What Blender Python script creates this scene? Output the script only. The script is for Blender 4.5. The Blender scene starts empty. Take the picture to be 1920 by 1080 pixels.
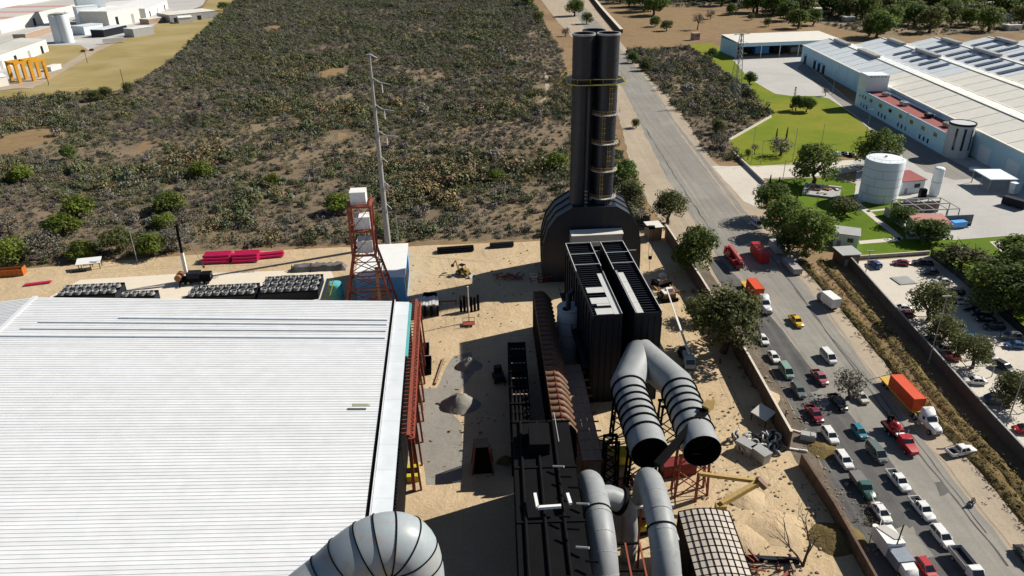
import bpy, bmesh, math, random
import numpy as np
from mathutils import Vector, Matrix, noise as mnoise

R_ = math.radians
SC = bpy.context.scene
COL = SC.collection
random.seed(7)
rng = np.random.default_rng(7)

# ------------------------------------------------------------------ camera
CAM_H, CAM_F, CAM_PITCH, CAM_ROLL = 88.0, 1390.0, R_(26.7), R_(1.0)
_r0 = Vector((1, 0, 0))
_u0 = Vector((0, math.sin(CAM_PITCH), math.cos(CAM_PITCH)))
FW = Vector((0, math.cos(CAM_PITCH), -math.sin(CAM_PITCH)))
RT = _r0 * math.cos(CAM_ROLL) - _u0 * math.sin(CAM_ROLL)
UP = _u0 * math.cos(CAM_ROLL) + _r0 * math.sin(CAM_ROLL)
CPOS = Vector((0, 0, CAM_H))
cd = bpy.data.cameras.new('camera')
cd.sensor_width = 36.0
cd.lens = CAM_F / 1920.0 * 36.0
cd.clip_start = 0.5
cd.clip_end = 20000
cam = bpy.data.objects.new('camera', cd)
COL.objects.link(cam)
m3 = Matrix((RT, UP, -FW)).transposed()
cam.matrix_world = Matrix.Translation(CPOS) @ m3.to_4x4()
SC.camera = cam

# ------------------------------------------------------------------ light
SUN_EL, SUN_AZ = 37.0, 22.0          # the sun stands to the right and a little beyond the plant
w = bpy.data.worlds.new('World')
SC.world = w
w.use_nodes = True
nt = w.node_tree
nt.nodes.clear()
sky = nt.nodes.new('ShaderNodeTexSky')
sky.sky_type = 'NISHITA'
sky.sun_disc = False
sky.sun_elevation = R_(SUN_EL)
sky.sun_rotation = R_(90 - SUN_AZ)
sky.altitude = 1800
bg = nt.nodes.new('ShaderNodeBackground')
bg.inputs[1].default_value = 0.05
wo = nt.nodes.new('ShaderNodeOutputWorld')
nt.links.new(sky.outputs[0], bg.inputs[0])
nt.links.new(bg.outputs[0], wo.inputs[0])
sl = bpy.data.lights.new('sun', 'SUN')
sl.energy = 4.9
sl.angle = R_(0.53)
sl.color = (1.0, 0.94, 0.84)
sun = bpy.data.objects.new('sun', sl)
COL.objects.link(sun)
_sd = Vector((math.cos(R_(SUN_EL)) * math.cos(R_(SUN_AZ)), math.cos(R_(SUN_EL)) * math.sin(R_(SUN_AZ)), math.sin(R_(SUN_EL))))
sun.rotation_euler = _sd.to_track_quat('Z', 'Y').to_euler()
sun.location = (200, 100, 200)
vs = SC.view_settings
vs.view_transform = 'Standard'
vs.look = 'None'
vs.exposure = 0.45
vs.gamma = 1.0
vs.use_curve_mapping = False
SC.cycles.max_bounces = 5
SC.cycles.diffuse_bounces = 2
SC.cycles.glossy_bounces = 2
SC.cycles.transmission_bounces = 3
SC.cycles.transparent_max_bounces = 4
SC.cycles.use_adaptive_sampling = True
SC.cycles.adaptive_threshold = 0.02
SC.cycles.use_denoising = True

# ------------------------------------------------------------------ helpers
def at(x, y, z=0.0):
    """ground (or height z) point seen at a 1920x1080 position of the photograph"""
    d = FW * CAM_F + RT * (x - 960) - UP * (y - 540)
    return CPOS + d * ((z - CAM_H) / d.z)

def atd(x, y, Y):
    d = FW * CAM_F + RT * (x - 960) - UP * (y - 540)
    return CPOS + d * (Y / d.y)

def hgt(xb, yb, yt):
    """height of an upright thing whose foot is at (xb,yb) and whose top is on picture row yt"""
    b = at(xb, yb)
    lo, hi = 0.0, 87.0
    for _ in range(40):
        m = (lo + hi) / 2
        p = Vector((b.x, b.y, m)) - CPOS
        if 540 - CAM_F * p.dot(UP) / p.dot(FW) > yt:
            lo = m
        else:
            hi = m
    return lo

SITE = R_(4.5)                        # the plant's axes are turned a little against the view
SU = Vector((math.cos(SITE), math.sin(SITE), 0))
SV = Vector((-math.sin(SITE), math.cos(SITE), 0))

class MB:
    """collects shapes into one mesh"""
    def __init__(s):
        s.v, s.f = [], []
    def add(s, vs, fs):
        o = len(s.v)
        s.v += [tuple(p) for p in vs]
        s.f += [tuple(i + o for i in f) for f in fs]
        return s
    def box(s, c, d, rz=0.0, tilt=None):
        hx, hy, hz = d[0] / 2, d[1] / 2, d[2] / 2
        vs = [Vector((a * hx, b * hy, e * hz)) for e in (-1, 1) for b in (-1, 1) for a in (-1, 1)]
        m = Matrix.Rotation(rz, 3, 'Z')
        if tilt:
            m = m @ Matrix.Rotation(tilt[1], 3, tilt[0])
        c = Vector(c)
        return s.add([m @ p + c for p in vs], [(0, 2, 3, 1), (4, 5, 7, 6), (0, 1, 5, 4), (2, 6, 7, 3), (0, 4, 6, 2), (1, 3, 7, 5)])
    def b6(s, x0, y0, z0, x1, y1, z1):
        return s.box(((x0 + x1) / 2, (y0 + y1) / 2, (z0 + z1) / 2), (abs(x1 - x0), abs(y1 - y0), abs(z1 - z0)))
    def beam(s, p, q, wd=0.2, ht=None):
        ht = ht or wd
        p, q = Vector(p), Vector(q)
        d = (q - p)
        if d.length < 1e-6:
            return s
        d.normalize()
        up = Vector((0, 0, 1)) if abs(d.z) < 0.95 else Vector((0, 1, 0))
        a = d.cross(up).normalized() * wd / 2
        b = a.cross(d).normalized() * ht / 2
        vs = [p - a - b, p + a - b, p + a + b, p - a + b, q - a - b, q + a - b, q + a + b, q - a + b]
        return s.add(vs, [(0, 3, 2, 1), (4, 5, 6, 7), (0, 1, 5, 4), (1, 2, 6, 5), (2, 3, 7, 6), (3, 0, 4, 7)])
    def tube(s, pts, rad, n=12, cap=True, closed=False):
        pts = [Vector(p) for p in pts]
        k = len(pts)
        if not hasattr(rad, '__len__'):
            rad = [rad] * k
        ref = None
        vs, fs = [], []
        for i, p in enumerate(pts):
            if i == 0: t = pts[1] - p
            elif i == k - 1: t = p - pts[i - 1]
            else: t = (pts[i + 1] - p).normalized() + (p - pts[i - 1]).normalized()
            t.normalize()
            if ref is None:
                ref = Vector((0, 0, 1)) if abs(t.z) < 0.9 else Vector((1, 0, 0))
            a = (ref - t * ref.dot(t)).normalized()
            ref = a
            b = t.cross(a)
            for j in range(n):
                an = 2 * math.pi * j / n
                vs.append(p + (a * math.cos(an) + b * math.sin(an)) * rad[i])
        for i in range(k - 1):
            for j in range(n):
                fs.append((i * n + j, i * n + (j + 1) % n, (i + 1) * n + (j + 1) % n, (i + 1) * n + j))
        if cap:
            fs.append(tuple(range(n - 1, -1, -1)))
            fs.append(tuple((k - 1) * n + j for j in range(n)))
        return s.add(vs, fs)
    def cyl(s, c, r, h, n=16, r2=None, cap=True):
        c = Vector(c)
        return s.tube([c, c + Vector((0, 0, h))], [r, r if r2 is None else r2], n, cap)
    def lathe(s, prof, c=(0, 0, 0), n=20):
        c = Vector(c)
        vs, fs = [], []
        for r, z in prof:
            for j in range(n):
                an = 2 * math.pi * j / n
                vs.append(c + Vector((r * math.cos(an), r * math.sin(an), z)))
        for i in range(len(prof) - 1):
            for j in range(n):
                fs.append((i * n + j, i * n + (j + 1) % n, (i + 1) * n + (j + 1) % n, (i + 1) * n + j))
        return s.add(vs, fs)
    def prism(s, poly, z0, z1):
        n = len(poly)
        vs = [Vector((p[0], p[1], z0)) for p in poly] + [Vector((p[0], p[1], z1)) for p in poly]
        return s.add(vs, [tuple(range(n - 1, -1, -1)), tuple(range(n, 2 * n))] + [(i, (i + 1) % n, n + (i + 1) % n, n + i) for i in range(n)])
    def extr(s, loop, vec):
        """closed 3d loop extruded along a vector"""
        n = len(loop)
        vec = Vector(vec)
        vs = [Vector(p) for p in loop] + [Vector(p) + vec for p in loop]
        return s.add(vs, [tuple(range(n - 1, -1, -1)), tuple(range(n, 2 * n))] + [(i, (i + 1) % n, n + (i + 1) % n, n + i) for i in range(n)])
    def loft(s, secs, cap=True):
        n = len(secs[0])
        vs = [Vector(p) for q in secs for p in q]
        fs = []
        for i in range(len(secs) - 1):
            for j in range(n):
                fs.append((i * n + j, i * n + (j + 1) % n, (i + 1) * n + (j + 1) % n, (i + 1) * n + j))
        if cap:
            fs.append(tuple(range(n - 1, -1, -1)))
            fs.append(tuple((len(secs) - 1) * n + j for j in range(n)))
        return s.add(vs, fs)
    def quad(s, a, b, c, d):
        return s.add([a, b, c, d], [(0, 1, 2, 3)])
    def ball(s, c, r, n=8, m=6, sq=(1, 1, 1)):
        c = Vector(c)
        vs, fs = [], []
        for i in range(m + 1):
            th = math.pi * i / m
            for j in range(n):
                ph = 2 * math.pi * j / n
                vs.append(c + Vector((r * sq[0] * math.sin(th) * math.cos(ph), r * sq[1] * math.sin(th) * math.sin(ph), r * sq[2] * math.cos(th))))
        for i in range(m):
            for j in range(n):
                fs.append((i * n + j, (i + 1) * n + j, (i + 1) * n + (j + 1) % n, i * n + (j + 1) % n))
        return s.add(vs, fs)
    def mesh(s, name, mat, smooth=False, off=None):
        me = bpy.data.meshes.new(name)
        vs = s.v if off is None else [(a[0] - off[0], a[1] - off[1], a[2] - off[2]) for a in s.v]
        me.from_pydata(vs, [], s.f)
        bm = bmesh.new()
        bm.from_mesh(me)
        bmesh.ops.recalc_face_normals(bm, faces=bm.faces)
        bm.to_mesh(me)
        bm.free()
        if mat is not None:
            me.materials.append(mat)
        if smooth:
            me.shade_smooth()
            try:
                me.set_sharp_from_angle(angle=R_(40))
            except Exception:
                pass
        return me
    def build(s, name, mat, parent=None, smooth=False):
        """verts are in the parent thing's own frame"""
        o = bpy.data.objects.new(name, s.mesh(name, mat, smooth))
        COL.objects.link(o)
        if parent is not None:
            o.parent = parent
        return o
    def wbuild(s, name, mat, parent, smooth=False):
        """verts are world positions; parent chain is an unrotated Empty"""
        r = parent
        while r.parent is not None:
            r = r.parent
        o = bpy.data.objects.new(name, s.mesh(name, mat, smooth, off=r.location))
        COL.objects.link(o)
        o.parent = parent
        return o
    def solo(s, name, mat, loc, smooth=False):
        """world verts, own top-level object at loc"""
        o = bpy.data.objects.new(name, s.mesh(name, mat, smooth, off=loc))
        COL.objects.link(o)
        o.location = loc
        return o

def tag(o, label=None, cat=None, group=None, kind=None):
    if label: o['label'] = label
    if cat: o['category'] = cat
    if group: o['group'] = group
    if kind: o['kind'] = kind
    return o

def thing(name, label, cat, loc=(0, 0, 0), rz=0.0, group=None):
    o = bpy.data.objects.new(name, None)
    COL.objects.link(o)
    o.empty_display_size = 0.5
    o.location = loc
    o.rotation_euler = (0, 0, rz)
    return tag(o, label, cat, group)

KIDS = {}
def copy_tree(o, parent=None):
    c = o.copy()
    COL.objects.link(c)
    c.parent = parent
    for ch in o.children:
        copy_tree(ch, c)
    return c

def dup(root, loc, rz=0.0, label=None, group=None, sc=None):
    c = copy_tree(root)
    c.location = loc
    c.rotation_euler = (0, 0, rz)
    if sc is not None:
        c.scale = sc if hasattr(sc, '__len__') else (sc, sc, sc)
    if label: c['label'] = label
    if group: c['group'] = group
    return c

# ------------------------------------------------------------------ materials
def _new(name):
    m = bpy.data.materials.new(name)
    m.use_nodes = True
    n = m.node_tree.nodes
    p = n['Principled BSDF']
    return m, m.node_tree, n, p

def _noise(t, vec, scale, detail=5, rough=0.6, dist=0.0):
    nn = t.nodes.new('ShaderNodeTexNoise')
    nn.inputs['Scale'].default_value = scale
    nn.inputs['Detail'].default_value = detail
    nn.inputs['Roughness'].default_value = rough
    nn.inputs['Distortion'].default_value = dist
    t.links.new(vec, nn.inputs['Vector'])
    return nn.outputs['Fac']

def _ramp(t, fac, stops):
    r = t.nodes.new('ShaderNodeValToRGB')
    e = r.color_ramp.elements
    while len(e) < len(stops):
        e.new(0.5)
    for k, (p, c) in zip(e, stops):
        k.position = p
        k.color = (c[0], c[1], c[2], 1)
    t.links.new(fac, r.inputs[0])
    return r.outputs[0]

def _mix(t, fac, a, b, mode='MIX'):
    m = t.nodes.new('ShaderNodeMix')
    m.data_type = 'RGBA'
    m.blend_type = mode
    for sock, val in ((m.inputs[0], fac), (m.inputs[6], a), (m.inputs[7], b)):
        if hasattr(val, 'is_output'):
            t.links.new(val, sock)
        elif hasattr(val, '__len__'):
            sock.default_value = (val[0], val[1], val[2], 1)
        else:
            sock.default_value = val
    return m.outputs[2]

def _pos(t):
    return t.nodes.new('ShaderNodeNewGeometry').outputs['Position']

def _bump(t, p, h, strength=0.4, dist=0.2):
    b = t.nodes.new('ShaderNodeBump')
    b.inputs['Strength'].default_value = strength
    b.inputs['Distance'].default_value = dist
    t.links.new(h, b.inputs['Height'])
    t.links.new(b.outputs[0], p.inputs['Normal'])

def mat(name, col, rough=0.75, var=0.18, scale=0.6, metal=0.0, col2=None, spec=0.35, bump=0.0, streak=False):
    """plain painted / metal / stone surface with blotchy wear"""
    m, t, n, p = _new(name)
    pos = _pos(t)
    vec = pos
    if streak:
        mp = n.new('ShaderNodeMapping')
        mp.inputs['Scale'].default_value = (1.0, 1.0, 0.12)
        t.links.new(pos, mp.inputs[0])
        vec = mp.outputs[0]
    f = _noise(t, vec, scale, 6, 0.65)
    f2 = _noise(t, vec, scale * 7, 4, 0.6)
    c0 = tuple(max(0.0, c * (1 - var)) for c in col)
    c1 = tuple(min(1.0, c * (1 + var)) for c in col)
    c2 = col2 or col
    o = _ramp(t, f, [(0.28, c0), (0.5, col), (0.72, c1)])
    if col2:
        f3 = _noise(t, vec, scale * 2.3, 6, 0.7, 0.5)
        k = _ramp(t, f3, [(0.53, (0, 0, 0)), (0.66, (1, 1, 1))])
        o = _mix(t, k, o, col2)
    o = _mix(t, 0.35, o, _ramp(t, f2, [(0.25, c0), (0.75, c1)]))
    t.links.new(o, p.inputs['Base Color'])
    p.inputs['Roughness'].default_value = rough
    p.inputs['Metallic'].default_value = metal
    p.inputs['Specular IOR Level'].default_value = spec
    if bump:
        _bump(t, p, f2, bump, 0.1)
    return m

def ground(name, cols, big=0.03, mid=0.25, fine=2.5, rough=0.95, bump=0.5, dist=0.3, stretch=None, track=None):
    """ground surface: broad patches, blotches and grain"""
    m, t, n, p = _new(name)
    pos = _pos(t)
    if stretch:
        mp = n.new('ShaderNodeMapping')
        mp.inputs['Scale'].default_value = stretch
        t.links.new(pos, mp.inputs[0])
        v2 = mp.outputs[0]
    else:
        v2 = pos
    a = _noise(t, pos, big, 4, 0.55, 0.6)
    b = _noise(t, v2, mid, 7, 0.68, 0.4)
    c = _noise(t, pos, fine, 5, 0.7)
    ra = _ramp(t, a, [(0.34, cols[0]), (0.5, cols[1]), (0.66, cols[2])])
    rb = _ramp(t, b, [(0.3, cols[0]), (0.52, cols[1]), (0.72, cols[3] if len(cols) > 3 else cols[2])])
    o = _mix(t, 0.55, ra, rb)
    g = _ramp(t, c, [(0.25, (0.72, 0.72, 0.72)), (0.75, (1.18, 1.18, 1.18))])
    o = _mix(t, 0.7, o, g, 'MULTIPLY')
    if track:
        mp = n.new('ShaderNodeMapping')
        mp.inputs['Rotation'].default_value = (0, 0, track[1])
        mp.inputs['Scale'].default_value = (track[0], track[0] * 0.03, 1)
        t.links.new(pos, mp.inputs[0])
        d = _noise(t, mp.outputs[0], 1.0, 4, 0.6)
        k = _ramp(t, d, [(0.4, (0, 0, 0)), (0.65, (1, 1, 1))])
        o = _mix(t, _mix(t, track[3], (0, 0, 0), k), o, track[2])
    t.links.new(o, p.inputs['Base Color'])
    p.inputs['Roughness'].default_value = rough
    p.inputs['Specular IOR Level'].default_value = 0.15
    _bump(t, p, b, bump, dist)
    return m

def leaf(name, dark, mid, light, trans=0.25):
    m, t, n, p = _new(name)
    g = n.new('ShaderNodeNewGeometry')
    oi = n.new('ShaderNodeObjectInfo')
    c = _ramp(t, g.outputs['Random Per Island'], [(0.0, dark), (0.55, mid), (1.0, light)])
    hs = n.new('ShaderNodeHueSaturation')
    mr = n.new('ShaderNodeMapRange')
    mr.inputs[3].default_value = 0.8
    mr.inputs[4].default_value = 1.25
    t.links.new(oi.outputs['Random'], mr.inputs[0])
    t.links.new(mr.outputs[0], hs.inputs['Value'])
    t.links.new(c, hs.inputs['Color'])
    t.links.new(hs.outputs[0], p.inputs['Base Color'])
    p.inputs['Roughness'].default_value = 0.7
    p.inputs['Specular IOR Level'].default_value = 0.2
    tr = n.new('ShaderNodeBsdfTranslucent')
    t.links.new(hs.outputs[0], tr.inputs[0])
    mx = n.new('ShaderNodeMixShader')
    mx.inputs[0].default_value = trans
    t.links.new(p.outputs[0], mx.inputs[1])
    t.links.new(tr.outputs[0], mx.inputs[2])
    t.links.new(mx.outputs[0], n['Material Output'].inputs[0])
    return m

def tinted_leaf(name, stops, trans=0.12):
    """scrub foliage: every bush takes its own tone from a per-instance value"""
    m, t, n, p = _new(name)
    at_ = n.new('ShaderNodeAttribute')
    at_.attribute_type = 'INSTANCER'
    at_.attribute_name = 'tint'
    g = n.new('ShaderNodeNewGeometry')
    c = _ramp(t, at_.outputs['Fac'], stops)
    v = _ramp(t, g.outputs['Random Per Island'], [(0.0, (0.62, 0.62, 0.62)), (0.6, (0.95, 0.95, 0.95)), (1.0, (1.4, 1.4, 1.38))])
    o = _mix(t, 1.0, c, v, 'MULTIPLY')
    t.links.new(o, p.inputs['Base Color'])
    p.inputs['Roughness'].default_value = 0.8
    p.inputs['Specular IOR Level'].default_value = 0.2
    return m

def paint(name, col, rough=0.35, metal=0.0):
    m, t, n, p = _new(name)
    f = _noise(t, _pos(t), 3.0, 4, 0.6)
    o = _ramp(t, f, [(0.3, tuple(c * 0.86 for c in col)), (0.7, tuple(min(1, c * 1.06) for c in col))])
    t.links.new(o, p.inputs['Base Color'])
    p.inputs['Roughness'].default_value = rough
    p.inputs['Metallic'].default_value = metal
    p.inputs['Coat Weight'].default_value = 0.3
    p.inputs['Coat Roughness'].default_value = 0.15
    return m
# ------------------------------------------------------------------ palette
G_BASE = ground('dry_land', [(0.16, 0.10, 0.055), (0.25, 0.165, 0.09), (0.34, 0.24, 0.14), (0.30, 0.24, 0.12)], 0.012, 0.09, 1.2)
G_SCRUB = ground('scrub_soil', [(0.12, 0.095, 0.062), (0.19, 0.145, 0.095), (0.33, 0.245, 0.14), (0.25, 0.195, 0.13)], 0.02, 0.22, 1.8, bump=1.0, dist=0.6)
G_FIELD = ground('dry_field_grass', [(0.23, 0.185, 0.07), (0.33, 0.26, 0.11), (0.44, 0.35, 0.20), (0.27, 0.235, 0.08)], 0.02, 0.07, 1.2, stretch=(0.4, 1.5, 1))
G_SAND = ground('yard_sand', [(0.42, 0.315, 0.185), (0.525, 0.40, 0.245), (0.59, 0.465, 0.30), (0.47, 0.37, 0.25)], 0.05, 0.16, 2.0, bump=0.9, dist=0.7, track=(0.35, R_(20), (0.44, 0.345, 0.235), 0.4))
G_DIRT = ground('road_dirt', [(0.34, 0.275, 0.20), (0.42, 0.345, 0.255), (0.49, 0.41, 0.31), (0.45, 0.38, 0.28)], 0.05, 0.3, 3.0, track=(0.55, 0.0, (0.30, 0.25, 0.19), 0.5))
G_ASPH = ground('worn_asphalt', [(0.22, 0.208, 0.185), (0.275, 0.26, 0.23), (0.35, 0.33, 0.29), (0.31, 0.295, 0.26)], 0.05, 0.35, 4.0, bump=0.15, dist=0.05, track=(0.9, 0.0, (0.18, 0.17, 0.155), 0.5))
G_ASPD = ground('dark_asphalt', [(0.06, 0.06, 0.062), (0.098, 0.096, 0.096), (0.17, 0.165, 0.155), (0.125, 0.12, 0.117)], 0.06, 0.3, 4.0, bump=0.15, dist=0.05, track=(0.7, 0.0, (0.20, 0.19, 0.17), 0.35))
G_CONC = ground('light_concrete', [(0.40, 0.385, 0.36), (0.47, 0.455, 0.43), (0.54, 0.52, 0.49), (0.44, 0.43, 0.41)], 0.03, 0.2, 3.0, bump=0.1, dist=0.05)
G_CONB = ground('parking_concrete', [(0.52, 0.47, 0.40), (0.60, 0.55, 0.47), (0.66, 0.61, 0.54), (0.55, 0.50, 0.44)], 0.04, 0.25, 3.0, bump=0.1, dist=0.05)
G_LAWN = ground('lawn', [(0.105, 0.16, 0.007), (0.16, 0.20, 0.009), (0.29, 0.235, 0.035), (0.20, 0.215, 0.014)], 0.022, 0.12, 3.0)
G_LAWN2 = ground('bright_lawn', [(0.07, 0.125, 0.005), (0.10, 0.165, 0.007), (0.135, 0.205, 0.01), (0.10, 0.17, 0.008)], 0.04, 0.3, 3.0)
G_VERGE = ground('verge_weeds', [(0.10, 0.07, 0.028), (0.17, 0.125, 0.05), (0.24, 0.18, 0.075), (0.15, 0.13, 0.045)], 0.1, 0.6, 3.0, bump=1.0, dist=0.5)
G_GRAV = ground('gravel_fines', [(0.20, 0.19, 0.165), (0.26, 0.245, 0.215), (0.32, 0.30, 0.265), (0.28, 0.265, 0.235)], 0.1, 0.5, 5.0)
G_VDIRT = ground('verge_dirt', [(0.11, 0.09, 0.07), (0.16, 0.13, 0.10), (0.24, 0.20, 0.155), (0.19, 0.16, 0.125)], 0.1, 0.6, 3.0, bump=0.9, dist=0.4)
G_ORANGE = ground('dry_orange_grass', [(0.19, 0.125, 0.065), (0.26, 0.175, 0.09), (0.20, 0.15, 0.085), (0.31, 0.22, 0.12)], 0.03, 0.2, 2.0)

def densify(pts, seg, jit, seed=0):
    out = []
    n = len(pts)
    for i in range(n):
        a, b = Vector(pts[i]), Vector(pts[(i + 1) % n])
        k = max(1, int((b - a).length / seg))
        for j in range(k):
            p = a.lerp(b, j / k)
            if jit:
                q = Vector((p.x * 0.12 + seed * 7.3, p.y * 0.12, seed))
                q2 = Vector((p.x * 0.5, p.y * 0.5 + seed * 3.1, seed))
                p = p + Vector((mnoise.noise(q) + 0.5 * mnoise.noise(q2), mnoise.noise(q + Vector((31, 0, 0))) + 0.5 * mnoise.noise(q2 + Vector((17, 0, 0))), 0)) * jit
            out.append(p)
    return out

_sh = [0]
def sheet(name, px, z, m, jit=0.0, seg=3.0, world=False, label=None):
    _sh[0] += 1
    pts = [Vector((p[0], p[1], 0)) for p in px] if world else [at(*p) for p in px]
    pts = densify([Vector((p.x, p.y, 0)) for p in pts], seg, jit, _sh[0]) if jit else pts
    bm = bmesh.new()
    vs = [bm.verts.new((p.x, p.y, z)) for p in pts]
    f = bm.faces.new(vs)
    bmesh.ops.triangulate(bm, faces=[f])
    bmesh.ops.recalc_face_normals(bm, faces=bm.faces)
    for f in bm.faces:
        if f.normal.z < 0:
            f.normal_flip()
    me = bpy.data.meshes.new(name)
    bm.to_mesh(me)
    bm.free()
    me.materials.append(m)
    o = bpy.data.objects.new(name, me)
    COL.objects.link(o)
    return tag(o, label, None, None, 'structure')

sheet('ground', [(-4000, -600), (4000, -600), (4000, 6000), (-4000, 6000)], 0.0, G_BASE, world=True)
P_SCRUB = [(-200, 520), (0, 505), (350, 470), (640, 458), (760, 455), (1000, 447), (1218, 424), (1175, 300), (1148, 265), (1075, 180), (1050, 90), (990, 0), (985, -40), (470, -40), (440, 0), (400, 45), (330, 105), (235, 168), (100, 183), (0, 188), (-200, 200)]
P_SCRUB2 = [(1172, 95), (1290, 88), (1330, 112), (1400, 168), (1446, 215), (1368, 262), (1395, 303), (1330, 296), (1285, 225), (1222, 150)]
sheet('scrub_soil', P_SCRUB, 0.02, G_SCRUB, 2.5, 5)
sheet('scrub_soil', P_SCRUB2, 0.02, G_SCRUB, 2.0, 5)
P_FIELD = [(-200, 205), (0, 188), (100, 183), (235, 168), (330, 105), (400, 45), (440, 0), (470, -40), (420, -40), (380, 15), (290, 45), (170, 95), (60, 165), (-200, 190)]
sheet('dry_field', P_FIELD, 0.03, G_FIELD, 2.0, 8)
sheet('factory_yard', [(-300, 175), (60, 165), (170, 97), (300, 42), (380, 10), (400, -30), (-300, -30)], 0.035, G_CONC, 0.6, 8)
sheet('factory_lawn', [(38, 122), (92, 85), (150, 84), (168, 95), (100, 132), (62, 128)], 0.055, G_FIELD, 0.8, 6)
sheet('factory_road', [(-300, 188), (0, 170), (75, 160), (180, 98), (262, 60), (258, 56), (170, 92), (70, 150), (0, 160), (-300, 176)], 0.06, G_DIRT, 0.4, 8)
sheet('dry_grass_strip', [(1040, 140), (1090, 105), (1100, 150), (1140, 230), (1170, 290), (1200, 350), (1225, 395), (1212, 400), (1165, 320), (1130, 260)], 0.045, G_ORANGE, 1.2, 4)
sheet('brown_pasture', [(1110, 0), (1300, 20), (1480, 30), (1480, 55), (1350, 62), (1290, 85), (1175, 95), (1150, 60)], 0.03, G_ORANGE, 2.0, 8)
sheet('brown_pasture', [(1545, 45), (1640, 60), (1800, 62), (1760, 75), (1660, 72), (1600, 80), (1550, 74)], 0.03, G_ORANGE, 2.0, 8)
sheet('wood_floor', [(1100, 2), (1200, 12), (1290, 14), (1390, 12), (1480, 30), (1560, 50), (1640, 66), (1760, 66), (1960, 62), (1980, -60), (1080, -60)], 0.036, G_SCRUB, 3.0, 8)
for q in ([(-20, 262), (30, 240), (90, 236), (120, 250), (60, 275), (10, 300), (-30, 300)], [(255, 290), (266, 268), (282, 262), (276, 284)], [(598, 150), (606, 130), (640, 124), (652, 140), (630, 154)], [(502, 68), (506, 46), (522, 40), (524, 62)], [(632, 262), (640, 248), (652, 250), (646, 268)]):
    sheet('dry_grass_clearing', q, 0.05, G_ORANGE, 3.0, 2)
sheet('footpath', [(1018, 132), (1026, 134), (1030, 160), (1024, 182), (1016, 200), (1010, 198), (1019, 178), (1023, 158)], 0.05, G_DIRT, 0.8, 2)
# the plant's yard
sheet('sand_yard', [(-400, 545), (0, 508), (360, 478), (640, 464), (760, 462), (1000, 453), (1205, 432), (1244, 428), (1305, 525), (1392, 680), (1482, 835), (1560, 940), (1625, 1085), (1900, 1900), (-400, 1900)], 0.04, G_SAND, 0.35, 3)
sheet('gravel_spread', [(757, 730), (820, 728), (835, 690), (850, 668), (882, 660), (890, 700), (866, 730), (850, 780), (868, 800), (866, 905), (800, 910), (795, 870), (757, 850)], 0.06, G_GRAV, 0.35, 2)
# road corridor
P_CORR = [(1640, 1100), (1482, 835), (1392, 680), (1305, 525), (1255, 435), (1215, 380), (1180, 300), (1163, 230), (1140, 165), (1105, 105), (1045, 40), (1000, -20), (1090, -20), (1110, 10), (1150, 62), (1205, 128), (1250, 172), (1290, 232), (1335, 300), (1375, 330), (1440, 400), (1505, 482), (1560, 540), (1610, 598), (1660, 660), (1710, 727), (1770, 797), (1840, 862), (1940, 975), (2050, 1100)]
sheet('road_shoulder', P_CORR, 0.05, G_DIRT, 0.7, 3)
sheet('road', [(1700, 1110), (1565, 850), (1470, 690), (1400, 570), (1345, 480), (1300, 415), (1248, 330), (1208, 250), (1176, 180), (1120, 90), (1063, 0), (1085, 0), (1160, 88), (1222, 160), (1268, 230), (1335, 315), (1395, 395), (1440, 445), (1510, 535), (1580, 622), (1640, 708), (1700, 790), (1780, 890), (1860, 990), (1955, 1110)], 0.062, G_ASPH, 0.5, 3)
sheet('verge_dirt', [(1250, 440), (1305, 530), (1395, 690), (1482, 840), (1640, 1100), (1672, 1100), (1600, 985), (1535, 860), (1478, 752), (1425, 655), (1355, 545), (1310, 480)], 0.066, G_VDIRT, 0.6, 1.5)
sheet('truck_lane', [(1650, 1110), (1600, 985), (1535, 860), (1478, 750), (1422, 650), (1362, 550), (1326, 490), (1352, 488), (1420, 562), (1490, 650), (1560, 740), (1640, 830), (1722, 930), (1815, 1060), (1850, 1110)], 0.072, G_ASPD, 0.5, 2.5)
sheet('road_patch', [(1520, 735), (1555, 722), (1575, 745), (1545, 765)], 0.08, G_ASPH, 0.5, 1.2)
sheet('road_patch', [(1660, 1000), (1700, 985), (1740, 1050), (1700, 1060)], 0.08, G_ASPH, 0.5, 1.2)
sheet('side_road', [(1335, 312), (1480, 310), (1560, 303), (1600, 300), (1606, 320), (1560, 330), (1480, 333), (1430, 335), (1445, 360), (1425, 392), (1395, 378), (1360, 340)], 0.075, G_CONB, 0.4, 3)
# the right-hand works: lawns, yards, parking
sheet('lawn', [(1288, 84), (1335, 80), (1374, 112), (1405, 148), (1431, 163), (1454, 176), (1483, 180), (1527, 180), (1555, 185), (1581, 202), (1602, 216), (1655, 264), (1640, 292), (1600, 289), (1540, 287), (1480, 309), (1430, 311), (1396, 313), (1368, 262), (1446, 216), (1400, 168), (1330, 112)], 0.05, G_LAWN, 0.4, 4)
sheet('service_yard', [(1374, 112), (1390, 106), (1500, 100), (1510, 116), (1604, 198), (1700, 252), (1770, 285), (1860, 305), (2000, 390), (2050, 470), (1920, 440), (1790, 450), (1700, 448), (1690, 372), (1600, 372), (1606, 320), (1600, 300), (1640, 292), (1655, 264), (1602, 216), (1581, 202), (1555, 185), (1527, 180), (1483, 180), (1454, 176), (1431, 163), (1405, 148)], 0.055, G_CONC, 0.0)
sheet('lawn', [(1436, 336), (1560, 332), (1606, 345), (1600, 372), (1690, 372), (1700, 448), (1790, 450), (1920, 440), (2060, 470), (2060, 700), (1920, 625), (1860, 570), (1800, 512), (1745, 478), (1590, 488), (1540, 440), (1480, 385)], 0.06, G_LAWN2, 0.3, 3)
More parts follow.
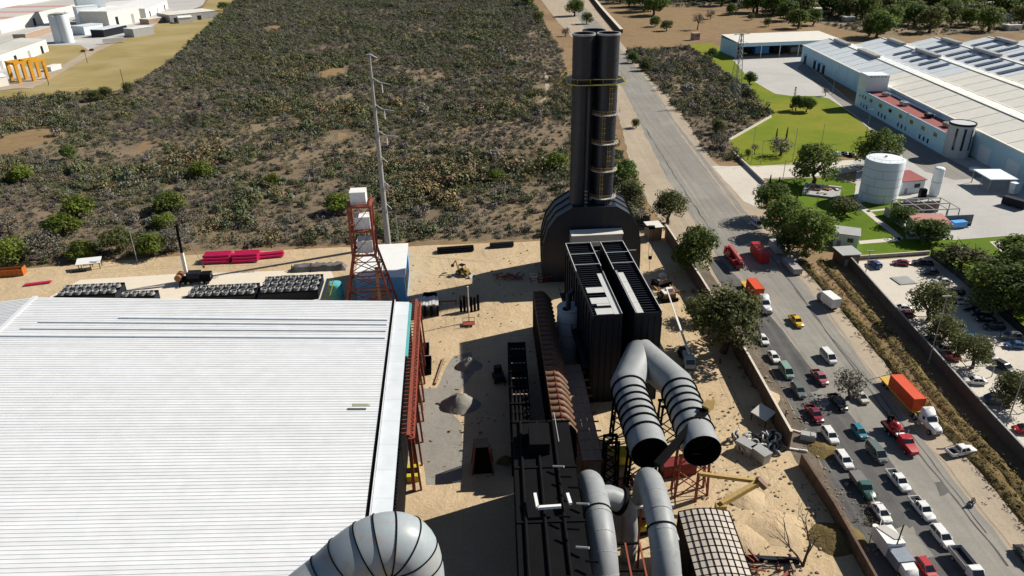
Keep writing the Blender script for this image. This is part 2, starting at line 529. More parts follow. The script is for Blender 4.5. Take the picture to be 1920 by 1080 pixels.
for k, q in enumerate(([(1603, 384), (1612, 380), (1694, 446), (1688, 453)], [(1610, 452), (1688, 445), (1690, 452), (1612, 458)], [(1602, 371), (1680, 366), (1692, 372), (1610, 380)], [(1624, 395), (1662, 391), (1664, 394), (1626, 398)])):
    sheet('garden_path', q, 0.075, G_CONB)
sheet('parking_lot', [(1592, 492), (1742, 480), (1795, 520), (1860, 578), (1930, 640), (2060, 760), (2060, 1010), (1960, 892), (1850, 775), (1745, 660), (1660, 566)], 0.068, G_CONB, 0.0)
sheet('service_yard', [(1855, 453), (1905, 452), (1915, 470), (1880, 475)], 0.07, G_CONB)

sheet('service_lane', [(1508, 117), (1604, 199), (1768, 293), (1850, 332), (1790, 338), (1735, 322), (1655, 266), (1602, 218), (1540, 165), (1494, 128)], 0.062, G_ASPH, 0.0)
def seam(pts, wdt, m, z, name='road_seam'):
    q = [at(*p) for p in pts]
    L_, R2 = [], []
    pp = []
    for a, c in zip(q, q[1:]):
        n = max(2, int((c - a).length / 1.5))
        pp += [a.lerp(c, i / n) for i in range(n)]
    pp.append(q[-1])
    for i, p in enumerate(pp):
        d = (pp[min(i + 1, len(pp) - 1)] - pp[max(i - 1, 0)]).normalized()
        n = Vector((-d.y, d.x, 0))
        o = mnoise.noise(Vector((i * .3, wdt * 9, 2))) * .35
        w_ = wdt * (.5 + .5 * abs(mnoise.noise(Vector((i * .23, wdt * 5, 7)))) * 2)
        L_.append(p + n * (o + w_ / 2))
        R2.append(p + n * (o - w_ / 2))
    pts2 = L_ + R2[::-1]
    sheet(name, [(p.x, p.y) for p in pts2], z, m, world=True)
seam([(1478, 522), (1560, 636), (1640, 745), (1720, 848), (1800, 948), (1890, 1062)], .45, G_ASPD, .078)
seam([(1530, 560), (1600, 655), (1700, 788), (1790, 890), (1905, 1035)], .5, G_DIRT, .079)
seam([(1445, 480), (1540, 610), (1640, 730), (1745, 862), (1850, 1000)], .3, G_ASPD, .0785)
seam([(1300, 400), (1350, 470), (1420, 560), (1500, 660)], .4, G_DIRT, .079)
seam([(1210, 240), (1262, 325), (1325, 420), (1385, 500)], .5, G_ASPD, .078)
seam([(1262, 232), (1320, 310), (1380, 390), (1430, 450)], .9, G_DIRT, .0785)
seam([(1185, 190), (1225, 255), (1280, 335), (1330, 410)], .35, G_DIRT, .0787)
for k, q in enumerate(([(1500, 660), (1530, 640), (1560, 680), (1530, 700)], [(1440, 560), (1462, 556), (1480, 590), (1456, 600)], [(1600, 765), (1640, 770), (1650, 800), (1612, 800)], [(1690, 1010), (1720, 990), (1745, 1040), (1712, 1050)], [(1330, 440), (1380, 470), (1400, 520), (1350, 480)])):
    sheet('dust_patch', q, .081, G_ASPH, 1.6, .7)
sheet('oil_stain', [(1590, 715), (1606, 712), (1618, 735), (1600, 738)], .0815, G_ASPD, .8, .8)
sheet('oil_stain', [(1755, 905), (1768, 902), (1785, 925), (1768, 930)], .0815, G_ASPD, .8, .8)

G_RUT = ground('tyre_rut_sand', [(0.37, 0.28, 0.17), (0.45, 0.345, 0.215), (0.50, 0.395, 0.26), (0.41, 0.32, 0.215)], 0.05, 0.3, 2.5, bump=0.9, dist=0.4)
for k, pl in enumerate(([(1300, 850), (1340, 800), (1370, 760), (1350, 710)], [(1360, 1000), (1420, 930), (1460, 880)], [(1385, 1040), (1440, 980), (1500, 960), (1540, 1010)], [(790, 480), (900, 490), (990, 470)], [(775, 640), (830, 600), (900, 560), (1000, 470)], [(820, 470), (840, 540), (835, 620)], [(100, 515), (300, 500), (520, 492), (650, 480)], [(1330, 930), (1350, 880), (1400, 870), (1440, 880)])):
    for off in (0, 1.9):
        q = []
        for x, y in pl:
            p = at(x, y)
            q.append((x + off * 9, y + off * 1.5))
        seam(q, .42, G_RUT, .052 + .001 * k, 'tyre_rut')

# kerbs along the lawns and the parking lot
KERB = mat('kerb_stone', (0.55, 0.52, 0.47), 0.9, 0.1, 1.0)
def kerb(pts, wdt=0.25, h=0.14):
    b = MB()
    q = [at(*p) for p in pts]
    for p, r in zip(q, q[1:]):
        b.beam(Vector((p.x, p.y, h / 2)), Vector((r.x, r.y, h / 2)), wdt, h)
    return tag(b.build('kerb', KERB), None, None, None, 'structure')
kerb([(1431, 163), (1454, 176), (1483, 180), (1527, 180), (1555, 185), (1581, 202), (1602, 216), (1655, 264)], 0.5)
kerb([(1396, 313), (1430, 311), (1480, 309), (1540, 287)], 0.4)
kerb([(1690, 372), (1700, 448), (1790, 450), (1920, 440)], 0.3)
kerb([(1436, 336), (1560, 332), (1606, 345)], 0.4)
# ------------------------------------------------------------------ foliage
L_GREEN = leaf('tree_leaves', (0.05, 0.08, 0.018), (0.13, 0.185, 0.04), (0.23, 0.29, 0.075), 0.5)
L_DEEP = leaf('deep_green_leaves', (0.04, 0.07, 0.018), (0.1, 0.155, 0.037), (0.19, 0.25, 0.07), 0.5)
L_LIME = leaf('mesquite_leaves', (0.055, 0.085, 0.014), (0.135, 0.18, 0.026), (0.23, 0.275, 0.05), 0.4)
L_OLIVE = leaf('olive_leaves', (0.06, 0.066, 0.024), (0.12, 0.145, 0.05), (0.25, 0.25, 0.1), 0.5)
L_GREY = leaf('grey_twigs', (0.06, 0.055, 0.045), (0.14, 0.13, 0.105), (0.22, 0.21, 0.165), 0.2)
BARK = mat('bark', (0.085, 0.06, 0.042), 0.95, 0.3, 2.0)

def leafcloud(n, ctr, rad, size, sq=0.8, rs=None, lift=0.35, hollow=0.55):
    """n leaf-sized quads scattered through an ellipsoid, as arrays"""
    rs = rs or rng
    d = rs.normal(size=(n, 3))
    d /= np.linalg.norm(d, axis=1)[:, None]
    r = hollow + (1 - hollow) * rs.random(n) ** 0.6
    p = d * r[:, None] * rad
    p[:, 2] *= sq
    p += np.array(ctr)
    nr = d * 0.9 + rs.normal(size=(n, 3)) * 0.42 + np.array([0.25, 0.1, lift])
    nr /= np.linalg.norm(nr, axis=1)[:, None]
    a = np.cross(nr, rs.normal(size=(n, 3)))
    a /= np.linalg.norm(a, axis=1)[:, None] + 1e-9
    b = np.cross(nr, a)
    s = size * (0.55 + 0.9 * rs.random(n))[:, None]
    bl = 0.6 + 0.3 * rs.random(n)[:, None]
    return np.stack([p - a * s, p - b * s * bl, p + a * s, p + b * s * bl], 1)

def quads_mesh(name, q, m):
    q = q.reshape(-1, 3)
    n = len(q) // 4
    me = bpy.data.meshes.new(name)
    me.vertices.add(n * 4)
    me.vertices.foreach_set('co', q.astype(np.float32).ravel())
    me.loops.add(n * 4)
    me.loops.foreach_set('vertex_index', np.arange(n * 4, dtype=np.int32))
    me.polygons.add(n)
    me.polygons.foreach_set('loop_start', np.arange(0, n * 4, 4, dtype=np.int32))
    me.update(calc_edges=True)
    me.materials.append(m)
    return me

def crown_mesh(name, m, seed, clumps=36, per=80, size=0.055, flat=0.72, spread=0.72, cr=(0.24, 0.42)):
    """unit crown: radius about 1, standing on z=0"""
    rs = np.random.default_rng(seed)
    out = []
    for i in range(clumps):
        d = rs.normal(size=3)
        d /= np.linalg.norm(d)
        if d[2] < -0.55:
            d[2] = -d[2]
        c = d * spread * (0.5 + 0.5 * rs.random())
        r = cr[0] + (cr[1] - cr[0]) * rs.random()
        out.append(leafcloud(per, (c[0], c[1], (c[2] + 0.62) * flat * 1.25 + 0.12), r, size, 0.75, rs, 0.55, 0.7))
    return quads_mesh(name, np.concatenate(out), m)

def trunk_mesh(name, seed, h=1.0, r=0.09, limbs=5, reach=0.55, top=0.9):
    rs = random.Random(seed)
    b = MB()
    p0 = Vector((0, 0, 0))
    pts = [p0]
    for k in range(1, 4):
        pts.append(Vector((rs.uniform(-0.06, 0.06) * k, rs.uniform(-0.06, 0.06) * k, h * 0.55 * k / 3)))
    b.tube(pts, [r, r * 0.8, r * 0.65, r * 0.5], 7)
    for i in range(limbs):
        an = 2 * math.pi * (i + rs.random() * 0.6) / limbs
        e = pts[3] + Vector((math.cos(an) * reach * rs.uniform(0.6, 1), math.sin(an) * reach * rs.uniform(0.6, 1), (top - 0.55 * h) * rs.uniform(0.6, 1)))
        st = pts[2].lerp(pts[3], rs.random())
        md = st.lerp(e, 0.5) + Vector((0, 0, 0.06))
        b.tube([st, md, e], [r * 0.5, r * 0.34, r * 0.14], 5)
        for j in range(2):
            e2 = e + Vector((rs.uniform(-.3, .3), rs.uniform(-.3, .3), rs.uniform(0, .25)))
            b.tube([md.lerp(e, 0.5), e2], [r * 0.2, r * 0.07], 4)
    return b.mesh(name, BARK)

CROWN = {}
for key, m, kw in (('green', L_GREEN, {}), ('deep', L_DEEP, dict(clumps=40)), ('lime', L_LIME, dict(clumps=34, flat=0.62)), ('olive', L_OLIVE, dict(per=55)), ('grey', L_GREY, dict(clumps=24, per=40, size=0.045))):
    CROWN[key] = [crown_mesh('crown', m, 11 * len(CROWN) + s, **kw) for s in range(3)]
CROWN['big'] = [crown_mesh('crown', L_OLIVE, 91, clumps=70, per=85, size=0.034, flat=0.75, cr=(0.18, 0.34))]
CROWN['bigdeep'] = [crown_mesh('crown', L_GREEN, 92 + k, clumps=64, per=95, size=0.038, flat=0.85, cr=(0.18, 0.36)) for k in range(2)]
TRUNK = [trunk_mesh('trunk', s) for s in range(4)]
_tc = [0]
def tree(px, R, kind, label, group=None, h=None, name='tree', loc=None, squash=None, cat='tree'):
    """px: foot of the trunk, R: crown radius in metres"""
    _tc[0] += 1
    k = _tc[0]
    p = Vector(loc) if loc is not None else at(*px)
    t = thing(name, label, cat, (p.x, p.y, 0), (k * 2.399) % 6.28, group)
    h = h or R * 0.55
    tr = bpy.data.objects.new('trunk', TRUNK[k % 4])
    COL.objects.link(tr)
    tr.parent = t
    tr.scale = (R, R, max(R, h + R * 0.6))
    c = bpy.data.objects.new('crown', CROWN[kind][k % len(CROWN[kind])])
    COL.objects.link(c)
    c.parent = t
    sq = squash or 1.0
    c.scale = (R, R * (0.9 + 0.2 * ((k * 37) % 10) / 10), R * sq)
    c.location = (0, 0, max(0.0, h - R * 0.45))
    return t

def cypress(px, h, label, group=None):
    p = at(*px)
    t = thing('cypress_tree', label, 'tree', (p.x, p.y, 0), 0, group)
    MB().tube([(0, 0, 0), (0, 0, h * 0.5)], [0.12, 0.06], 6).build('trunk', BARK, t)
    rs = np.random.default_rng(int(px[0]))
    out = [leafcloud(60, (0, 0, h * (0.08 + 0.86 * i / 9)), h * 0.075 * (1.15 - abs(i - 3) / 8.0), 0.16, 1.6, rs, 0.1) for i in range(10)]
    o = bpy.data.objects.new('crown', quads_mesh('crown', np.concatenate(out), L_DEEP))
    COL.objects.link(o)
    o.parent = t
    return t

# ---- scrubland
def inpoly(px, x, y):
    c = np.zeros(len(x), bool)
    n = len(px)
    for i in range(n):
        x0, y0 = px[i]
        x1, y1 = px[(i + 1) % n]
        k = ((y0 > y) != (y1 > y)) & (x < (x1 - x0) * (y - y0) / (y1 - y0 + 1e-12) + x0)
        c ^= k
    return c

def topx(P):
    d = P - np.array(CPOS)[None]
    z = d @ np.array(FW)
    return 960 + CAM_F * (d @ np.array(RT)) / z, 540 - CAM_F * (d @ np.array(UP)) / z

def scatter(poly, dens, seed, pad=0):
    rs = np.random.default_rng(seed)
    W = np.array([at(max(-260, p[0]), p[1]) for p in poly])
    lo, hi = W.min(0), W.max(0)
    n = int(dens * (hi[0] - lo[0]) * (hi[1] - lo[1]))
    P = np.zeros((n, 3))
    P[:, 0] = lo[0] + (hi[0] - lo[0]) * rs.random(n)
    P[:, 1] = lo[1] + (hi[1] - lo[1]) * rs.random(n)
    x, y = topx(P)
    k = inpoly(poly, x, y) & (x > -160)
    return P[k]

def fbm(P, s, seed=0.0):
    return np.array([mnoise.fractal(Vector((p[0] * s, p[1] * s, seed)), 1.0, 2.0, 3) for p in P])

def bush_proto(name, m, seed, kind):
    rs = np.random.default_rng(seed)
    if kind == 'nopal':
        b = MB()
        r = random.Random(seed)
        for i in range(34):
            an, d = r.uniform(0, 6.28), r.random() ** 0.6
            c = Vector((math.cos(an) * d * 0.8, math.sin(an) * d * 0.8, 0.25 + r.random() * 0.75 * (1 - 0.4 * d)))
            u = Vector((r.uniform(-1, 1), r.uniform(-1, 1), 0.2)).normalized()
            v = Vector((r.uniform(-.4, .4), r.uniform(-.4, .4), 1)).normalized()
            s = r.uniform(0.14, 0.25)
            b.add([c + (u * math.cos(q) * 0.72 + v * math.sin(q)) * s for q in (0, 1.05, 2.09, 3.14, 4.19, 5.24)], [(0, 1, 2, 3, 4, 5)])
        me = bpy.data.meshes.new(name)
        me.from_pydata([tuple(q) for q in b.v], [], b.f)
        me.materials.append(m)
        return me
    if kind == 'twig':
        q = [leafcloud(150, (0, 0, 0.42), 0.95, 0.075, 0.62, rs, 0.3, 0.3)]
    elif kind == 'dense':
        q = []
        for i in range(7):
            c = rs.normal(size=3) * 0.34
            q.append(leafcloud(42, (c[0], c[1], 0.38 + abs(c[2]) * 0.6), 0.5, 0.1, 0.8, rs, 0.4, 0.5))
    else:
        q = [leafcloud(110, (0, 0, 0.22), 0.95, 0.09, 0.35, rs, 0.9, 0.2)]
    return quads_mesh(name, np.concatenate(q), m)

T_SCRUB = tinted_leaf('scrub_leaves', [(0.0, (0.13, 0.112, 0.105)), (0.2, (0.22, 0.20, 0.175)), (0.4, (0.15, 0.145, 0.075)), (0.58, (0.10, 0.13, 0.062)), (0.74, (0.22, 0.205, 0.09)), (0.87, (0.19, 0.135, 0.09)), (1.0, (0.27, 0.205, 0.10))])
T_NOPAL = tinted_leaf('cactus_pads', [(0.0, (0.085, 0.115, 0.08)), (0.5, (0.14, 0.175, 0.12)), (1.0, (0.24, 0.28, 0.20))])
protos = [('scrub_twig_bush', 'twig', T_SCRUB), ('scrub_dense_bush', 'dense', T_SCRUB), ('scrub_low_bush', 'low', T_SCRUB), ('scrub_cactus', 'nopal', T_NOPAL)]
PCOL = bpy.data.collections.new('bush_kinds')
BUSHMESH = []
for i, (nm, kd, m_) in enumerate(protos):
    for s in range(2):
        me = bush_proto(nm, m_, 40 + i * 5 + s, kd)
        o = bpy.data.objects.new('%02d_%s' % (i * 2 + s, nm), me)
        PCOL.objects.link(o)
        BUSHMESH.append(me)

P1 = scatter(P_SCRUB, 0.29, 3)
P2 = scatter(P_SCRUB2, 0.22, 4)
big = fbm(P1, 0.018, 1.0)
CLEAR = [(at(40, 265), 16), (at(262, 278), 7), (at(622, 138), 12), (at(512, 52), 10), (at(1024, 165), 8), (at(1018, 190), 6), (at(640, 255), 8), (at(560, 330), 4), (at(880, 90), 8), (at(170, 195), 6), (at(700, 40), 6)]
keep = rng.random(len(P1)) < np.clip(1.05 + big * 1.3, 0.5, 1.0)
for c_, r0_ in CLEAR:
    keep &= (np.hypot(P1[:, 0] - c_.x, (P1[:, 1] - c_.y) * .6) > r0_ * (.7 + .5 * rng.random(len(P1))))
P1 = P1[keep]
P3 = scatter([(1110, 2), (1200, 12), (1290, 14), (1390, 12), (1480, 30), (1560, 50), (1640, 66), (1760, 66), (1930, 62), (1940, -16), (1100, -16)], 0.035, 6)
PT = np.concatenate([P1, P2, P3])
nP = len(PT)
f1, f2 = fbm(PT, 0.02, 5.0), fbm(PT, 0.09, 9.0)
tint = np.clip(0.42 + 0.55 * f1 + 0.35 * f2 + rng.normal(size=nP) * 0.2, 0, 1)
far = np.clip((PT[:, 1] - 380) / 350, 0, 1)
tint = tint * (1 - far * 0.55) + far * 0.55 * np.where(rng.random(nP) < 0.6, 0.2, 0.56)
kidx = np.choose(rng.choice(4, nP, p=[0.36, 0.3, 0.2, 0.14]), [0, 2, 4, 6]) + rng.integers(0, 2, nP)
scl = (0.9 + 1.75 * rng.random(nP) ** 2.2) * (1 + 0.2 * far)
scl = np.where(kidx >= 6, scl * 0.85, scl)
bigb = rng.random(nP) < 0.035
scl = np.where(bigb & (kidx < 4), 2.6 + 1.6 * rng.random(nP), scl)
scl = scl * np.clip(1.0 + 0.9 * f1, 0.65, 1.5)
rot = rng.random(nP) * 6.28
order = np.argsort(PT[:, 1] - 1e6 * ((PT[:, 1] < 320) & (topx(PT)[0] > 0)) * 0)
near = order[:280]
rest = order[280:]
BUSH_LAB = ['bare grey thorn bush at the yard edge of the scrub', 'rounded olive green bush at the yard edge of the scrub', 'low spreading brown bush at the yard edge of the scrub', 'prickly pear cactus clump at the yard edge of the scrub']
NEARM = [leaf('near_scrub_grey', (0.06, 0.054, 0.043), (0.14, 0.125, 0.092), (0.24, 0.22, 0.16), 0.1), leaf('near_scrub_olive', (0.035, 0.042, 0.018), (0.09, 0.105, 0.042), (0.17, 0.18, 0.08), 0.1), leaf('near_scrub_brown', (0.06, 0.045, 0.028), (0.15, 0.11, 0.065), (0.25, 0.19, 0.11), 0.1), leaf('near_cactus', (0.022, 0.034, 0.02), (0.045, 0.064, 0.04), (0.10, 0.12, 0.085), 0.0)]
NEARMESH = []
for i, me in enumerate(BUSHMESH):
    c = me.copy()
    c.materials.clear()
    c.materials.append(NEARM[i // 2])
    NEARMESH.append(c)
for i in near:
    k = int(kidx[i])
    o = bpy.data.objects.new('cactus_clump' if k >= 6 else 'scrub_bush', NEARMESH[k])
    COL.objects.link(o)
    o.location = (PT[i, 0], PT[i, 1], 0.0)
    s = float(scl[i])
    o.scale = (s, s, s * 0.9)
    o.rotation_euler = (0, 0, float(rot[i]))
    tag(o, BUSH_LAB[k // 2], 'cactus' if k >= 6 else 'bush', ['grey thorn bushes at the yard edge', 'olive bushes at the yard edge', 'brown bushes at the yard edge', 'cactus clumps at the yard edge'][k // 2])

me = bpy.data.meshes.new('scrub')
me.vertices.add(len(rest))
me.vertices.foreach_set('co', PT[rest].astype(np.float32).ravel())
for nm, arr, ty in (('tint', tint, 'FLOAT'), ('bscale', scl, 'FLOAT'), ('brot', rot, 'FLOAT'), ('bkind', kidx, 'INT')):
    a = me.attributes.new(nm, ty, 'POINT')
    a.data.foreach_set('value', arr[rest].astype(np.int32 if ty == 'INT' else np.float32))
scrub = bpy.data.objects.new('scrub', me)
COL.objects.link(scrub)
tag(scrub, 'dense dry thorn scrub and cactus covering the wasteland behind the plant', 'scrub', None, 'stuff')
ng = bpy.data.node_groups.new('scatter_scrub', 'GeometryNodeTree')
ng.interface.new_socket('Geometry', in_out='INPUT', socket_type='NodeSocketGeometry')
ng.interface.new_socket('Geometry', in_out='OUTPUT', socket_type='NodeSocketGeometry')
N = ng.nodes
gi, go = N.new('NodeGroupInput'), N.new('NodeGroupOutput')
m2p = N.new('GeometryNodeMeshToPoints')
iop = N.new('GeometryNodeInstanceOnPoints')
ci = N.new('GeometryNodeCollectionInfo')
ci.inputs[0].default_value = PCOL
ci.inputs[1].default_value = True
ci.inputs[2].default_value = True
def named(nm, ty):
    a = N.new('GeometryNodeInputNamedAttribute')
    a.data_type = ty
    a.inputs[0].default_value = nm
    return a.outputs[0]
cx = N.new('ShaderNodeCombineXYZ')
ng.links.new(named('brot', 'FLOAT'), cx.inputs[2])
iop.inputs['Pick Instance'].default_value = True
ng.links.new(gi.outputs[0], m2p.inputs['Mesh'])
ng.links.new(m2p.outputs[0], iop.inputs['Points'])
ng.links.new(ci.outputs[0], iop.inputs['Instance'])
ng.links.new(named('bkind', 'INT'), iop.inputs['Instance Index'])
ng.links.new(cx.outputs[0], iop.inputs['Rotation'])
ng.links.new(named('bscale', 'FLOAT'), iop.inputs['Scale'])
ng.links.new(iop.outputs[0], go.inputs[0])
scrub.modifiers.new('scatter', 'NODES').node_group = ng
# ------------------------------------------------------------------ the plant
def rnd_mat(name, col, rough=0.5, amt=0.08, metal=0.0, spec=0.4):
    """sheet metal whose panels differ slightly from one another"""
    m, t, n, p = _new(name)
    oi = n.new('ShaderNodeObjectInfo')
    f = _noise(t, _pos(t), 0.35, 5, 0.65)
    a = _ramp(t, oi.outputs['Random'], [(0, tuple(c * (1 - amt) for c in col)), (1, tuple(min(1, c * (1 + amt)) for c in col))])
    b = _ramp(t, f, [(0.3, (0.9, 0.9, 0.9)), (0.65, (1, 1, 1))])
    t.links.new(_mix(t, 1.0, a, b, 'MULTIPLY'), p.inputs['Base Color'])
    p.inputs['Roughness'].default_value = rough
    p.inputs['Metallic'].default_value = metal
    p.inputs['Specular IOR Level'].default_value = spec
    return m
ROOFM = rnd_mat('roof_sheet', (0.68, 0.695, 0.71), 0.45, 0.045)
def stain(m, sc, col, amt, lo=0.52, hi=0.75):
    """long dusty run-off streaks down the slope"""
    t = m.node_tree
    p = t.nodes['Principled BSDF']
    src = p.inputs['Base Color'].links[0].from_socket
    mp = t.nodes.new('ShaderNodeMapping')
    mp.inputs['Scale'].default_value = sc
    t.links.new(_pos(t), mp.inputs[0])
    f = _noise(t, mp.outputs[0], 1.0, 6, 0.65, 0.3)
    k = _ramp(t, f, [(lo, (0, 0, 0)), (hi, (amt, amt, amt))])
    t.links.new(_mix(t, k, src, col), p.inputs['Base Color'])
stain(ROOFM, (0.025, 0.9, 0.1), (0.56, 0.56, 0.55), 0.6)
stain(ROOFM, (0.05, 0.05, 0.1), (0.68, 0.69, 0.71), 0.7)
stain(ROOFM, (0.4, 0.4, 0.1), (0.55, 0.47, 0.38), 0.35, 0.66, 0.8)
ROOFB = rnd_mat('roof_sheet_weathered', (0.62, 0.66, 0.69), 0.5, 0.05)
DARK = mat('dark_steel_paint', (0.010, 0.013, 0.020), 0.6, 0.3, 0.4, streak=True, spec=0.2)
STACKM = mat('stack_paint', (0.012, 0.017, 0.028), 0.42, 0.35, 0.25, streak=True, spec=0.45, col2=(0.026, 0.03, 0.038))
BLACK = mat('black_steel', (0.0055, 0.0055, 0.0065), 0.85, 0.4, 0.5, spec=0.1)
GREYD = mat('duct_grey_paint', (0.27, 0.285, 0.29), 0.5, 0.15, 0.35, spec=0.35, col2=(0.215, 0.21, 0.195))
GREYE = mat('elbow_grey_paint', (0.32, 0.365, 0.385), 0.4, 0.15, 0.3, col2=(0.40, 0.27, 0.17), spec=0.4)
RUST = mat('rust_stain', (0.33, 0.13, 0.05), 0.85, 0.4, 2.0)
REDST = mat('red_oxide_steel', (0.26, 0.06, 0.035), 0.7, 0.3, 1.0, col2=(0.15, 0.045, 0.03))
BROWN = mat('brown_tube_paint', (0.165, 0.09, 0.052), 0.6, 0.2, 0.8, col2=(0.14, 0.075, 0.05))
WALKB = mat('rusty_grating', (0.33, 0.235, 0.17), 0.8, 0.25, 1.2)
YELLOW = mat('safety_yellow', (0.50, 0.40, 0.03), 0.55, 0.15, 1.0)
YELLOWD = mat('faded_yellow', (0.42, 0.29, 0.10), 0.6, 0.2, 1.0, col2=(0.28, 0.18, 0.06))
WHITE = mat('white_paint', (0.75, 0.75, 0.73), 0.5, 0.06, 0.5)
OFFW = mat('offwhite_render', (0.66, 0.63, 0.57), 0.8, 0.08, 0.3)
CREAM = mat('cream_slab', (0.66, 0.585, 0.47), 0.9, 0.07, 0.3)
BLUE = mat('blue_cladding', (0.10, 0.38, 0.80), 0.5, 0.15, 0.4)
TEAL = mat('teal_paint', (0.10, 0.42, 0.42), 0.5, 0.15, 0.6)
GREY = mat('grey_metal', (0.32, 0.32, 0.31), 0.5, 0.15, 0.6)
SILVER = mat('silver_tank_sheet', (0.50, 0.52, 0.53), 0.4, 0.12, 0.5, streak=True)
CONCW = mat('concrete_frame', (0.36, 0.36, 0.35), 0.85, 0.12, 0.4)
LIGHTP = mat('pale_walkway_sheet', (0.52, 0.52, 0.50), 0.6, 0.08, 0.8)
TARP = mat('grey_tarpaulin', (0.13, 0.125, 0.12), 0.7, 0.3, 0.8, bump=0.5)
PINK = mat('magenta_pipe_coating', (0.55, 0.02, 0.10), 0.4, 0.15, 1.0)
RUBBER = mat('rubber', (0.018, 0.018, 0.018), 0.9, 0.2, 2.0)
WOOD = mat('weathered_timber', (0.30, 0.21, 0.13), 0.9, 0.25, 1.5)
WALLM = mat('block_wall', (0.12, 0.078, 0.055), 0.9, 0.3, 0.5, col2=(0.17, 0.125, 0.095), streak=True)
COPING = mat('wall_coping', (0.62, 0.55, 0.46), 0.9, 0.12, 0.8)
GLASSD = mat('dark_glass', (0.012, 0.016, 0.02), 0.12, 0.1, 1.0, spec=0.8)

def L2W(o, x, y, z=0.0):
    return Vector((o[0], o[1], 0)) + SU * x + SV * y + Vector((0, 0, z))

# ---- big mill hall on the left
HALL = (-25.6, 140.2)
hall = thing('mill_hall', 'huge mill hall with a white ribbed metal roof filling the lower left', 'building', (HALL[0], HALL[1], 0), SITE)
ZR, ZE, WR, LH = 20.2, 15.0, 71.5, 96.0
hz = lambda x: ZE + (ZR - ZE) * (-x / WR)
pit = 0.72
np_ = int(LH / pit)
def rib_panel(x0, x1, zf):
    """one roofing sheet with its raised seam, running down the slope"""
    b = MB()
    prof = [(0, 0), (0.02, 0.06), (0.05, 0.07), (0.1, 0.07), (0.18, 0.0), (pit, 0.0)]
    vs = []
    for x in (x0, x1):
        vs += [(x, y, zf(x) + z) for y, z in prof]
    n = len(prof)
    b.add(vs, [(i, i + 1, n + i + 1, n + i) for i in range(n - 1)])
    me = b.mesh('roof_panel', ROOFM)
    return me
meA = rib_panel(-WR, 0.0, hz)
meB = rib_panel(-WR - 45, -WR, lambda x: ZR - (-WR - x) * 0.085)
for i in range(np_):
    for me_ in (meA, meB):
        o = bpy.data.objects.new('roof_panel', me_)
        COL.objects.link(o)
        o.parent = hall
        o.location = (0, -LH + i * pit, 0)
b = MB()
b.b6(-WR - 44.8, -0.3, 0.0, -0.2, -0.02, ZE - 0.35)
b.extr([(-WR - 44.8, -0.02, ZE - 0.35), (-0.2, -0.02, ZE - 0.35), (-0.2, -0.02, ZE - 0.1), (-WR, -0.02, ZR - 0.1), (-WR - 44.8, -0.02, ZR - 4.0)], (0, -0.28, 0))
b.build('end_wall', OFFW, hall)
MB().b6(-0.3, -LH, 0, -0.05, -0.3, ZE - 0.2).build('side_wall', OFFW, hall)
bb = MB()
bb.beam((-WR, 0.05, ZR + 0.14), (-WR, -LH, ZR + 0.14), 0.9, 0.12)
bb.build('ridge_cap', ROOFM, hall)
for k, (yy, hh, x0) in enumerate(((-9.0, 0.2, -52), (-10.8, 0.12, -66), (-13.4, 0.14, -68), (-16.2, 0.2, -71))):
    MB().extr([(x0, yy, hz(x0) + 0.1), (x0, yy + 0.55, hz(x0) + 0.1), (x0, yy + 0.5, hz(x0) + 0.12 + hh), (x0, yy + 0.05, hz(x0) + 0.12 + hh)], (-0.4 - x0, 0, hz(-0.4) - hz(x0))).build('roof_flashing', ROOFB, hall)
MB().b6(0.0, -LH, ZE - 0.45, 0.55, 0.1, ZE - 0.12).build('gutter', BLACK, hall)
MB().beam((0.62, 0.1, ZE + 0.02), (0.62, -LH, ZE + 0.02), 0.12, 0.3).build('gutter_lip', ROOFM, hall)
for k in range(int(LH / 6)):
    y0 = -LH + 6 * k
    MB().extr([(0.7, y0 + 0.01, ZE - 0.32), (3.6, y0 + 0.01, ZE - 0.55), (3.6, y0 + 0.01, ZE - 0.7), (0.7, y0 + 0.01, ZE - 0.5)], (0, 5.97, 0)).build('lean_to_roof_panel', ROOFB, hall)
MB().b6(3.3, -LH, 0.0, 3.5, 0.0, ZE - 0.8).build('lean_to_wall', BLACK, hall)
b = MB()
for k in range(int(LH / 0.8)):
    b.box((3.75, -LH + 0.8 * k, ZE - 0.9), (0.35, 0.4, 0.5))
b.build('eave_brackets', BLACK, hall)['kind'] = 'stuff'
MB().b6(3.62, -22, ZE - 1.1, 4.1, -0.5, ZE - 0.55).build('teal_gutter', TEAL, hall)
for yy in (-1.5, -9.5, -17.5, -30, -44):
    pass
# small hatch left lying on the roof
p = at(677, 759, 15.9)
o = MB().box((0, 0, 0.12), (2.9, 0.6, 0.16)).box((-0.2, 0.1, 0.24), (2.6, 0.35, 0.08)).build('roof_hatch', mat('pale_olive_sheet', (0.42, 0.42, 0.26), 0.6, 0.1))
o.location = (p.x, p.y, 15.75)
o.rotation_euler = (0, R_(4), SITE)
tag(o, 'small yellowish panel lying on the white hall roof', 'panel')

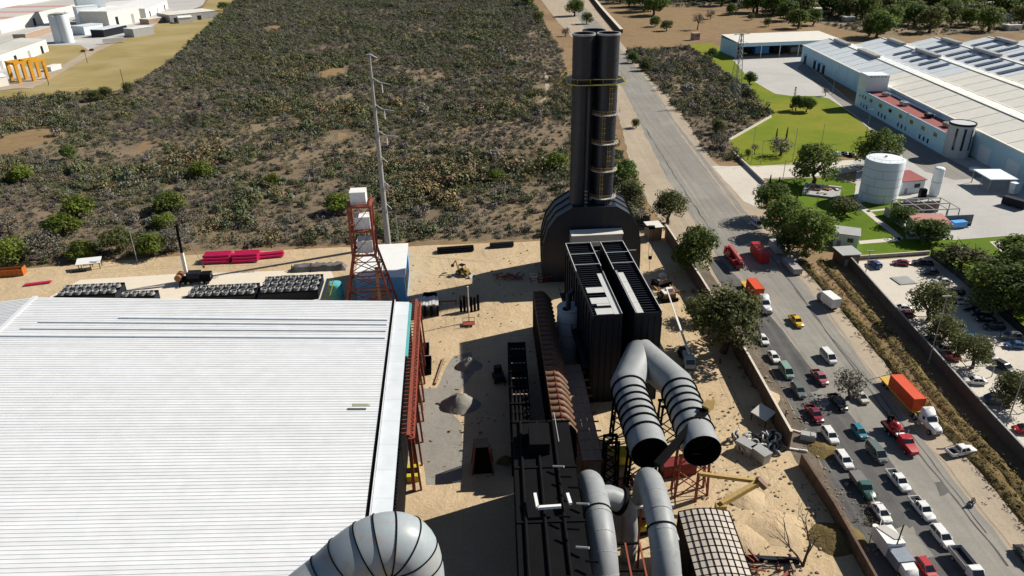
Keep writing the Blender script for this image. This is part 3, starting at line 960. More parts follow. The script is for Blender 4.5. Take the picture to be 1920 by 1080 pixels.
# ---- red crane runway beside the hall
rw = thing('crane_runway', 'red oxide steel crane runway along the hall wall', 'crane runway', (HALL[0] - 1.5 * math.cos(SITE), HALL[1] - 1.5 * math.sin(SITE), 0), SITE)
for k in range(8):
    y0 = 3 - 6.5 * k
    MB().beam((6.4, y0, 0), (6.4, y0, 12.4), 0.55).beam((7.6, y0, 0), (7.0, y0, 12.4), 0.35).build('column', REDST, rw)
MB().beam((6.4, 4, 12.7), (6.4, -44, 12.7), 0.5, 0.7).build('runway_beam', REDST, rw)
MB().beam((7.3, 4, 12.2), (7.3, -44, 12.2), 0.25, 0.35).build('lower_chord', REDST, rw)
b = MB()
for k in range(40):
    y0 = 3.5 - 1.2 * k
    b.beam((6.4, y0, 12.7), (7.3, y0 - 0.6, 12.2), 0.12).beam((7.3, y0 - 0.6, 12.2), (6.4, y0 - 1.2, 12.7), 0.12)
    b.beam((5.2, y0, 12.9), (6.4, y0, 12.9), 0.16)
b.build('lacing', REDST, rw)
b = MB()
for k in range(9):
    b.beam((7.5, 1 - 3 * k, 0.5), (7.5, -2 - 3 * k, 6 if k % 2 else 10), 0.16)
b.build('bracing', REDST, rw)

# ---- inclined tower with three white boxes, red legs
tw = thing('lattice_tower', 'red oxide lattice tower carrying white boxes on three decks', 'tower', (-34.5, 160.5, 0), SITE)
def leg_line(sx, sy):
    return [Vector((sx * 6.6, sy * 4.2, 0)), Vector((sx * 2.6, sy * 2.5, 17.5)), Vector((sx * 2.45, sy * 2.4, 29.6))]
for sx in (-1, 1):
    for sy in (-1, 1):
        q = leg_line(sx, sy)
        MB().beam(q[0], q[1], 0.5).beam(q[1], q[2], 0.5).build('leg', REDST, tw)
lv = [0.0, 5.0, 9.5, 13.5, 17.5]
def on_leg(sx, sy, z):
    q = leg_line(sx, sy)
    if z <= 17.5: return q[0].lerp(q[1], z / 17.5)
    return q[1].lerp(q[2], (z - 17.5) / 12.1)
cs = [(-1, -1), (1, -1), (1, 1), (-1, 1)]
for i in range(4):
    a, c = cs[i], cs[(i + 1) % 4]
    for z0, z1 in zip(lv, lv[1:]):
        MB().beam(on_leg(*a, z0), on_leg(*c, z1), 0.16).beam(on_leg(*a, z1), on_leg(*c, z0), 0.16).beam(on_leg(*a, z1), on_leg(*c, z1), 0.2).build('brace', REDST, tw)
    for z0, z1 in ((17.5, 23.5), (23.5, 29.6)):
        MB().beam(on_leg(*a, z0), on_leg(*c, z1), 0.14).build('brace', REDST, tw)
for z in (17.7, 23.6, 29.6):
    b = MB()
    for i in range(4):
        b.beam(on_leg(*cs[i], z), on_leg(*cs[(i + 1) % 4], z), 0.5, 0.45)
    b.build('deck_frame', REDST, tw)
    b = MB()
    for k in range(6):
        b.beam((-2.4 + 0.96 * k, -2.3, z), (-2.4 + 0.96 * k, 2.3, z), 0.12)
    b.build('deck_grating', REDST, tw)
    if z > 29:
        b = MB()
        for sx, sy, ex, ey in ((-2.6, -2.5, 2.6, -2.5), (2.6, -2.5, 2.6, 2.5)):
            for zz in (0.6, 1.1):
                b.beam((sx, sy, z + zz), (ex, ey, z + zz), 0.08)
        b.build('railing', REDST, tw)
for k, (z, lb) in enumerate(((29.85, 'white box unit on the top deck of the red tower'), (23.85, 'white box unit on the middle deck of the red tower'), (17.95, 'white box unit on the lowest deck of the red tower'))):
    o = MB().b6(-1.75, -1.7, 0, 1.75, 1.6, 2.9).build('box_unit', WHITE)
    o.location = L2W((-34.5, 160.5), -0.1 if k == 0 else 0.3, 0, z)
    o.rotation_euler = (0, 0, SITE)
    tag(o, lb, 'equipment box', 'white boxes on the red tower')
    MB().b6(-1.82, -1.77, 2.9, 1.82, 1.67, 3.0).build('lid', WHITE, o)
    MB().b6(-0.6, -1.78, 0.3, 0.5, -1.7, 2.2).build('door', WHITE, o)

# ---- blue shed with a white roof
bs = thing('blue_shed', 'blue clad shed with a flat white roof behind the red tower', 'shed', (-39.0, 166.0, 0), SITE)
MB().b6(0, 0, 0, 12.2, 20.5, 7.8).build('wall', BLUE, bs)
for k in range(4):
    MB().b6(-0.2, -0.2 + 5.2 * k, 7.8, 12.4, 5.0 + 5.2 * k, 8.05).build('roof_panel', WHITE, bs)
MB().b6(3.5, -0.08, 0, 7.5, 0.0, 5.0).build('door', GREY, bs)
MB().b6(12.2, 3, 1.2, 12.28, 17, 6).build('side_panel', DARK, bs)

# ---- steel transmission monopole
mp = at(728, 462)
pole = thing('transmission_pole', 'tall tapering grey steel transmission pole with short arms', 'pole', (mp.x, mp.y, 0))
MB().tube([(0, 0, 0), (0, 0, 28), (0, 0, 55.6)], [0.95, 0.62, 0.26], 12).build('shaft', GREY, pole, True)
MB().cyl((0, 0, 0), 1.5, 0.5, 12).build('footing', CONCW, pole)
for z, ln in ((48.6, 4.8), (41.4, 5.2), (34.2, 5.6)):
    a = MB()
    a.tube([(0, 0, z + 1.0), (2.0, 0, z - 0.4), (2.9, 0, z - 0.6)], 0.16, 6).tube([(2.9, 0, z - 0.6), (ln, 0, z - 1.0)], 0.17, 6)
    ar = a.build('arm', GREY, pole)
    MB().tube([(2.6, 0, z - 0.7), (2.6, 0, z - 3.2)], 0.14, 6).build('insulator', WHITE, ar)
for z in (27.2, 20.0, 13.2):
    MB().tube([(0.3, 0, z + 0.6), (2.1, 0, z - 1.3)], 0.13, 6).build('arm', GREY, pole)
MB().tube([(-0.7, 0, 55.5), (0.2, 0, 55.6), (2.0, 0, 54.6)], 0.1, 6).build('top_arm', WHITE, pole)

def post(px, top, label, r=0.07, mt=None, group=None, head=None, name='lamp_post', cat='lamp post'):
    p = at(*px)
    h = hgt(px[0], px[1], top)
    t = thing(name, label, cat, (p.x, p.y, 0), 0, group)
    MB().tube([(0, 0, 0), (0, 0, h)], [r * 1.4, r], 8).build('shaft', mt or GREY, t)
    if head:
        MB().beam((-head, 0, h), (head, 0, h), 0.16, 0.12).box((head, 0, h - 0.05), (0.9, 0.35, 0.18)).box((-head, 0, h - 0.05), (0.9, 0.35, 0.18)).build('lamp_head', mt or GREY, t)
    else:
        MB().box((0, 0, h), (0.35, 0.35, 0.2)).build('cap', mt or GREY, t)
    MB().cyl((0, 0, 0), r * 3, 0.3, 8).build('base', CONCW, t)
    return t
post((748, 461), 408, 'thin pale post behind the white roofed shed', 0.09)
post((258, 492), 428, 'slim lamp post at the yard edge left of the mobile crane', 0.1, head=0.5)

# ---- filter house with twin rows
FH = at(1112, 592, 20.0)
fh = thing('filter_house', 'dark twin row filter house with open ribbed tops', 'filter house', (FH.x, FH.y, 0), SITE)
FW_, FL_, FZ = 13.3, 34.4, 20.0
for nm, x0, x1 in (('left', 0.0, 5.7), ('right', 8.1, FW_)):
    MB().b6(x0, 0, 0, x1, FL_, FZ - 1.0).build('casing', DARK, fh)
    for xx in (x0 + 0.08, x1 - 0.08):
        MB().b6(xx - 0.08, 0, FZ - 1.0, xx + 0.08, FL_, FZ).build('parapet', DARK, fh)
    for yy in (0.1, FL_ - 0.1):
        MB().b6(x0 + 0.17, yy - 0.08, FZ - 1.0, x1 - 0.17, yy + 0.08, FZ).build('parapet', DARK, fh)
    for k in range(34):
        MB().b6(x0 + 0.2, 0.6 + k * 1.02, FZ - 1.0, x1 - 0.2, 0.85 + k * 1.02, FZ - 0.35).build('roof_rib', DARK, fh)
MB().b6(5.7, 6, 0, 8.1, FL_, 9).build('centre_plenum', BLACK, fh)
MB().b6(5.7, FL_ - 0.4, 9, 8.1, FL_ - 0.1, FZ - 2).build('centre_panel', CONCW, fh)
# pale sheets laid on the tops
for x0, y0, x1, y1 in ((4.25, 0.1, 5.6, 18.5), (0.9, 0.7, 4.2, 3.1), (1.6, 4.2, 4.2, 5.0), (0.7, 5.1, 4.2, 7.6), (0.7, 9.8, 4.2, 12.2)):
    MB().b6(x0, y0, FZ - 0.3, x1, y1, FZ - 0.2).build('pale_sheet', LIGHTP, fh)
for k in range(4):
    MB().b6(8.75, 0.2 + 4.6 * k, FZ - 0.3, 9.9, 4.7 + 4.6 * k, FZ - 0.2).build('pale_sheet', LIGHTP, fh)
for xx in (5.62, 8.3, 8.55):
    MB().beam((xx, 0.1, FZ + 0.05), (xx, 19, FZ + 0.05), 0.1, 0.15).build('edge_trim', LIGHTP, fh)
for x0, x1 in ((0.0, 5.7), (8.1, FW_)):
    b = MB()
    for yy in (FL_, FL_ - 6.2, FL_ - 11.8):
        b.beam((x0, yy, FZ + 0.15), (x1, yy, FZ + 0.15), 0.14)
    b.beam((x0, FL_, FZ + 0.15), (x0, FL_ - 15, FZ + 0.15), 0.14)
    b.beam((x1, FL_, FZ + 0.15), (x1, FL_ - 13 if x0 == 0 else 0, FZ + 0.15), 0.14)
    b.build('rail', LIGHTP, fh)
MB().beam((5.7, FL_, FZ + 0.15), (8.1, FL_, FZ + 0.15), 0.12).beam((FW_, FL_ - 3, FZ - 1), (FW_ + 2.6, FL_ - 3, FZ - 1), 0.12).build('rail', LIGHTP, fh)
for k in range(12):
    MB().b6(-0.25, 0.3 + 3.0 * k, 0, 0.0, 0.6 + 3.0 * k, FZ - 1.1).build('stiffener', DARK, fh)
for k in range(5):
    for x0 in (0.4, 8.4):
        MB().b6(x0 + 1.2 * k, -0.2, 0, x0 + 1.2 * k + 0.2, 0, FZ - 1.2).build('stiffener', DARK, fh)
MB().b6(-1.4, 1, 7.8, -0.25, FL_ - 1, 7.95).build('catwalk', DARK, fh)
b = MB()
for k in range(12):
    b.beam((-1.35, 1 + 3 * k, 8), (-1.35, 1 + 3 * k, 9.1), 0.07)
b.beam((-1.35, 1, 9.1), (-1.35, FL_ - 1, 9.1), 0.07)
b.build('handrail', DARK, fh)

# ---- fan house behind the filter house
a0, a1 = at(1073, 442, 15.0), at(1156, 434, 15.0)
fnh = thing('fan_house', 'grey concrete fan house with a pale sloped top and dark doorway', 'building', (a0.x, a0.y, 0), SITE)
MB().b6(0, 0, 0, 4.0, 6.5, 14.8).b6(8.6, 0, 0, 13.0, 6.5, 14.8).b6(4.0, 0.002, 11.8, 8.6, 6.5, 14.8).build('wall', CONCW, fnh)
MB().b6(4.0, 2.5, 0, 8.6, 2.7, 11.8).build('doorway', BLACK, fnh)
MB().extr([(-0.2, -0.2, 14.81), (13.2, -0.2, 14.81), (13.2, -0.2, 15.0), (-0.2, -0.2, 15.0)], (0, 2.8, 0.5)).build('roof_slab', OFFW, fnh)
MB().b6(0, 2.7, 14.82, 13, 6.5, 15.2).build('roof_back', DARK, fnh)

# ---- chimney group
SX, SY = 20.9, 184.5
ch = thing('chimney_group', 'tall dark triple flue chimney rising from a rounded plenum', 'chimney', (SX, SY, 0))
ZT = 62.9
prof = [(-12.4, 0), (-12.6, 6), (-12.3, 11), (-11.2, 15.2), (-8.8, 18.6), (-5.0, 21.0), (6.2, 21.0), (9.6, 18.9), (11.8, 15.4), (12.6, 11), (12.8, 6), (12.8, 0)]
MB().extr([(x, -6.5, z) for x, z in prof], (0, 13, 0)).build('plenum', STACKM, ch)
pb = MB()
for (x0, z0), (x1, z1) in zip(prof, prof[1:]):
    for yy in (-6.6, -2.2, 2.2, 6.6):
        pb.beam((x0 * 1.01, yy, z0 * 1.005), (x1 * 1.01, yy, z1 * 1.005), 0.25, 0.3)
pb.build('plenum_bands', STACKM, ch)
fl = ((-2.95, -2.0), (2.95, -2.0), (0.0, 3.3))
for k, (x, y) in enumerate(fl):
    r = 2.62
    b = MB().lathe([(r + 0.25, 18), (r, 21), (r, ZT), (r - 0.22, ZT), (r - 0.22, ZT - 14), (0.0, ZT - 14)], (x, y, 0), 32)
    f = b.build('flue', STACKM, ch, True)
    MB().lathe([(r + 0.02, ZT - 0.35), (r + 0.2, ZT - 0.35), (r + 0.2, ZT + 0.06), (r - 0.2, ZT + 0.06)], (x, y, 0), 32).build('rim', GREY if k != 2 else STACKM, f)
    for z in (26, 31, 36.5, 42, 47, 57):
        MB().lathe([(r + 0.01, z), (r + 0.09, z), (r + 0.09, z + 0.18), (r + 0.01, z + 0.18)], (x, y, 0), 32).build('weld_band', STACKM, f)
# octagonal inspection platform with yellow rails
zp = 51.9
oc = [(-6.9, -4.2), (-4.6, -6.3), (4.6, -6.3), (7.2, -3.6), (7.2, 3.6), (4.6, 7.4), (-4.6, 7.4), (-6.9, 4.0)]
MB().prism(oc, zp - 0.35, zp - 0.1).build('platform_deck', STACKM, ch)
b = MB()
for i in range(8):
    p, q = oc[i], oc[(i + 1) % 8]
    for zz in (-0.2, 1.1):
        b.beam((p[0], p[1], zp + zz), (q[0], q[1], zp + zz), 0.08, 0.08 if zz > 0 else 0.22)
    for k in range(3):
        c = Vector((p[0], p[1], zp)).lerp(Vector((q[0], q[1], zp)), k / 3)
        b.beam(c, c + Vector((0, 0, 1.1)), 0.05)
b.build('platform_railing', YELLOW, ch)
for k, z in enumerate((44.0, 36.8, 29.8, 22.6)):
    pl = MB()
    x, y = fl[1]
    pts = [(x + 3.5 * math.cos(a), y + 3.5 * math.sin(a)) for a in [R_(q) for q in range(195, 376, 15)]]
    inn = [(x + 2.64 * math.cos(a), y + 2.64 * math.sin(a)) for a in [R_(q) for q in range(375, 194, -15)]]
    pl.prism(pts + inn, z, z + 0.14)
    po = pl.build('ring_platform', LIGHTP, ch)
    b = MB()
    for i in range(len(pts)):
        b.beam((*pts[i], z), (*pts[i], z + 1.1), 0.06)
    for zz in (0.55, 1.1):
        for p, q in zip(pts, pts[1:]):
            b.beam((*p, z + zz), (*q, z + zz), 0.07)
    b.build('railing', YELLOWD, po)
for k, (z0, z1) in enumerate(((15.5, 22.6), (22.6, 29.8), (29.8, 36.8), (36.8, 44.0), (44.0, 51.8))):
    an = R_(285 if k % 2 == 0 else 255)
    x, y = fl[1][0] + 2.95 * math.cos(an), fl[1][1] + 2.95 * math.sin(an)
    b = MB()
    for s in (-0.3, 0.3):
        b.beam((x + s, y, z0), (x + s, y, z1), 0.08)
    n = int((z1 - z0) / 0.6)
    for i in range(n):
        z = z0 + 0.6 * i
        b.beam((x - 0.3, y, z), (x + 0.3, y, z), 0.05)
        if i % 2 and z > z0 + 2:
            b.beam((x - 0.45, y - 0.6, z), (x + 0.45, y - 0.6, z), 0.05).beam((x - 0.4, y, z), (x - 0.45, y - 0.6, z), 0.05).beam((x + 0.4, y, z), (x + 0.45, y - 0.6, z), 0.05)
    b.build('ladder', YELLOWD, ch)
b = MB().tube([(-1.6, -5.2, 16.5), (-1.6, -5.2, 51)], 0.35, 10)
dp = b.build('drain_pipe', STACKM, ch, True)
MB().tube([(-1.6, -5.2, 15.6), (-1.6, -5.2, 16.6)], [0.15, 0.5], 10).build('pipe_end', LIGHTP, ch)
for z in range(17, 26):
    MB().lathe([(0.36, z), (0.48, z), (0.48, z + 0.15), (0.36, z + 0.15)], (-1.6, -5.2, 0), 10).build('pipe_collar', GREY, dp)

# ---- hairpin cooler with brown tubes
C0, C1 = at(1010, 545, 11.0), at(1052, 795, 11.0)
cz = thing('tube_cooler', 'long cooler with a row of bent brown tubes on top', 'cooler', (C1.x, C1.y, 0), math.atan2(-(C0.x - C1.x), C0.y - C1.y))
CLn = (C0 - C1).length
MB().b6(-0.9, 0, 0, 2.3, CLn, 9.2).build('casing', mat('cooler_casing', (0.02, 0.014, 0.011), 0.8, 0.3, 0.8, streak=True), cz)
nt_ = 27
tb = MB().tube([(-1.15, 0, 10.55), (0.35, 0, 10.6), (0.9, 0, 10.45), (1.6, 0, 9.7), (2.55, 0, 8.4)], [0.6, 0.62, 0.62, 0.6, 0.56], 10).mesh('cooling_tube', BROWN, True)
cb = MB().tube([(-1.32, 0, 10.55), (-1.1, 0, 10.55)], 0.7, 10).mesh('tube_flange', BROWN)
rb = MB().tube([(0.25, 0, 10.6), (0.45, 0, 10.6)], 0.7, 10).mesh('tube_collar', REDST)
vb = MB().tube([(-1.0, 0, 0.5), (-1.0, 0, 10.2)], 0.42, 8).mesh('riser', mat('shade_dark_riser', (0.022, 0.015, 0.012), 0.8, 0.3, 0.8, spec=0.1), True)  # riser colour darkened to carry the shade on this side
for k in range(nt_):
    y = 1.0 + (CLn - 1.6) * k / (nt_ - 1)
    o = bpy.data.objects.new('cooling_tube', tb)
    COL.objects.link(o); o.parent = cz; o.location = (0, y, 0)
    for me_, nm in ((cb, 'tube_flange'), (rb, 'tube_collar')):
        q = bpy.data.objects.new(nm, me_)
        COL.objects.link(q); q.parent = o
    q = bpy.data.objects.new('riser', vb)
    COL.objects.link(q); q.parent = cz; q.location = (0, y, 0)
MB().b6(-0.95, -0.3, 0, 2.6, -0.05, 9.6).extr([(-0.95, -0.05, 9.6), (2.6, -0.05, 9.6), (1.7, -0.05, 10.8), (-0.6, -0.05, 10.8)], (0, -0.25, 0)).build('end_plate', BLACK, cz)
wk = thing('grating_walkway', 'rusty brown grating walkway beside the tube cooler', 'walkway', (C1.x + 3.4, C1.y - 3.5, 0), math.atan2(-(C0.x - C1.x), C0.y - C1.y))
for k in range(11):
    for j in range(3):
        MB().b6(0.05 + 1.15 * j, 0.05 + 2.7 * k, 5.9, 1.15 + 1.15 * j, 2.65 + 2.7 * k, 6.0).build('grating_panel', WALKB, wk)
    MB().beam((0, 2.7 * k, 5.8), (4.4, 2.7 * k, 5.8), 0.16, 0.25).build('cross_beam', REDST, wk)
    if k % 3 == 0:
        for xx in (0.1, 3.4):
            MB().beam((xx, 0.2 + 2.7 * k, 0), (xx, 0.2 + 2.7 * k, 5.7), 0.22).build('post', REDST, wk)
for xx in (0, 3.5):
    MB().beam((xx, 0, 5.75), (xx, 29.7, 5.75), 0.16, 0.3).build('side_beam', REDST, wk)

# ---- slender silver tank between cooler and filter house
st = thing('process_tank', 'slender silver upright tank beside the brown tubes', 'tank', (12.3, 141.5, 0))
MB().lathe([(0, 12.5), (2.5, 12.2), (2.6, 12.0), (2.6, 0.0)], n=28).build('shell', SILVER, st, True)
for z in (3, 6, 9, 11.8):
    MB().lathe([(2.6, z), (2.68, z), (2.68, z + 0.15), (2.6, z + 0.15)], n=28).build('band', GREY, st)
MB().tube([(-0.3, -1.4, 12.2), (-0.3, -1.4, 14.2), (-0.3, -0.9, 15.2), (0.8, -0.3, 16.0)], 0.55, 10).build('vent_pipe', STACKM, st, True)
MB().tube([(-0.8, -1.5, 12.25), (-0.8, -1.5, 12.45)], 0.75, 12).build('manhole', BLACK, st)
MB().beam((2.7, -0.2, 0.2), (2.7, -0.2, 13), 0.07).beam((2.7, 0.3, 0.2), (2.7, 0.3, 13), 0.07).build('ladder', GREY, st)

# ---- dark rack and dark process building next to it
rk = thing('pipe_rack', 'low dark pipe rack running beside the tube cooler', 'pipe rack', (-0.6, 101.5, 0), R_(1.0))
for k in range(7):
    for xx in (0.2, 3.6):
        MB().beam((xx, 5.4 * k, 0), (xx, 5.4 * k, 7.8), 0.35).build('column', BLACK, rk)
    MB().beam((0, 5.4 * k, 7.6), (3.8, 5.4 * k, 7.6), 0.3, 0.4).build('cross_beam', BLACK, rk)
    b = MB()
    for j in range(4):
        b.box((0.9 + 0.75 * j, 5.4 * k + 2.6, 7.95), (0.5, 0.25, 0.06))
    b.build('clamp_row', WALKB if k != 1 else BLACK, rk)
for j in range(5):
    MB().tube([(0.5 + 0.7 * j, 0, 7.3), (0.5 + 0.7 * j, 33, 7.3)], 0.27, 8).build('pipe', BLACK, rk)
MB().b6(0.0, 0.1, 0, 0.1, 32.3, 6.8).build('screen', BLACK, rk)
MB().b6(0.1, 0.0, 6.85, 3.8, 33, 6.95).build('tray', BLACK, rk)
DB = (-0.3, 97.0)
db = thing('process_building', 'black steel process building with open pipework on its roof', 'building', (DB[0], DB[1], 0), R_(1.0))
MB().b6(0, -57, 0, 9.0, 0, 15.2).build('wall', BLACK, db)
for k in range(5):
    MB().beam((0, -0.4 - 11 * k, 15.25), (9.2, -0.4 - 11 * k, 15.25), 0.35, 0.3).build('roof_beam', BLACK, db)
for j in range(3):
    MB().tube([(1.2 + 2.6 * j, -0.5, 15.4), (1.2 + 2.6 * j, -59, 15.4)], 0.22, 8).build('roof_pipe', BLACK, db)
MB().b6(2.4, -8.5, 15.2, 5.4, -3.2, 17.2).build('roof_housing', BLACK, db)
MB().beam((6.7, 0.5, 16.4), (6.9, -7, 16.4), 0.1).build('rail', CONCW, db)
p0, p1, p2, p3, p4 = (at(1003, 926, 16.6), at(1008, 952, 16.6), at(1052, 949, 16.6), at(1064, 926, 16.6), at(1070, 945, 16.6))
wr = thing('white_rail', 'white painted pipe bend standing out on the black roof', 'pipe', (p1.x, p1.y, 16.6))
MB().beam(p0, p1, 0.42).wbuild('long_run', WHITE, wr)
MB().beam(p1, p2, 0.42).wbuild('cross_run', WHITE, wr)
o = MB().beam(p3, p4, 0.42).solo('white_rail', WHITE, p4)
tag(o, 'short straight white pipe right of the white pipe bend on the black roof', 'pipe')
for k in range(16):
    z = 15.9 + 0.3 * (k % 3)
    x0 = 5.6 + 0.9 * (k % 4)
    MB().tube([(x0, -12 - 2.6 * k, z), (x0 + 1.6, -12.6 - 2.6 * k, z + 0.4)], 0.16, 6).build('branch_pipe', CONCW if k % 3 == 0 else BLACK, db)

# ---- the twin big ducts
def duct(name, label, pts, r, rings, foot, ring_mat=None, n=28, mt=None, ringw=0.3, ringr=0.22, open_end=True):
    t = thing(name, label, 'duct', (foot[0], foot[1], 0))
    pts = [Vector(p) for p in pts]
    MB().tube(pts, r, n, cap=not open_end).wbuild('shell', mt or GREYD, t, True)
    if open_end:
        MB().tube([pts[-1] - (pts[-1] - pts[-2]).normalized() * 4, pts[-1] - (pts[-1] - pts[-2]).normalized() * 0.02], r * 0.97, n, cap=False).wbuild('lining', BLACK, t)
        e = (pts[-1] - pts[-2]).normalized()
        MB().tube([pts[-1] - e * 4.2, pts[-1] - e * 4.1], r * 0.96, n).wbuild('damper', BLACK, t)
    # rings at given fractions of the run
    ln = [0.0]
    for a, c in zip(pts, pts[1:]):
        ln.append(ln[-1] + (c - a).length)
    for f in rings:
        d = f * ln[-1]
        for i in range(len(pts) - 1):
            if ln[i] <= d <= ln[i + 1]:
                q = pts[i].lerp(pts[i + 1], (d - ln[i]) / (ln[i + 1] - ln[i]))
                e = (pts[i + 1] - pts[i]).normalized()
                MB().tube([q - e * ringw / 2, q + e * ringw / 2], r + ringr, n).wbuild('flange_ring', ring_mat or BLACK, t)
                break
    return t
def bez(ps, n=10):
    """smooth curve through control points (Catmull-Rom)"""
    ps = [Vector(p) for p in ps]
    out = []
    for i in range(len(ps) - 1):
        p0 = ps[max(i - 1, 0)]; p1 = ps[i]; p2 = ps[i + 1]; p3 = ps[min(i + 2, len(ps) - 1)]
        for j in range(n):
            t = j / n
            out.append(0.5 * ((2 * p1) + (-p0 + p2) * t + (2 * p0 - 5 * p1 + 4 * p2 - p3) * t * t + (-p0 + 3 * p1 - 3 * p2 + p3) * t ** 3))
    out.append(ps[-1])
    return out
ZD = 12.0
Lp = [at(1203, 662, 13.2), at(1176, 722, ZD), at(1219, 850, ZD)]
Rp = [at(1199, 662, 13.2), at(1268, 722, ZD), at(1317, 846, ZD)]
dl = duct('gas_duct', 'left one of the twin thick grey ducts, ringed and open ended', Lp, 3.05, [0.40, 0.50, 0.57, 0.64, 0.71, 0.78, 0.86], Lp[-1])
dr = duct('gas_duct', 'right one of the twin thick grey ducts, with a yellow boom head on it', Rp, 3.05, [0.45, 0.53, 0.60, 0.67, 0.75, 0.84], Rp[-1])
for t in (dl, dr):
    t['group'] = 'twin thick ducts'
def trestle(loc, w, h, label, mt, dd=2.0, n=2, rz=SITE):
    t = thing('duct_support', label, 'support', (loc[0], loc[1], 0), rz, 'duct support trestles')
    for sx in (-1, 1):
        for sy in (-1, 1):
            MB().beam((sx * w / 2, sy * dd / 2, 0), (sx * w / 2 * 0.85, sy * dd / 2, h), 0.35).build('leg', mt, t)
    for k in range(n):
        z0, z1 = h * k / n, h * (k + 1) / n
        for sy in (-1, 1):
            MB().beam((-w / 2, sy * dd / 2, z0), (w / 2 * 0.9, sy * dd / 2, z1), 0.16).beam((w / 2, sy * dd / 2, z0), (-w / 2 * 0.9, sy * dd / 2, z1), 0.16).build('cross_brace', mt, t)
        for sx in (-1, 1):
            MB().beam((sx * w / 2, -dd / 2, z0), (sx * w / 2 * 0.9, dd / 2, z1), 0.14).build('side_brace', mt, t)
    MB().beam((-w / 2, -dd / 2, h), (w / 2, -dd / 2, h), 0.35).beam((-w / 2, dd / 2, h), (w / 2, dd / 2, h), 0.35).build('cap_beam', mt, t)
    return t
trestle((21.2, 96.5), 5.6, 9.0, 'dark trestle under the mouth of the left thick duct', BLACK)
trestle((29.4, 96.5), 5.6, 9.0, 'trestle under the mouth of the right thick duct', REDST)
trestle((20.9, 112), 5.6, 9.0, 'dark trestle under the upper end of the left thick duct', BLACK)
trestle((29.0, 110), 5.6, 9.0, 'dark trestle under the upper end of the right thick duct', BLACK)
trestle((16.0, 98), 2.4, 10.5, 'narrow dark lattice mast left of the thick ducts', BLACK, n=5)

# lattice boom laid across the right duct, yellow head
q0, q1 = at(1322, 770, 15.2), at(1232, 872, 11.8)
bo = thing('lattice_boom', 'dark boom with a yellow head lying across the thick ducts', 'boom', (q1.x, q1.y, 0))
MB().beam(q0, q1, 1.1, 0.9).wbuild('boom', BLACK, bo)
MB().beam(q0 + (q0 - q1).normalized() * 1.6 + Vector((0, 0, 0.3)), q0 + Vector((0, 0, 0.3)), 1.3, 1.2).wbuild('head', YELLOWD, bo)
MB().beam(q0 + (q0 - q1).normalized() * 2.6, q0 + (q0 - q1).normalized() * 1.5, 0.5, 0.8).wbuild('hook_plate', YELLOWD, bo)

# ---- two slimmer grey ducts bending downwards
s1 = duct('gas_duct', 'slimmer grey duct with a branch, nearer the black building', bez([(10.9, 88.5, 4), (11.0, 88.2, 9.0), (11.2, 85.6, 12.0), (11.4, 80.5, 13.0), (11.5, 74.5, 12.6), (11.55, 70.5, 10.0), (11.6, 68.5, 6.0), (11.6, 68.0, 0.5)], 7), 1.95, [0.0, 0.47], (11.5, 78), open_end=False, n=24, ringr=0.12, ringw=0.22)
MB().tube([(11.3, 82.2, 12.6), (13.6, 82.6, 12.2), (15.2, 82.6, 11.4)], 1.7, 20).wbuild('branch', GREYD, s1, True)
MB().tube([(15.1, 82.6, 11.45), (15.6, 82.6, 11.2)], 2.1, 20).wbuild('branch_flange', BLACK, s1)
MB().tube([(15.6, 82.6, 11.2), (16.6, 82.4, 9.6), (16.9, 82.2, 6), (16.9, 82.2, 0.3)], 1.2, 14).wbuild('branch_leg', GREYD, s1, True)
s2 = duct('gas_duct', 'slimmer grey duct beside the panelled roof', bez([(20.2, 88.5, 4), (20.1, 88.2, 9.0), (20.0, 86.0, 12.0), (19.9, 80.5, 13.4), (19.8, 74.5, 12.8), (19.7, 70.0, 10.2), (19.6, 68.0, 6.0), (19.6, 67.5, 0.5)], 7), 1.95, [0.0, 0.55], (19.8, 78), open_end=False, n=24, ringr=0.12, ringw=0.22)
for t_, cps in ((s1, [(11.2, 85.6, 12.0), (11.4, 80.5, 13.0), (11.5, 77.5, 13.05), (11.52, 74.5, 12.6), (11.54, 72.4, 11.6), (11.55, 70.5, 10.0), (11.58, 69.3, 8.0), (11.6, 68.5, 6.0)]), (s2, [(20.0, 86.0, 12.0), (19.9, 80.5, 13.4), (19.85, 77.5, 13.4), (19.8, 74.5, 12.8), (19.75, 72.2, 11.8), (19.7, 70.0, 10.2), (19.65, 68.8, 8.0), (19.6, 68.0, 6.0)])):
    cps = [Vector(c) for c in cps]
    for i in range(1, len(cps) - 1):
        e = (cps[i + 1] - cps[i - 1]).normalized()
        MB().tube([cps[i] - e * .05, cps[i] + e * .05], 1.985, 24).wbuild('weld_seam', CONCW, t_)
# ---- foreground elbow over the hall roof
EC = [atd(500, 1215, 39.5), atd(565, 1140, 41.5), atd(622, 1092, 43), atd(675, 1045, 44), atd(722, 1022, 44.6), atd(757, 1028, 44.8), atd(772, 1064, 44.6), atd(778, 1120, 44.4)]
q = EC[-1]
EC += [Vector((q.x, q.y, q.z - 6)), Vector((q.x, q.y, 1.0))]
el = duct('gas_duct', 'huge weathered grey ringed elbow duct rising in front of the hall roof', bez(EC, 6), 2.6, [], (q.x, q.y), open_end=False, n=48, mt=GREYE)
path = bez(EC, 6)
for i in (7, 12, 16, 20, 23, 26, 29, 32, 35):
    e = (path[i + 1] - path[i - 1]).normalized()
    MB().tube([path[i] - e * .05, path[i] + e * .05], 2.68, 48).wbuild('flange_ring', BLACK, el)
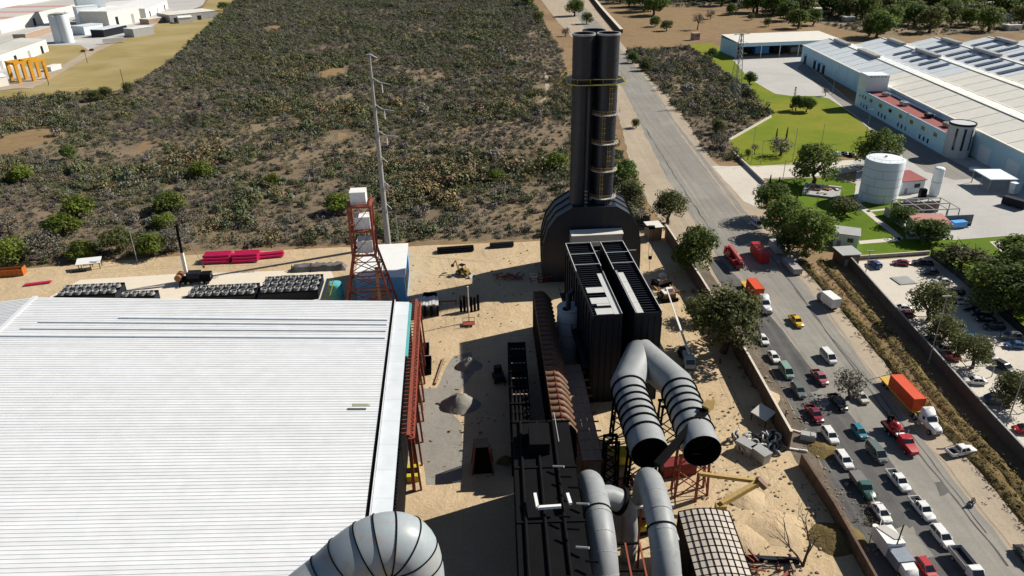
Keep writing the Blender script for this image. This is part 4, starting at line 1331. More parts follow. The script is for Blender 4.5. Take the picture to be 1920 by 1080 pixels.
# ---- panelled roof on the lower right of the ducts
GR = at(1272, 958, 7.6)
gr = thing('panel_roof_shed', 'shed with an arched roof of pale panels in a dark grid', 'shed', (GR.x, GR.y, 0), R_(-0.5))
gw, glen, nc, nr = 7.6, 27.0, 8, 22
cen = lambda u: Vector((gw * u, 0, 7.4 + 0.65 * math.sin(math.pi * u)))
PANM = rnd_mat('pale_roof_panel', (0.50, 0.44, 0.375), 0.7, 0.1)
for i in range(nc):
    a, c = cen(i / nc), cen((i + 1) / nc)
    d = (c - a)
    me_ = MB().box((d.length / 2, 0, 0), (d.length - 0.09, glen / nr - 0.1, 0.06)).mesh('roof_panel', PANM)
    for j in range(nr):
        o = bpy.data.objects.new('roof_panel', me_)
        COL.objects.link(o)
        o.parent = gr
        o.location = (a.x, -glen * (j + 0.5) / nr, a.z)
        o.rotation_euler = (0, -math.atan2(d.z, d.x), 0)
for i in range(nc + 1):
    a = cen(i / nc)
    MB().beam((a.x, 0, a.z + 0.05), (a.x, -glen, a.z + 0.05), 0.09, 0.2).build('long_bar', BLACK, gr)
for j in range(nr + 1):
    b = MB()
    for i in range(nc):
        p, q = cen(i / nc), cen((i + 1) / nc)
        y = -glen * j / nr
        b.beam((p.x, y, p.z + 0.02), (q.x, y, q.z + 0.02), 0.1, 0.17)
    b.build('cross_bar', BLACK, gr)
MB().extr([tuple(cen(i / 12) - Vector((0, -0.08, 0.1))) for i in range(13)] + [(gw, 0.08, 4), (0, 0.08, 4)], (0, 0.1, 0)).build('gable', OFFW, gr)
MB().b6(0.05, -glen, 0, 0.2, -0.1, 7.2).b6(gw - 0.2, -glen, 0, gw - 0.05, -0.1, 7.2).build('wall', BLACK, gr)
for s in (0.1, gw - 0.1):
    for j in range(4):
        MB().beam((s, -0.3 - 8 * j, 0), (s, -0.3 - 8 * j, 7.4), 0.3).build('post', BLACK, gr)

# ---- compound walls
def wall(name, px, h, th, label, m=None, coping=True, world=None, panel=3.0, cap_m=None):
    q = [at(*p) for p in px]
    t = thing(name, label, 'wall', (q[0].x, q[0].y, 0))
    for a, c in zip(q, q[1:]):
        L = (c - a).length
        n = max(1, round(L / panel))
        d = (c - a) / n
        for k in range(n):
            p0, p1 = a + d * k, a + d * (k + 0.985)
            MB().beam(Vector((p0.x, p0.y, h / 2)), Vector((p1.x, p1.y, h / 2)), th, h).wbuild('wall_panel', m or WALLM, t)
            if coping:
                MB().beam(Vector((p0.x, p0.y, h + 0.07)), Vector((p1.x, p1.y, h + 0.07)), th + 0.12, 0.14).wbuild('coping', cap_m or COPING, t)
    return t
wall('boundary_wall', [(1247, 446), (1312, 548), (1395, 690), (1478, 845)], 4.2, 0.35, 'long brown block wall between the plant yard and the road')
wall('boundary_wall', [(1500, 872), (1560, 965), (1640, 1110)], 2.6, 0.4, 'low dark wall stretch beside the bare tree', coping=False)
wall('boundary_wall', [(1592, 500), (1660, 578), (1745, 675), (1850, 795), (1960, 915)], 2.8, 0.25, 'dark wall between the roadside ditch and the car park', mat('dark_wall', (0.10, 0.085, 0.075), 0.9, 0.25, 0.5, streak=True), cap_m=GREY, panel=4)
wall('boundary_wall', [(1596, 487), (1742, 477)], 1.0, 0.25, 'low grey wall along the top of the car park', CONCW, panel=4)
wall('boundary_wall', [(1744, 480), (1800, 524), (1862, 580), (1960, 668)], 2.0, 0.12, 'thin dark fence between the car park and the lawn', mat('fence_mesh', (0.05, 0.055, 0.05), 0.8, 0.2, 0.6), panel=2.5, cap_m=BLACK)
wall('boundary_wall', [(1366, 265), (1446, 220)], 0.9, 0.3, 'low pale wall between the scrub and the lawn', OFFW, panel=5)
wall('boundary_wall', [(1375, 290), (1432, 345)], 1.2, 0.4, 'low stone wall running down to the roadside trees', CONCW, panel=4)
# ------------------------------------------------------------------ vehicles
TAIL = mat('tail_lamp', (0.35, 0.01, 0.01), 0.3, 0.1)
HEADL = mat('head_lamp', (0.75, 0.75, 0.72), 0.15, 0.05)
RIM = mat('wheel_rim', (0.35, 0.35, 0.36), 0.35, 0.1, 2.0, metal=0.5)
BEDM = mat('cargo_bed_liner', (0.03, 0.03, 0.032), 0.8, 0.2, 1.5)
CARP = {}
CARC = dict(white=(0.74, 0.74, 0.72), silver=(0.36, 0.37, 0.38), grey=(0.13, 0.14, 0.145), dark=(0.028, 0.03, 0.034), black=(0.012, 0.012, 0.013), red=(0.42, 0.014, 0.02), maroon=(0.20, 0.012, 0.03), teal=(0.015, 0.20, 0.27), blue=(0.03, 0.085, 0.22), green=(0.045, 0.12, 0.095), palegreen=(0.22, 0.34, 0.27), yellow=(0.70, 0.43, 0.015), beige=(0.56, 0.53, 0.42), pink=(0.36, 0.11, 0.13), greygreen=(0.12, 0.15, 0.135), orange=(0.62, 0.09, 0.02))
def cpaint(c):
    if c not in CARP:
        CARP[c] = paint('car_paint_' + c, CARC[c])
    return CARP[c]

def sec(x, hw, z0, z1, ch=0.12):
    return [(x, -hw * 0.92, z0), (x, hw * 0.92, z0), (x, hw, z0 + ch), (x, hw, z1 - ch), (x, hw - ch, z1), (x, -hw + ch, z1), (x, -hw, z1 - ch), (x, -hw, z0 + ch)]

def wheel_mesh(r, wd):
    return MB().lathe([(r * 0.62, -wd / 2), (r * 0.95, -wd / 2), (r, -wd * 0.3), (r, wd * 0.3), (r * 0.95, wd / 2), (r * 0.62, wd / 2)], n=16).mesh('wheel', RUBBER), MB().lathe([(0, -wd * 0.4), (r * 0.6, -wd * 0.45), (r * 0.64, -wd / 2), (r * 0.64, wd / 2), (r * 0.6, wd * 0.45), (0, wd * 0.4)], n=12).mesh('rim', RIM)
WM = {}
def add_wheel(t, x, y, r=0.33, wd=0.24):
    if (r, wd) not in WM:
        WM[(r, wd)] = wheel_mesh(r, wd)
    a, b_ = WM[(r, wd)]
    o = bpy.data.objects.new('wheel', a)
    COL.objects.link(o)
    o.parent = t
    o.location = (x, y, r)
    o.rotation_euler = (math.pi / 2, 0, 0)
    q = bpy.data.objects.new('rim', b_)
    COL.objects.link(q)
    q.parent = o

CARS = dict(
    #       L    W    body sections (x, halfwidth, z0, z1)                                                                                     glass: base x0,x1, top x0,x1, zb, zt, base hw, top hw
    sedan=(4.5, 1.78, [(-2.22, .70, .42, .86), (-2.05, .82, .28, .96), (-1.3, .88, .2, 1.0), (1.0, .88, .2, .95), (1.75, .84, .22, .84), (2.12, .76, .28, .74), (2.24, .62, .36, .62)], (-1.75, 1.12, -1.05, 0.28, .95, 1.42, .80, .60)),
    hatch=(3.9, 1.72, [(-1.95, .72, .40, .95), (-1.85, .82, .26, 1.02), (-1.0, .86, .2, 1.02), (0.9, .86, .2, .98), (1.5, .82, .22, .86), (1.85, .74, .28, .75), (1.95, .6, .36, .62)], (-1.86, 1.05, -1.5, 0.2, .98, 1.48, .79, .61)),
    suv=(4.6, 1.86, [(-2.28, .78, .45, 1.05), (-2.18, .88, .32, 1.12), (-1.2, .92, .26, 1.14), (1.0, .92, .26, 1.10), (1.8, .88, .28, 1.0), (2.18, .8, .34, .88), (2.28, .68, .42, .74)], (-2.16, 1.15, -1.85, 0.4, 1.09, 1.68, .85, .68)),
    van=(4.9, 1.9, [(-2.42, .84, .42, 1.15), (-2.36, .92, .3, 1.2), (-1.2, .94, .25, 1.2), (1.2, .94, .25, 1.16), (1.9, .9, .27, 1.05), (2.35, .82, .34, .9), (2.45, .7, .42, .76)], (-2.38, 1.75, -2.28, 0.85, 1.14, 1.95, .9, .78)),
    pickup=(5.3, 1.9, [(-0.95, .92, .34, 1.08), (-0.6, .93, .3, 1.1), (0.9, .93, .3, 1.08), (1.7, .92, .32, 1.04), (2.4, .86, .36, .96), (2.62, .76, .42, .82)], (-0.88, 1.25, -0.72, 0.62, 1.05, 1.72, .84, .68)),
)
PROTO = {}
def make_car(kind, colr):
    L, W, secs, g = CARS[kind]
    P = cpaint(colr)
    t = thing('car', 'x', 'car')
    MB().loft([sec(*s) for s in secs]).build('body', P, t, True)
    bx0, bx1, tx0, tx1, zb, zt, hb, ht = g
    lo = [(bx0, -hb, zb), (bx1, -hb, zb), (bx1, hb, zb), (bx0, hb, zb)]
    hi = [(tx0, -ht, zt), (tx1, -ht, zt), (tx1, ht, zt), (tx0, ht, zt)]
    MB().loft([lo, hi], True).build('windows', GLASSD, t)
    rf = MB().loft([[(tx0 - .05, -ht - .03, zt - .02), (tx1 + .05, -ht - .03, zt - .02), (tx1 + .05, ht + .03, zt - .02), (tx0 - .05, ht + .03, zt - .02)], [(tx0 + .1, -ht + .06, zt + .06), (tx1 - .12, -ht + .06, zt + .06), (tx1 - .12, ht - .06, zt + .06), (tx0 + .1, ht - .06, zt + .06)]])
    for s in (-1, 1):
        rf.beam((bx1, s * hb, zb), (tx1, s * ht, zt), 0.08).beam((bx0, s * hb, zb), (tx0, s * ht, zt), 0.16 if kind != 'van' else 0.1)
        for f in ((0.5,) if kind != 'van' else (0.35, 0.66)):
            rf.beam((bx0 + (bx1 - bx0) * f, s * (hb + .005), zb), (tx0 + (tx1 - tx0) * f, s * (ht + .005), zt), 0.1)
    rf.build('roof', P, t)
    fx = secs[-1][0]
    for s in (-1, 1):
        MB().box((fx - .12, s * .58, .72 + (0.1 if kind != 'sedan' else 0)), (.16, .3, .14)).build('headlight', HEADL, t)
        MB().box((-L / 2 + .05, s * .68, .82), (.1, .22, .2)).build('tail_light', TAIL, t)
        MB().box((bx1 - .35, s * (W / 2 + .08), zb + .06), (.16, .2, .14)).build('mirror', P, t)
    MB().box((fx - .02, 0, .42), (.12, 1.3, .16)).build('bumper', GREY, t)
    if kind == 'pickup':
        b = MB()
        b.b6(-2.62, -.94, .42, -1.0, -.86, 1.06).b6(-2.62, .86, .42, -1.0, .94, 1.06).b6(-2.66, -.94, .42, -2.56, .94, 1.04).b6(-2.6, -.86, .36, -1.0, .86, .56)
        bd = b.build('cargo_bed', P, t)
        MB().b6(-2.54, -.84, .565, -1.02, .84, .6).build('bed_floor', BEDM, bd)
        MB().b6(-2.72, -.9, .4, -2.66, .9, .55).build('rear_bumper', GREY, t)
    wx = (L * 0.29, -L * 0.3)
    for x in wx:
        for s in (-1, 1):
            add_wheel(t, x, s * (W / 2 - .13), .36 if kind in ('suv', 'pickup', 'van') else .32)
    return t

NAMES = dict(sedan=('sedan_car', 'car'), hatch=('hatchback_car', 'car'), suv=('suv_car', 'car'), van=('passenger_van', 'van'), pickup=('pickup_truck', 'pickup truck'))
def car(px, kind, colr, heading, label, group, loc=None):
    """heading in degrees, 0 = away from the camera (+Y)"""
    p = at(*px)
    k = (kind, colr)
    rz = R_(90 + heading)
    z = 0.085
    if k not in PROTO:
        t = make_car(kind, colr)
        PROTO[k] = t
        t.location = (p.x, p.y, z)
        t.rotation_euler = (0, 0, rz)
    else:
        t = dup(PROTO[k], (p.x, p.y, z), rz)
    t.name = NAMES[kind][0]
    return tag(t, label, NAMES[kind][1], group)

QG, PG = 'vehicles queueing on the road', 'cars in the walled car park'
DN = 180.0
for px, kd, c, h, lb in (
    ((1430, 641), 'sedan', 'white', DN + 2, 'white sedan beside the large roadside tree, head of its row'),
    ((1450, 674), 'sedan', 'white', DN + 3, 'white sedan directly ahead of the pale green van'),
    ((1473, 702), 'van', 'palegreen', DN + 3, 'pale green van with a light bonnet beside the block wall'),
    ((1496, 738), 'suv', 'greygreen', DN + 3, 'dusty grey green car behind the pale green van'),
    ((1536, 713), 'pickup', 'pink', DN + 4, 'dusty pink pickup truck left of the white van'),
    ((1552, 675), 'van', 'white', DN + 6, 'plain white van standing alone in mid road'),
    ((1492, 607), 'pickup', 'yellow', DN + 4, 'bright yellow pickup truck on the open road'),
    ((1570, 760), 'pickup', 'black', DN + 6, 'black pickup truck left of the small roadside tree'),
    ((1613, 750), 'hatch', 'beige', DN + 6, 'pale beige hatchback right of the small roadside tree'),
    ((1526, 782), 'pickup', 'maroon', DN + 4, 'dark red pickup truck with an empty dark bed'),
    ((1555, 823), 'suv', 'white', DN + 3, 'white estate car right behind the dark red pickup'),
    ((1610, 815), 'hatch', 'teal', DN + 5, 'bright teal blue hatchback left of the red tow truck'),
    ((1642, 856), 'van', 'greygreen', DN + 5, 'grey green people carrier below the teal hatchback'),
    ((1581, 869), 'suv', 'white', DN + 4, 'white estate car beside the earth verge, behind the dark green pickup'),
    ((1683, 907), 'pickup', 'white', DN + 5, 'white pickup truck following the grey green people carrier'),
    ((1727, 960), 'pickup', 'white', DN + 5, 'white double cab pickup truck with a tinted windscreen, middle of the queue'),
    ((1651, 967), 'sedan', 'white', DN + 3, 'white sedan parked at the fence behind the dark green pickup'),
    ((1764, 1013), 'suv', 'white', DN + 5, 'white estate car in the queue nearest the bottom of the picture'),
    ((1801, 851), 'pickup', 'white', -78, 'white pickup truck parked crosswise on the dirt shoulder'),
    ((1418, 424), 'van', 'white', DN + 12, 'white van in the shade of the roadside trees'),
    ((1735, 1072), 'hatch', 'red', DN + 5, 'red car beside the open backed truck at the bottom'),
):
    car(px, kd, c, h, lb, QG)
car((1922, 1050), 'sedan', 'dark', DN, 'dark car cut off by the right picture edge', QG)

for px, kd, c, h, lb in (
    ((1639, 500), 'suv', 'blue', 10, 'blue grey car in the top left corner of the car park'),
    ((1689, 497), 'sedan', 'maroon', 75, 'dark red car against the top wall of the car park'),
    ((1729, 497), 'pickup', 'dark', 75, 'dark pickup in the top right corner of the car park'),
    ((1744, 515), 'hatch', 'dark', 80, 'small dark car below the top corner of the car park'),
    ((1766, 532), 'sedan', 'white', 82, 'white sedan parked at the car park fence below the dark cars'),
    ((1789, 553), 'suv', 'black', 82, 'black estate car parked at the fence next to the white sedan'),
    ((1786, 567), 'hatch', 'grey', 82, 'grey car parked between the black estate and a white car'),
    ((1808, 570), 'hatch', 'white', 82, 'white hatchback at the fence, followed by a long row of dark cars'),
    ((1822, 582), 'sedan', 'black', 82, 'black sedan next to the white hatchback at the fence'),
    ((1838, 592), 'suv', 'dark', 82, 'dark estate car in the shaded row at the fence'),
    ((1846, 603), 'sedan', 'black', 82, 'black sedan deep in the shaded row at the fence'),
    ((1862, 618), 'suv', 'dark', 82, 'dark estate car at the lower end of the shaded row'),
    ((1797, 617), 'sedan', 'white', DN + 8, 'white sedan driving in the car park aisle'),
    ((1824, 643), 'hatch', 'teal', DN + 14, 'teal car in the aisle behind the white sedan'),
    ((1850, 670), 'suv', 'silver', DN + 10, 'silver car beside the lowest car park tree'),
    ((1881, 694), 'suv', 'dark', DN + 20, 'dark grey car standing alone in the sunny aisle'),
    ((1893, 636), 'suv', 'grey', 85, 'grey car in the right hand row of the car park'),
    ((1902, 652), 'sedan', 'blue', 85, 'dark blue sedan in the right hand row of the car park'),
    ((1690, 582), 'sedan', 'white', 82, 'white car next to the red car at the wall'),
    ((1696, 594), 'sedan', 'maroon', 82, 'dark red car parked at the wall beside the first tree'),
    ((1744, 643), 'suv', 'dark', 82, 'dark car half under the second car park tree'),
    ((1768, 659), 'sedan', 'white', 82, 'white car parked below the second tree'),
    ((1774, 674), 'pickup', 'red', 82, 'red pickup parked under the frame at the wall'),
    ((1826, 719), 'sedan', 'white', 82, 'white sedan with a dark windscreen under the lamp post'),
    ((1862, 757), 'van', 'grey', 82, 'grey van parked at the wall behind the bushy tree'),
    ((1914, 728), 'suv', 'grey', DN + 15, 'grey green car at the right picture edge'),
    ((1918, 810), 'hatch', 'red', 80, 'bright red car at the right picture edge'),
    ((1568, 291), 'sedan', 'white', 10, 'white car parked on the lawn side bay, left of two dark cars'),
    ((1582, 291), 'sedan', 'dark', 10, 'dark car parked beside the white car at the lawn'),
    ((1595, 293), 'sedan', 'black', 10, 'black car parked closest to the white tank at the lawn'),
):
    car(px, kd, c, h, lb, PG)

# ---- trucks
def tractor(px, heading, label, colr='white', loc=None):
    p = at(*px) if loc is None else loc
    t = thing('truck_tractor', label, 'truck', (p.x, p.y, 0.085), R_(90 + heading), QG)
    P = cpaint(colr)
    MB().loft([sec(0.9, 1.0, .75, 1.95, .15), sec(2.2, .95, .75, 1.85, .2), sec(2.9, .85, .7, 1.7, .22), sec(3.1, .7, .75, 1.5, .2)]).build('bonnet', P, t, True)
    MB().loft([sec(-1.5, 1.22, .95, 2.75, .12), sec(0.2, 1.2, .95, 2.75, .12), sec(1.0, 1.12, .95, 2.0, .12)]).build('cab', P, t, True)
    MB().loft([sec(-1.5, 1.15, 2.7, 3.75, .2), sec(-0.6, 1.1, 2.7, 3.6, .2), sec(0.25, .95, 2.7, 2.95, .1)]).build('roof_fairing', P, t, True)
    MB().extr([(0.36, -.95, 2.65), (0.36, .95, 2.65), (0.98, .95, 2.06), (0.98, -.95, 2.06)], (.03, 0, .03)).build('windscreen', GLASSD, t)
    for s in (-1, 1):
        MB().b6(-0.4, s * 1.205, 1.95, 0.25, s * 1.24, 2.55).build('side_window', GLASSD, t)
        MB().tube([(-1.3, s * 1.35, .6), (-0.1, s * 1.35, .6)], .32, 10).build('fuel_tank', RIM, t)
        MB().box((2.95, s * .72, 1.05), (.2, .3, .25)).build('headlight', HEADL, t)
        for x in (2.1, -2.4, -3.6):
            add_wheel(t, x, s * 1.05, .52, .34 if x > 0 else .6)
    MB().box((3.1, 0, 1.15), (.1, .9, .7)).build('grille', GREY, t)
    MB().b6(-4.3, -.5, .75, -1.4, .5, 1.0).build('chassis', BLACK, t)
    return t

def trailer(px, heading, ln, colr, label, z=1.25):
    p = at(*px)
    t = thing('flatbed_trailer', label, 'trailer', (p.x, p.y, 0.085), R_(90 + heading), QG)
    MB().b6(-ln / 2, -.3, z - .45, ln / 2, .3, z - .1).build('chassis', colr, t)
    for k in range(8):
        x0 = -ln / 2 + ln * k / 8
        MB().b6(x0 + .02, -1.22, z - .1, x0 + ln / 8 - .02, 1.22, z).build('deck_board', colr, t)
    for s in (-1, 1):
        MB().b6(-ln / 2, s * 1.25 - .05, z - .28, ln / 2, s * 1.25 + .05, z + .01).build('side_rail', colr, t)
        for x in (-ln / 2 + 1.4, -ln / 2 + 2.7):
            add_wheel(t, x, s * .98, .5, .55)
    return t

def container(loc, heading, ln, m, label, h=2.6, w=2.44, name='shipping_container', cat='container', group='box containers on the road'):
    t = thing(name, label, cat, loc, R_(90 + heading), group)
    MB().b6(-ln / 2 + .05, -w / 2 + .05, 0.05, ln / 2 - .05, w / 2 - .05, h - .03).build('shell', m, t)
    b = MB()
    n = int(ln / .55)
    for k in range(n):
        x = -ln / 2 + .3 + (ln - .6) * k / (n - 1)
        for s in (-1, 1):
            b.b6(x - .12, s * (w / 2 - .05), .15, x + .12, s * (w / 2), h - .15)
    b.build('side_corrugation', m, t)
    fr = MB()
    for s in (-1, 1):
        for e in (-1, 1):
            fr.b6(s * (ln / 2 - .08) - .08, e * (w / 2 - .08) - .08, 0, s * (ln / 2 - .08) + .08, e * (w / 2 - .08) + .08, h)
        fr.b6(-ln / 2 + .16, s * (w / 2 - .06) - .06, h - .14, ln / 2 - .16, s * (w / 2 - .06) + .06, h)
        fr.b6(-ln / 2 + .16, s * (w / 2 - .06) - .06, 0, ln / 2 - .16, s * (w / 2 - .06) + .06, .15)
        fr.b6(s * (ln / 2 - .06) - .06, -w / 2 + .16, h - .14, s * (ln / 2 - .06) + .06, w / 2 - .16, h)
    fr.build('corner_frame', m, t)
    for s in (-1, 1):
        d = MB().b6(-ln / 2 - .01, min(0, s * (w / 2 - .18)) + .01, .16, -ln / 2 + .06, max(0, s * (w / 2 - .18)) - .01, h - .16).build('door', m, t)
        MB().b6(-ln / 2 - .05, s * .35 - .03, .2, -ln / 2 - .01, s * .35 + .03, h - .2).build('lock_bar', GREY, d)
    return t
ORNG = mat('orange_red_container', (0.62, 0.075, 0.02), 0.5, 0.1, 0.7)
REDC = mat('red_container', (0.40, 0.028, 0.025), 0.5, 0.15, 0.7)
YDECK = mat('yellow_deck', (0.60, 0.36, 0.05), 0.6, 0.2, 0.8)
def fwd(p, heading, d):
    a = R_(90 + heading)
    return Vector((p.x + math.cos(a) * d, p.y + math.sin(a) * d, 0))
# near rig: orange red box on a yellow flatbed
h1 = DN + 4
pt = at(1688, 748)
trailer((1688, 748), h1, 12.4, YDECK, 'yellow flatbed trailer under the long orange red container')
q = fwd(pt, h1, 1.3)
container((q.x, q.y, 1.34), h1, 8.6, ORNG, 'long orange red container on the flatbed nearest the camera')
q = fwd(pt, h1, 9.4)
tractor(None, h1, 'white long nosed truck tractor ahead of the long orange container', loc=q)
# farther rig
h2 = DN + 3
pt = at(1409, 552)
trailer((1409, 552), h2, 10.5, YDECK, 'yellow flatbed trailer under the short orange container')
q = fwd(pt, h2, 1.6)
container((q.x, q.y, 1.34), h2, 6.1, ORNG, 'short orange container on the farther flatbed, beside the red crane truck')
q = fwd(pt, h2, 8.6)
tractor(None, h2, 'white truck tractor ahead of the short orange container', loc=q)
# boxes standing at the verge
p = at(1423, 484)
container((p.x, p.y, 0.35), DN + 3, 8.5, REDC, 'dark red box container with a pinkish top at the right verge', h=3.0)
p = at(1484, 505)
container((p.x, p.y, 0.3), DN + 3, 8.0, mat('grey_box_trailer', (0.36, 0.34, 0.33), 0.6, 0.1, 0.6), 'low grey box trailer at the verge above the ditch', h=1.6)
p = at(1455, 470)
container((p.x, p.y, 0.3), DN + 3, 6.0, mat('pale_box_trailer', (0.42, 0.41, 0.40), 0.6, 0.1, 0.6), 'pale grey box trailer tucked under the roadside trees', h=2.2)
bt = thing('box_truck', 'white box truck seen from behind, alone on the dirt shoulder', 'truck', at(1554, 575) + Vector((0, 0, 0.085)), R_(90 + 12), QG)
MB().b6(-2.6, -1.2, .9, 2.2, 1.2, 3.3).build('cargo_box', WHITE, bt)
MB().loft([sec(2.35, 1.05, .55, 2.4, .15), sec(3.4, 1.05, .55, 2.3, .15), sec(4.1, .95, .55, 1.5, .15)]).build('cab', cpaint('blue'), bt, True)
MB().b6(-2.65, -1.1, 1.0, -2.6, 0, 3.2).b6(-2.65, 0.02, 1.0, -2.6, 1.1, 3.2).build('rear_door', WHITE, bt)
MB().extr([(3.42, -.9, 2.2), (3.42, .9, 2.2), (4.05, .9, 1.5), (4.05, -.9, 1.5)], (.04, 0, .03)).build('windscreen', GLASSD, bt)
for s in (-1, 1):
    for x in (3.2, -1.4):
        add_wheel(bt, x, s * .95, .46, .34)
MB().b6(-2.6, -.45, .6, 2.4, .45, .9).build('chassis', BLACK, bt)

# red crane truck
p = at(1374, 492)
ct = thing('crane_truck', 'dark red crane truck with its boom folded along the top', 'truck', (p.x, p.y, 0.085), R_(90 + DN + 3), QG)
RC = mat('red_crane_paint', (0.30, 0.018, 0.02), 0.45, 0.2, 0.8)
MB().b6(-5.0, -1.2, .9, 4.6, 1.2, 1.6).build('chassis', RC, ct)
MB().loft([sec(3.6, 1.15, .6, 2.3, .15), sec(4.8, 1.15, .6, 2.2, .15), sec(5.4, 1.05, .6, 1.5, .15)]).build('cab', RC, ct, True)
MB().extr([(4.85, -.95, 2.1), (4.85, .95, 2.1), (5.38, .95, 1.5), (5.38, -.95, 1.5)], (.04, 0, .03)).build('windscreen', GLASSD, ct)
MB().b6(-2.6, -1.1, 1.6, -.2, 1.1, 2.9).build('crane_house', RC, ct)
MB().b6(-.2, .4, 1.6, 1.2, 1.15, 2.7).build('operator_cab', cpaint('white'), ct)
MB().beam((-3.8, 0, 3.3), (5.6, 0, 3.0), .75, .8).build('boom', mat('faded_red_boom', (0.45, 0.09, 0.08), 0.5, 0.15), ct)
MB().beam((5.4, 0, 3.0), (6.4, 0, 2.7), .9, .5).build('boom_head', RC, ct)
MB().box((-4.4, 0, 2.2), (1.2, 2.2, 1.4)).build('counterweight', RC, ct)
for x in (-4, -2.7, 2.6, 3.8):
    for s in (-1, 1):
        add_wheel(ct, x, s * 1.0, .52, .4)
for x in (-4.8, 1.6):
    for s in (-1, 1):
        MB().beam((x, s * .6, .9), (x, s * 1.35, .8), .25).build('outrigger', RC, ct)

# red tow rig
p = at(1694, 838)
tt = thing('tow_truck', 'bright red bonneted tow truck with lifting gear behind the cab', 'truck', (p.x, p.y, 0.085), R_(90 + DN + 5), QG)
RR = cpaint('red')
MB().loft([sec(1.0, 1.05, .6, 1.7, .15), sec(2.6, 1.0, .6, 1.55, .2), sec(3.2, .8, .65, 1.3, .2)]).build('bonnet', RR, tt, True)
MB().loft([sec(-0.8, 1.12, .7, 2.3, .12), sec(0.6, 1.12, .7, 2.3, .12), sec(1.2, 1.08, .7, 1.75, .12)]).build('cab', RR, tt, True)
MB().extr([(0.66, -.9, 2.2), (0.66, .9, 2.2), (1.2, .9, 1.75), (1.2, -.9, 1.75)], (.04, 0, .03)).build('windscreen', GLASSD, tt)
MB().b6(-6.2, -1.15, .8, -.9, 1.15, 1.3).build('chassis', BLACK, tt)
MB().b6(-5.6, -1.15, 1.3, -2.4, 1.15, 1.9).ball((-3.4, 0, 2.0), 1.0, 10, 6).build('winch_body', RR, tt, True)
MB().beam((-2.6, .4, 1.8), (-6.2, .5, 3.4), .3).beam((-2.6, -.4, 1.8), (-6.2, -.5, 3.4), .3).build('lifting_arm', BLACK, tt)
MB().b6(-5.6, -.4, 1.9, -4.9, .4, 3.2).build('mast_box', BLACK, tt)
MB().b6(-1.9, -.8, 1.3, -1.0, .8, 1.7).build('deck_box', WHITE, tt)
MB().tube([(-0.95, .9, 1), (-0.95, .9, 2.9)], .08, 8).tube([(-0.95, -.9, 1), (-0.95, -.9, 2.9)], .08, 8).build('exhaust', RIM, tt)
for x in (2.0, -3.2, -4.5):
    for s in (-1, 1):
        add_wheel(tt, x, s * .98, .5, .4)
for s in (-1, 1):
    MB().box((3.05, s * .65, .95), (.15, .3, .25)).build('headlight', HEADL, tt)

# dark green flatbed pickup
p = at(1619, 922)
gp = thing('flatbed_truck', 'dark green old truck with a grey covered bed at the verge', 'truck', (p.x, p.y, 0.085), R_(90 + DN + 4), QG)
GRN = cpaint('green')
MB().loft([sec(0.9, .95, .45, 1.2, .12), sec(2.2, .92, .45, 1.1, .15), sec(2.6, .8, .5, .9, .15)]).build('bonnet', GRN, gp, True)
MB().loft([sec(-.6, .98, .45, 1.9, .12), sec(.4, .98, .45, 1.9, .12), sec(1.0, .96, .45, 1.25, .1)]).build('cab', GRN, gp, True)
MB().extr([(0.44, -.8, 1.82), (0.44, .8, 1.82), (0.98, .8, 1.25), (0.98, -.8, 1.25)], (.04, 0, .03)).build('windscreen', GLASSD, gp)
MB().b6(-3.6, -1.0, .6, -.7, 1.0, 1.5).build('covered_bed', mat('grey_cover', (0.16, 0.16, 0.155), 0.8, 0.2, 1.0), gp)
for x in (1.6, -2.4):
    for s in (-1, 1):
        add_wheel(gp, x, s * .85, .38, .26)

# open backed silver truck at the bottom
p = at(1808, 1066)
ot = thing('dump_truck', 'small white truck with an empty dark open back at the bottom', 'truck', (p.x, p.y, 0.085), R_(90 + DN + 5), QG)
b = MB()
b.b6(-2.9, -1.05, .9, 1.0, -.97, 1.75).b6(-2.9, .97, .9, 1.0, 1.05, 1.75).b6(-2.98, -1.05, .9, -2.9, 1.05, 1.7).b6(1.0, -1.05, .9, 1.08, 1.05, 1.85).b6(-2.9, -.97, .85, 1.0, .97, .98)
tb_ = b.build('tipper_body', cpaint('silver'), ot)
MB().b6(-2.85, -.95, .985, .98, .95, 1.02).build('bed_floor', BEDM, tb_)
MB().loft([sec(1.3, 1.0, .5, 2.1, .12), sec(2.2, 1.0, .5, 2.1, .15), sec(2.9, .95, .5, 1.3, .15)]).build('cab', cpaint('white'), ot, True)
MB().extr([(2.24, -.85, 2.0), (2.24, .85, 2.0), (2.88, .85, 1.32), (2.88, -.85, 1.32)], (.04, 0, .03)).build('windscreen', GLASSD, ot)
for x in (2.1, -1.6):
    for s in (-1, 1):
        add_wheel(ot, x, s * .85, .4, .28)
# white service truck next to the bare tree
p = at(1672, 1048)
wt = thing('service_truck', 'white service truck with a loose panel on its roof at the bottom', 'truck', (p.x, p.y, 0.085), R_(90 + DN + 6), QG)
MB().b6(-3.6, -1.4, .8, 0.2, 1.4, 3.2).build('cargo_box', WHITE, wt)
MB().extr([(-3.4, -1.3, 3.24), (-.6, .1, 3.24), (-.6, .1, 3.32), (-3.4, -1.3, 3.32)], (0, 1.4, .25)).build('loose_panel', OFFW, wt)
MB().b6(.3, -1.3, .8, 3.0, 1.3, 2.6).build('machinery_box', mat('blue_grey_sheet', (0.22, 0.25, 0.30), 0.5, 0.2, 1.0), wt)
MB().loft([sec(3.1, 1.1, .6, 2.4, .15), sec(4.2, 1.1, .6, 2.2, .15), sec(4.8, 1.0, .6, 1.4, .15)]).build('cab', cpaint('white'), wt, True)
MB().tube([(-3.9, -.9, 1.2), (-3.9, -.9, 2.9)], .5, 10).build('gas_bottle', WHITE, wt, True)
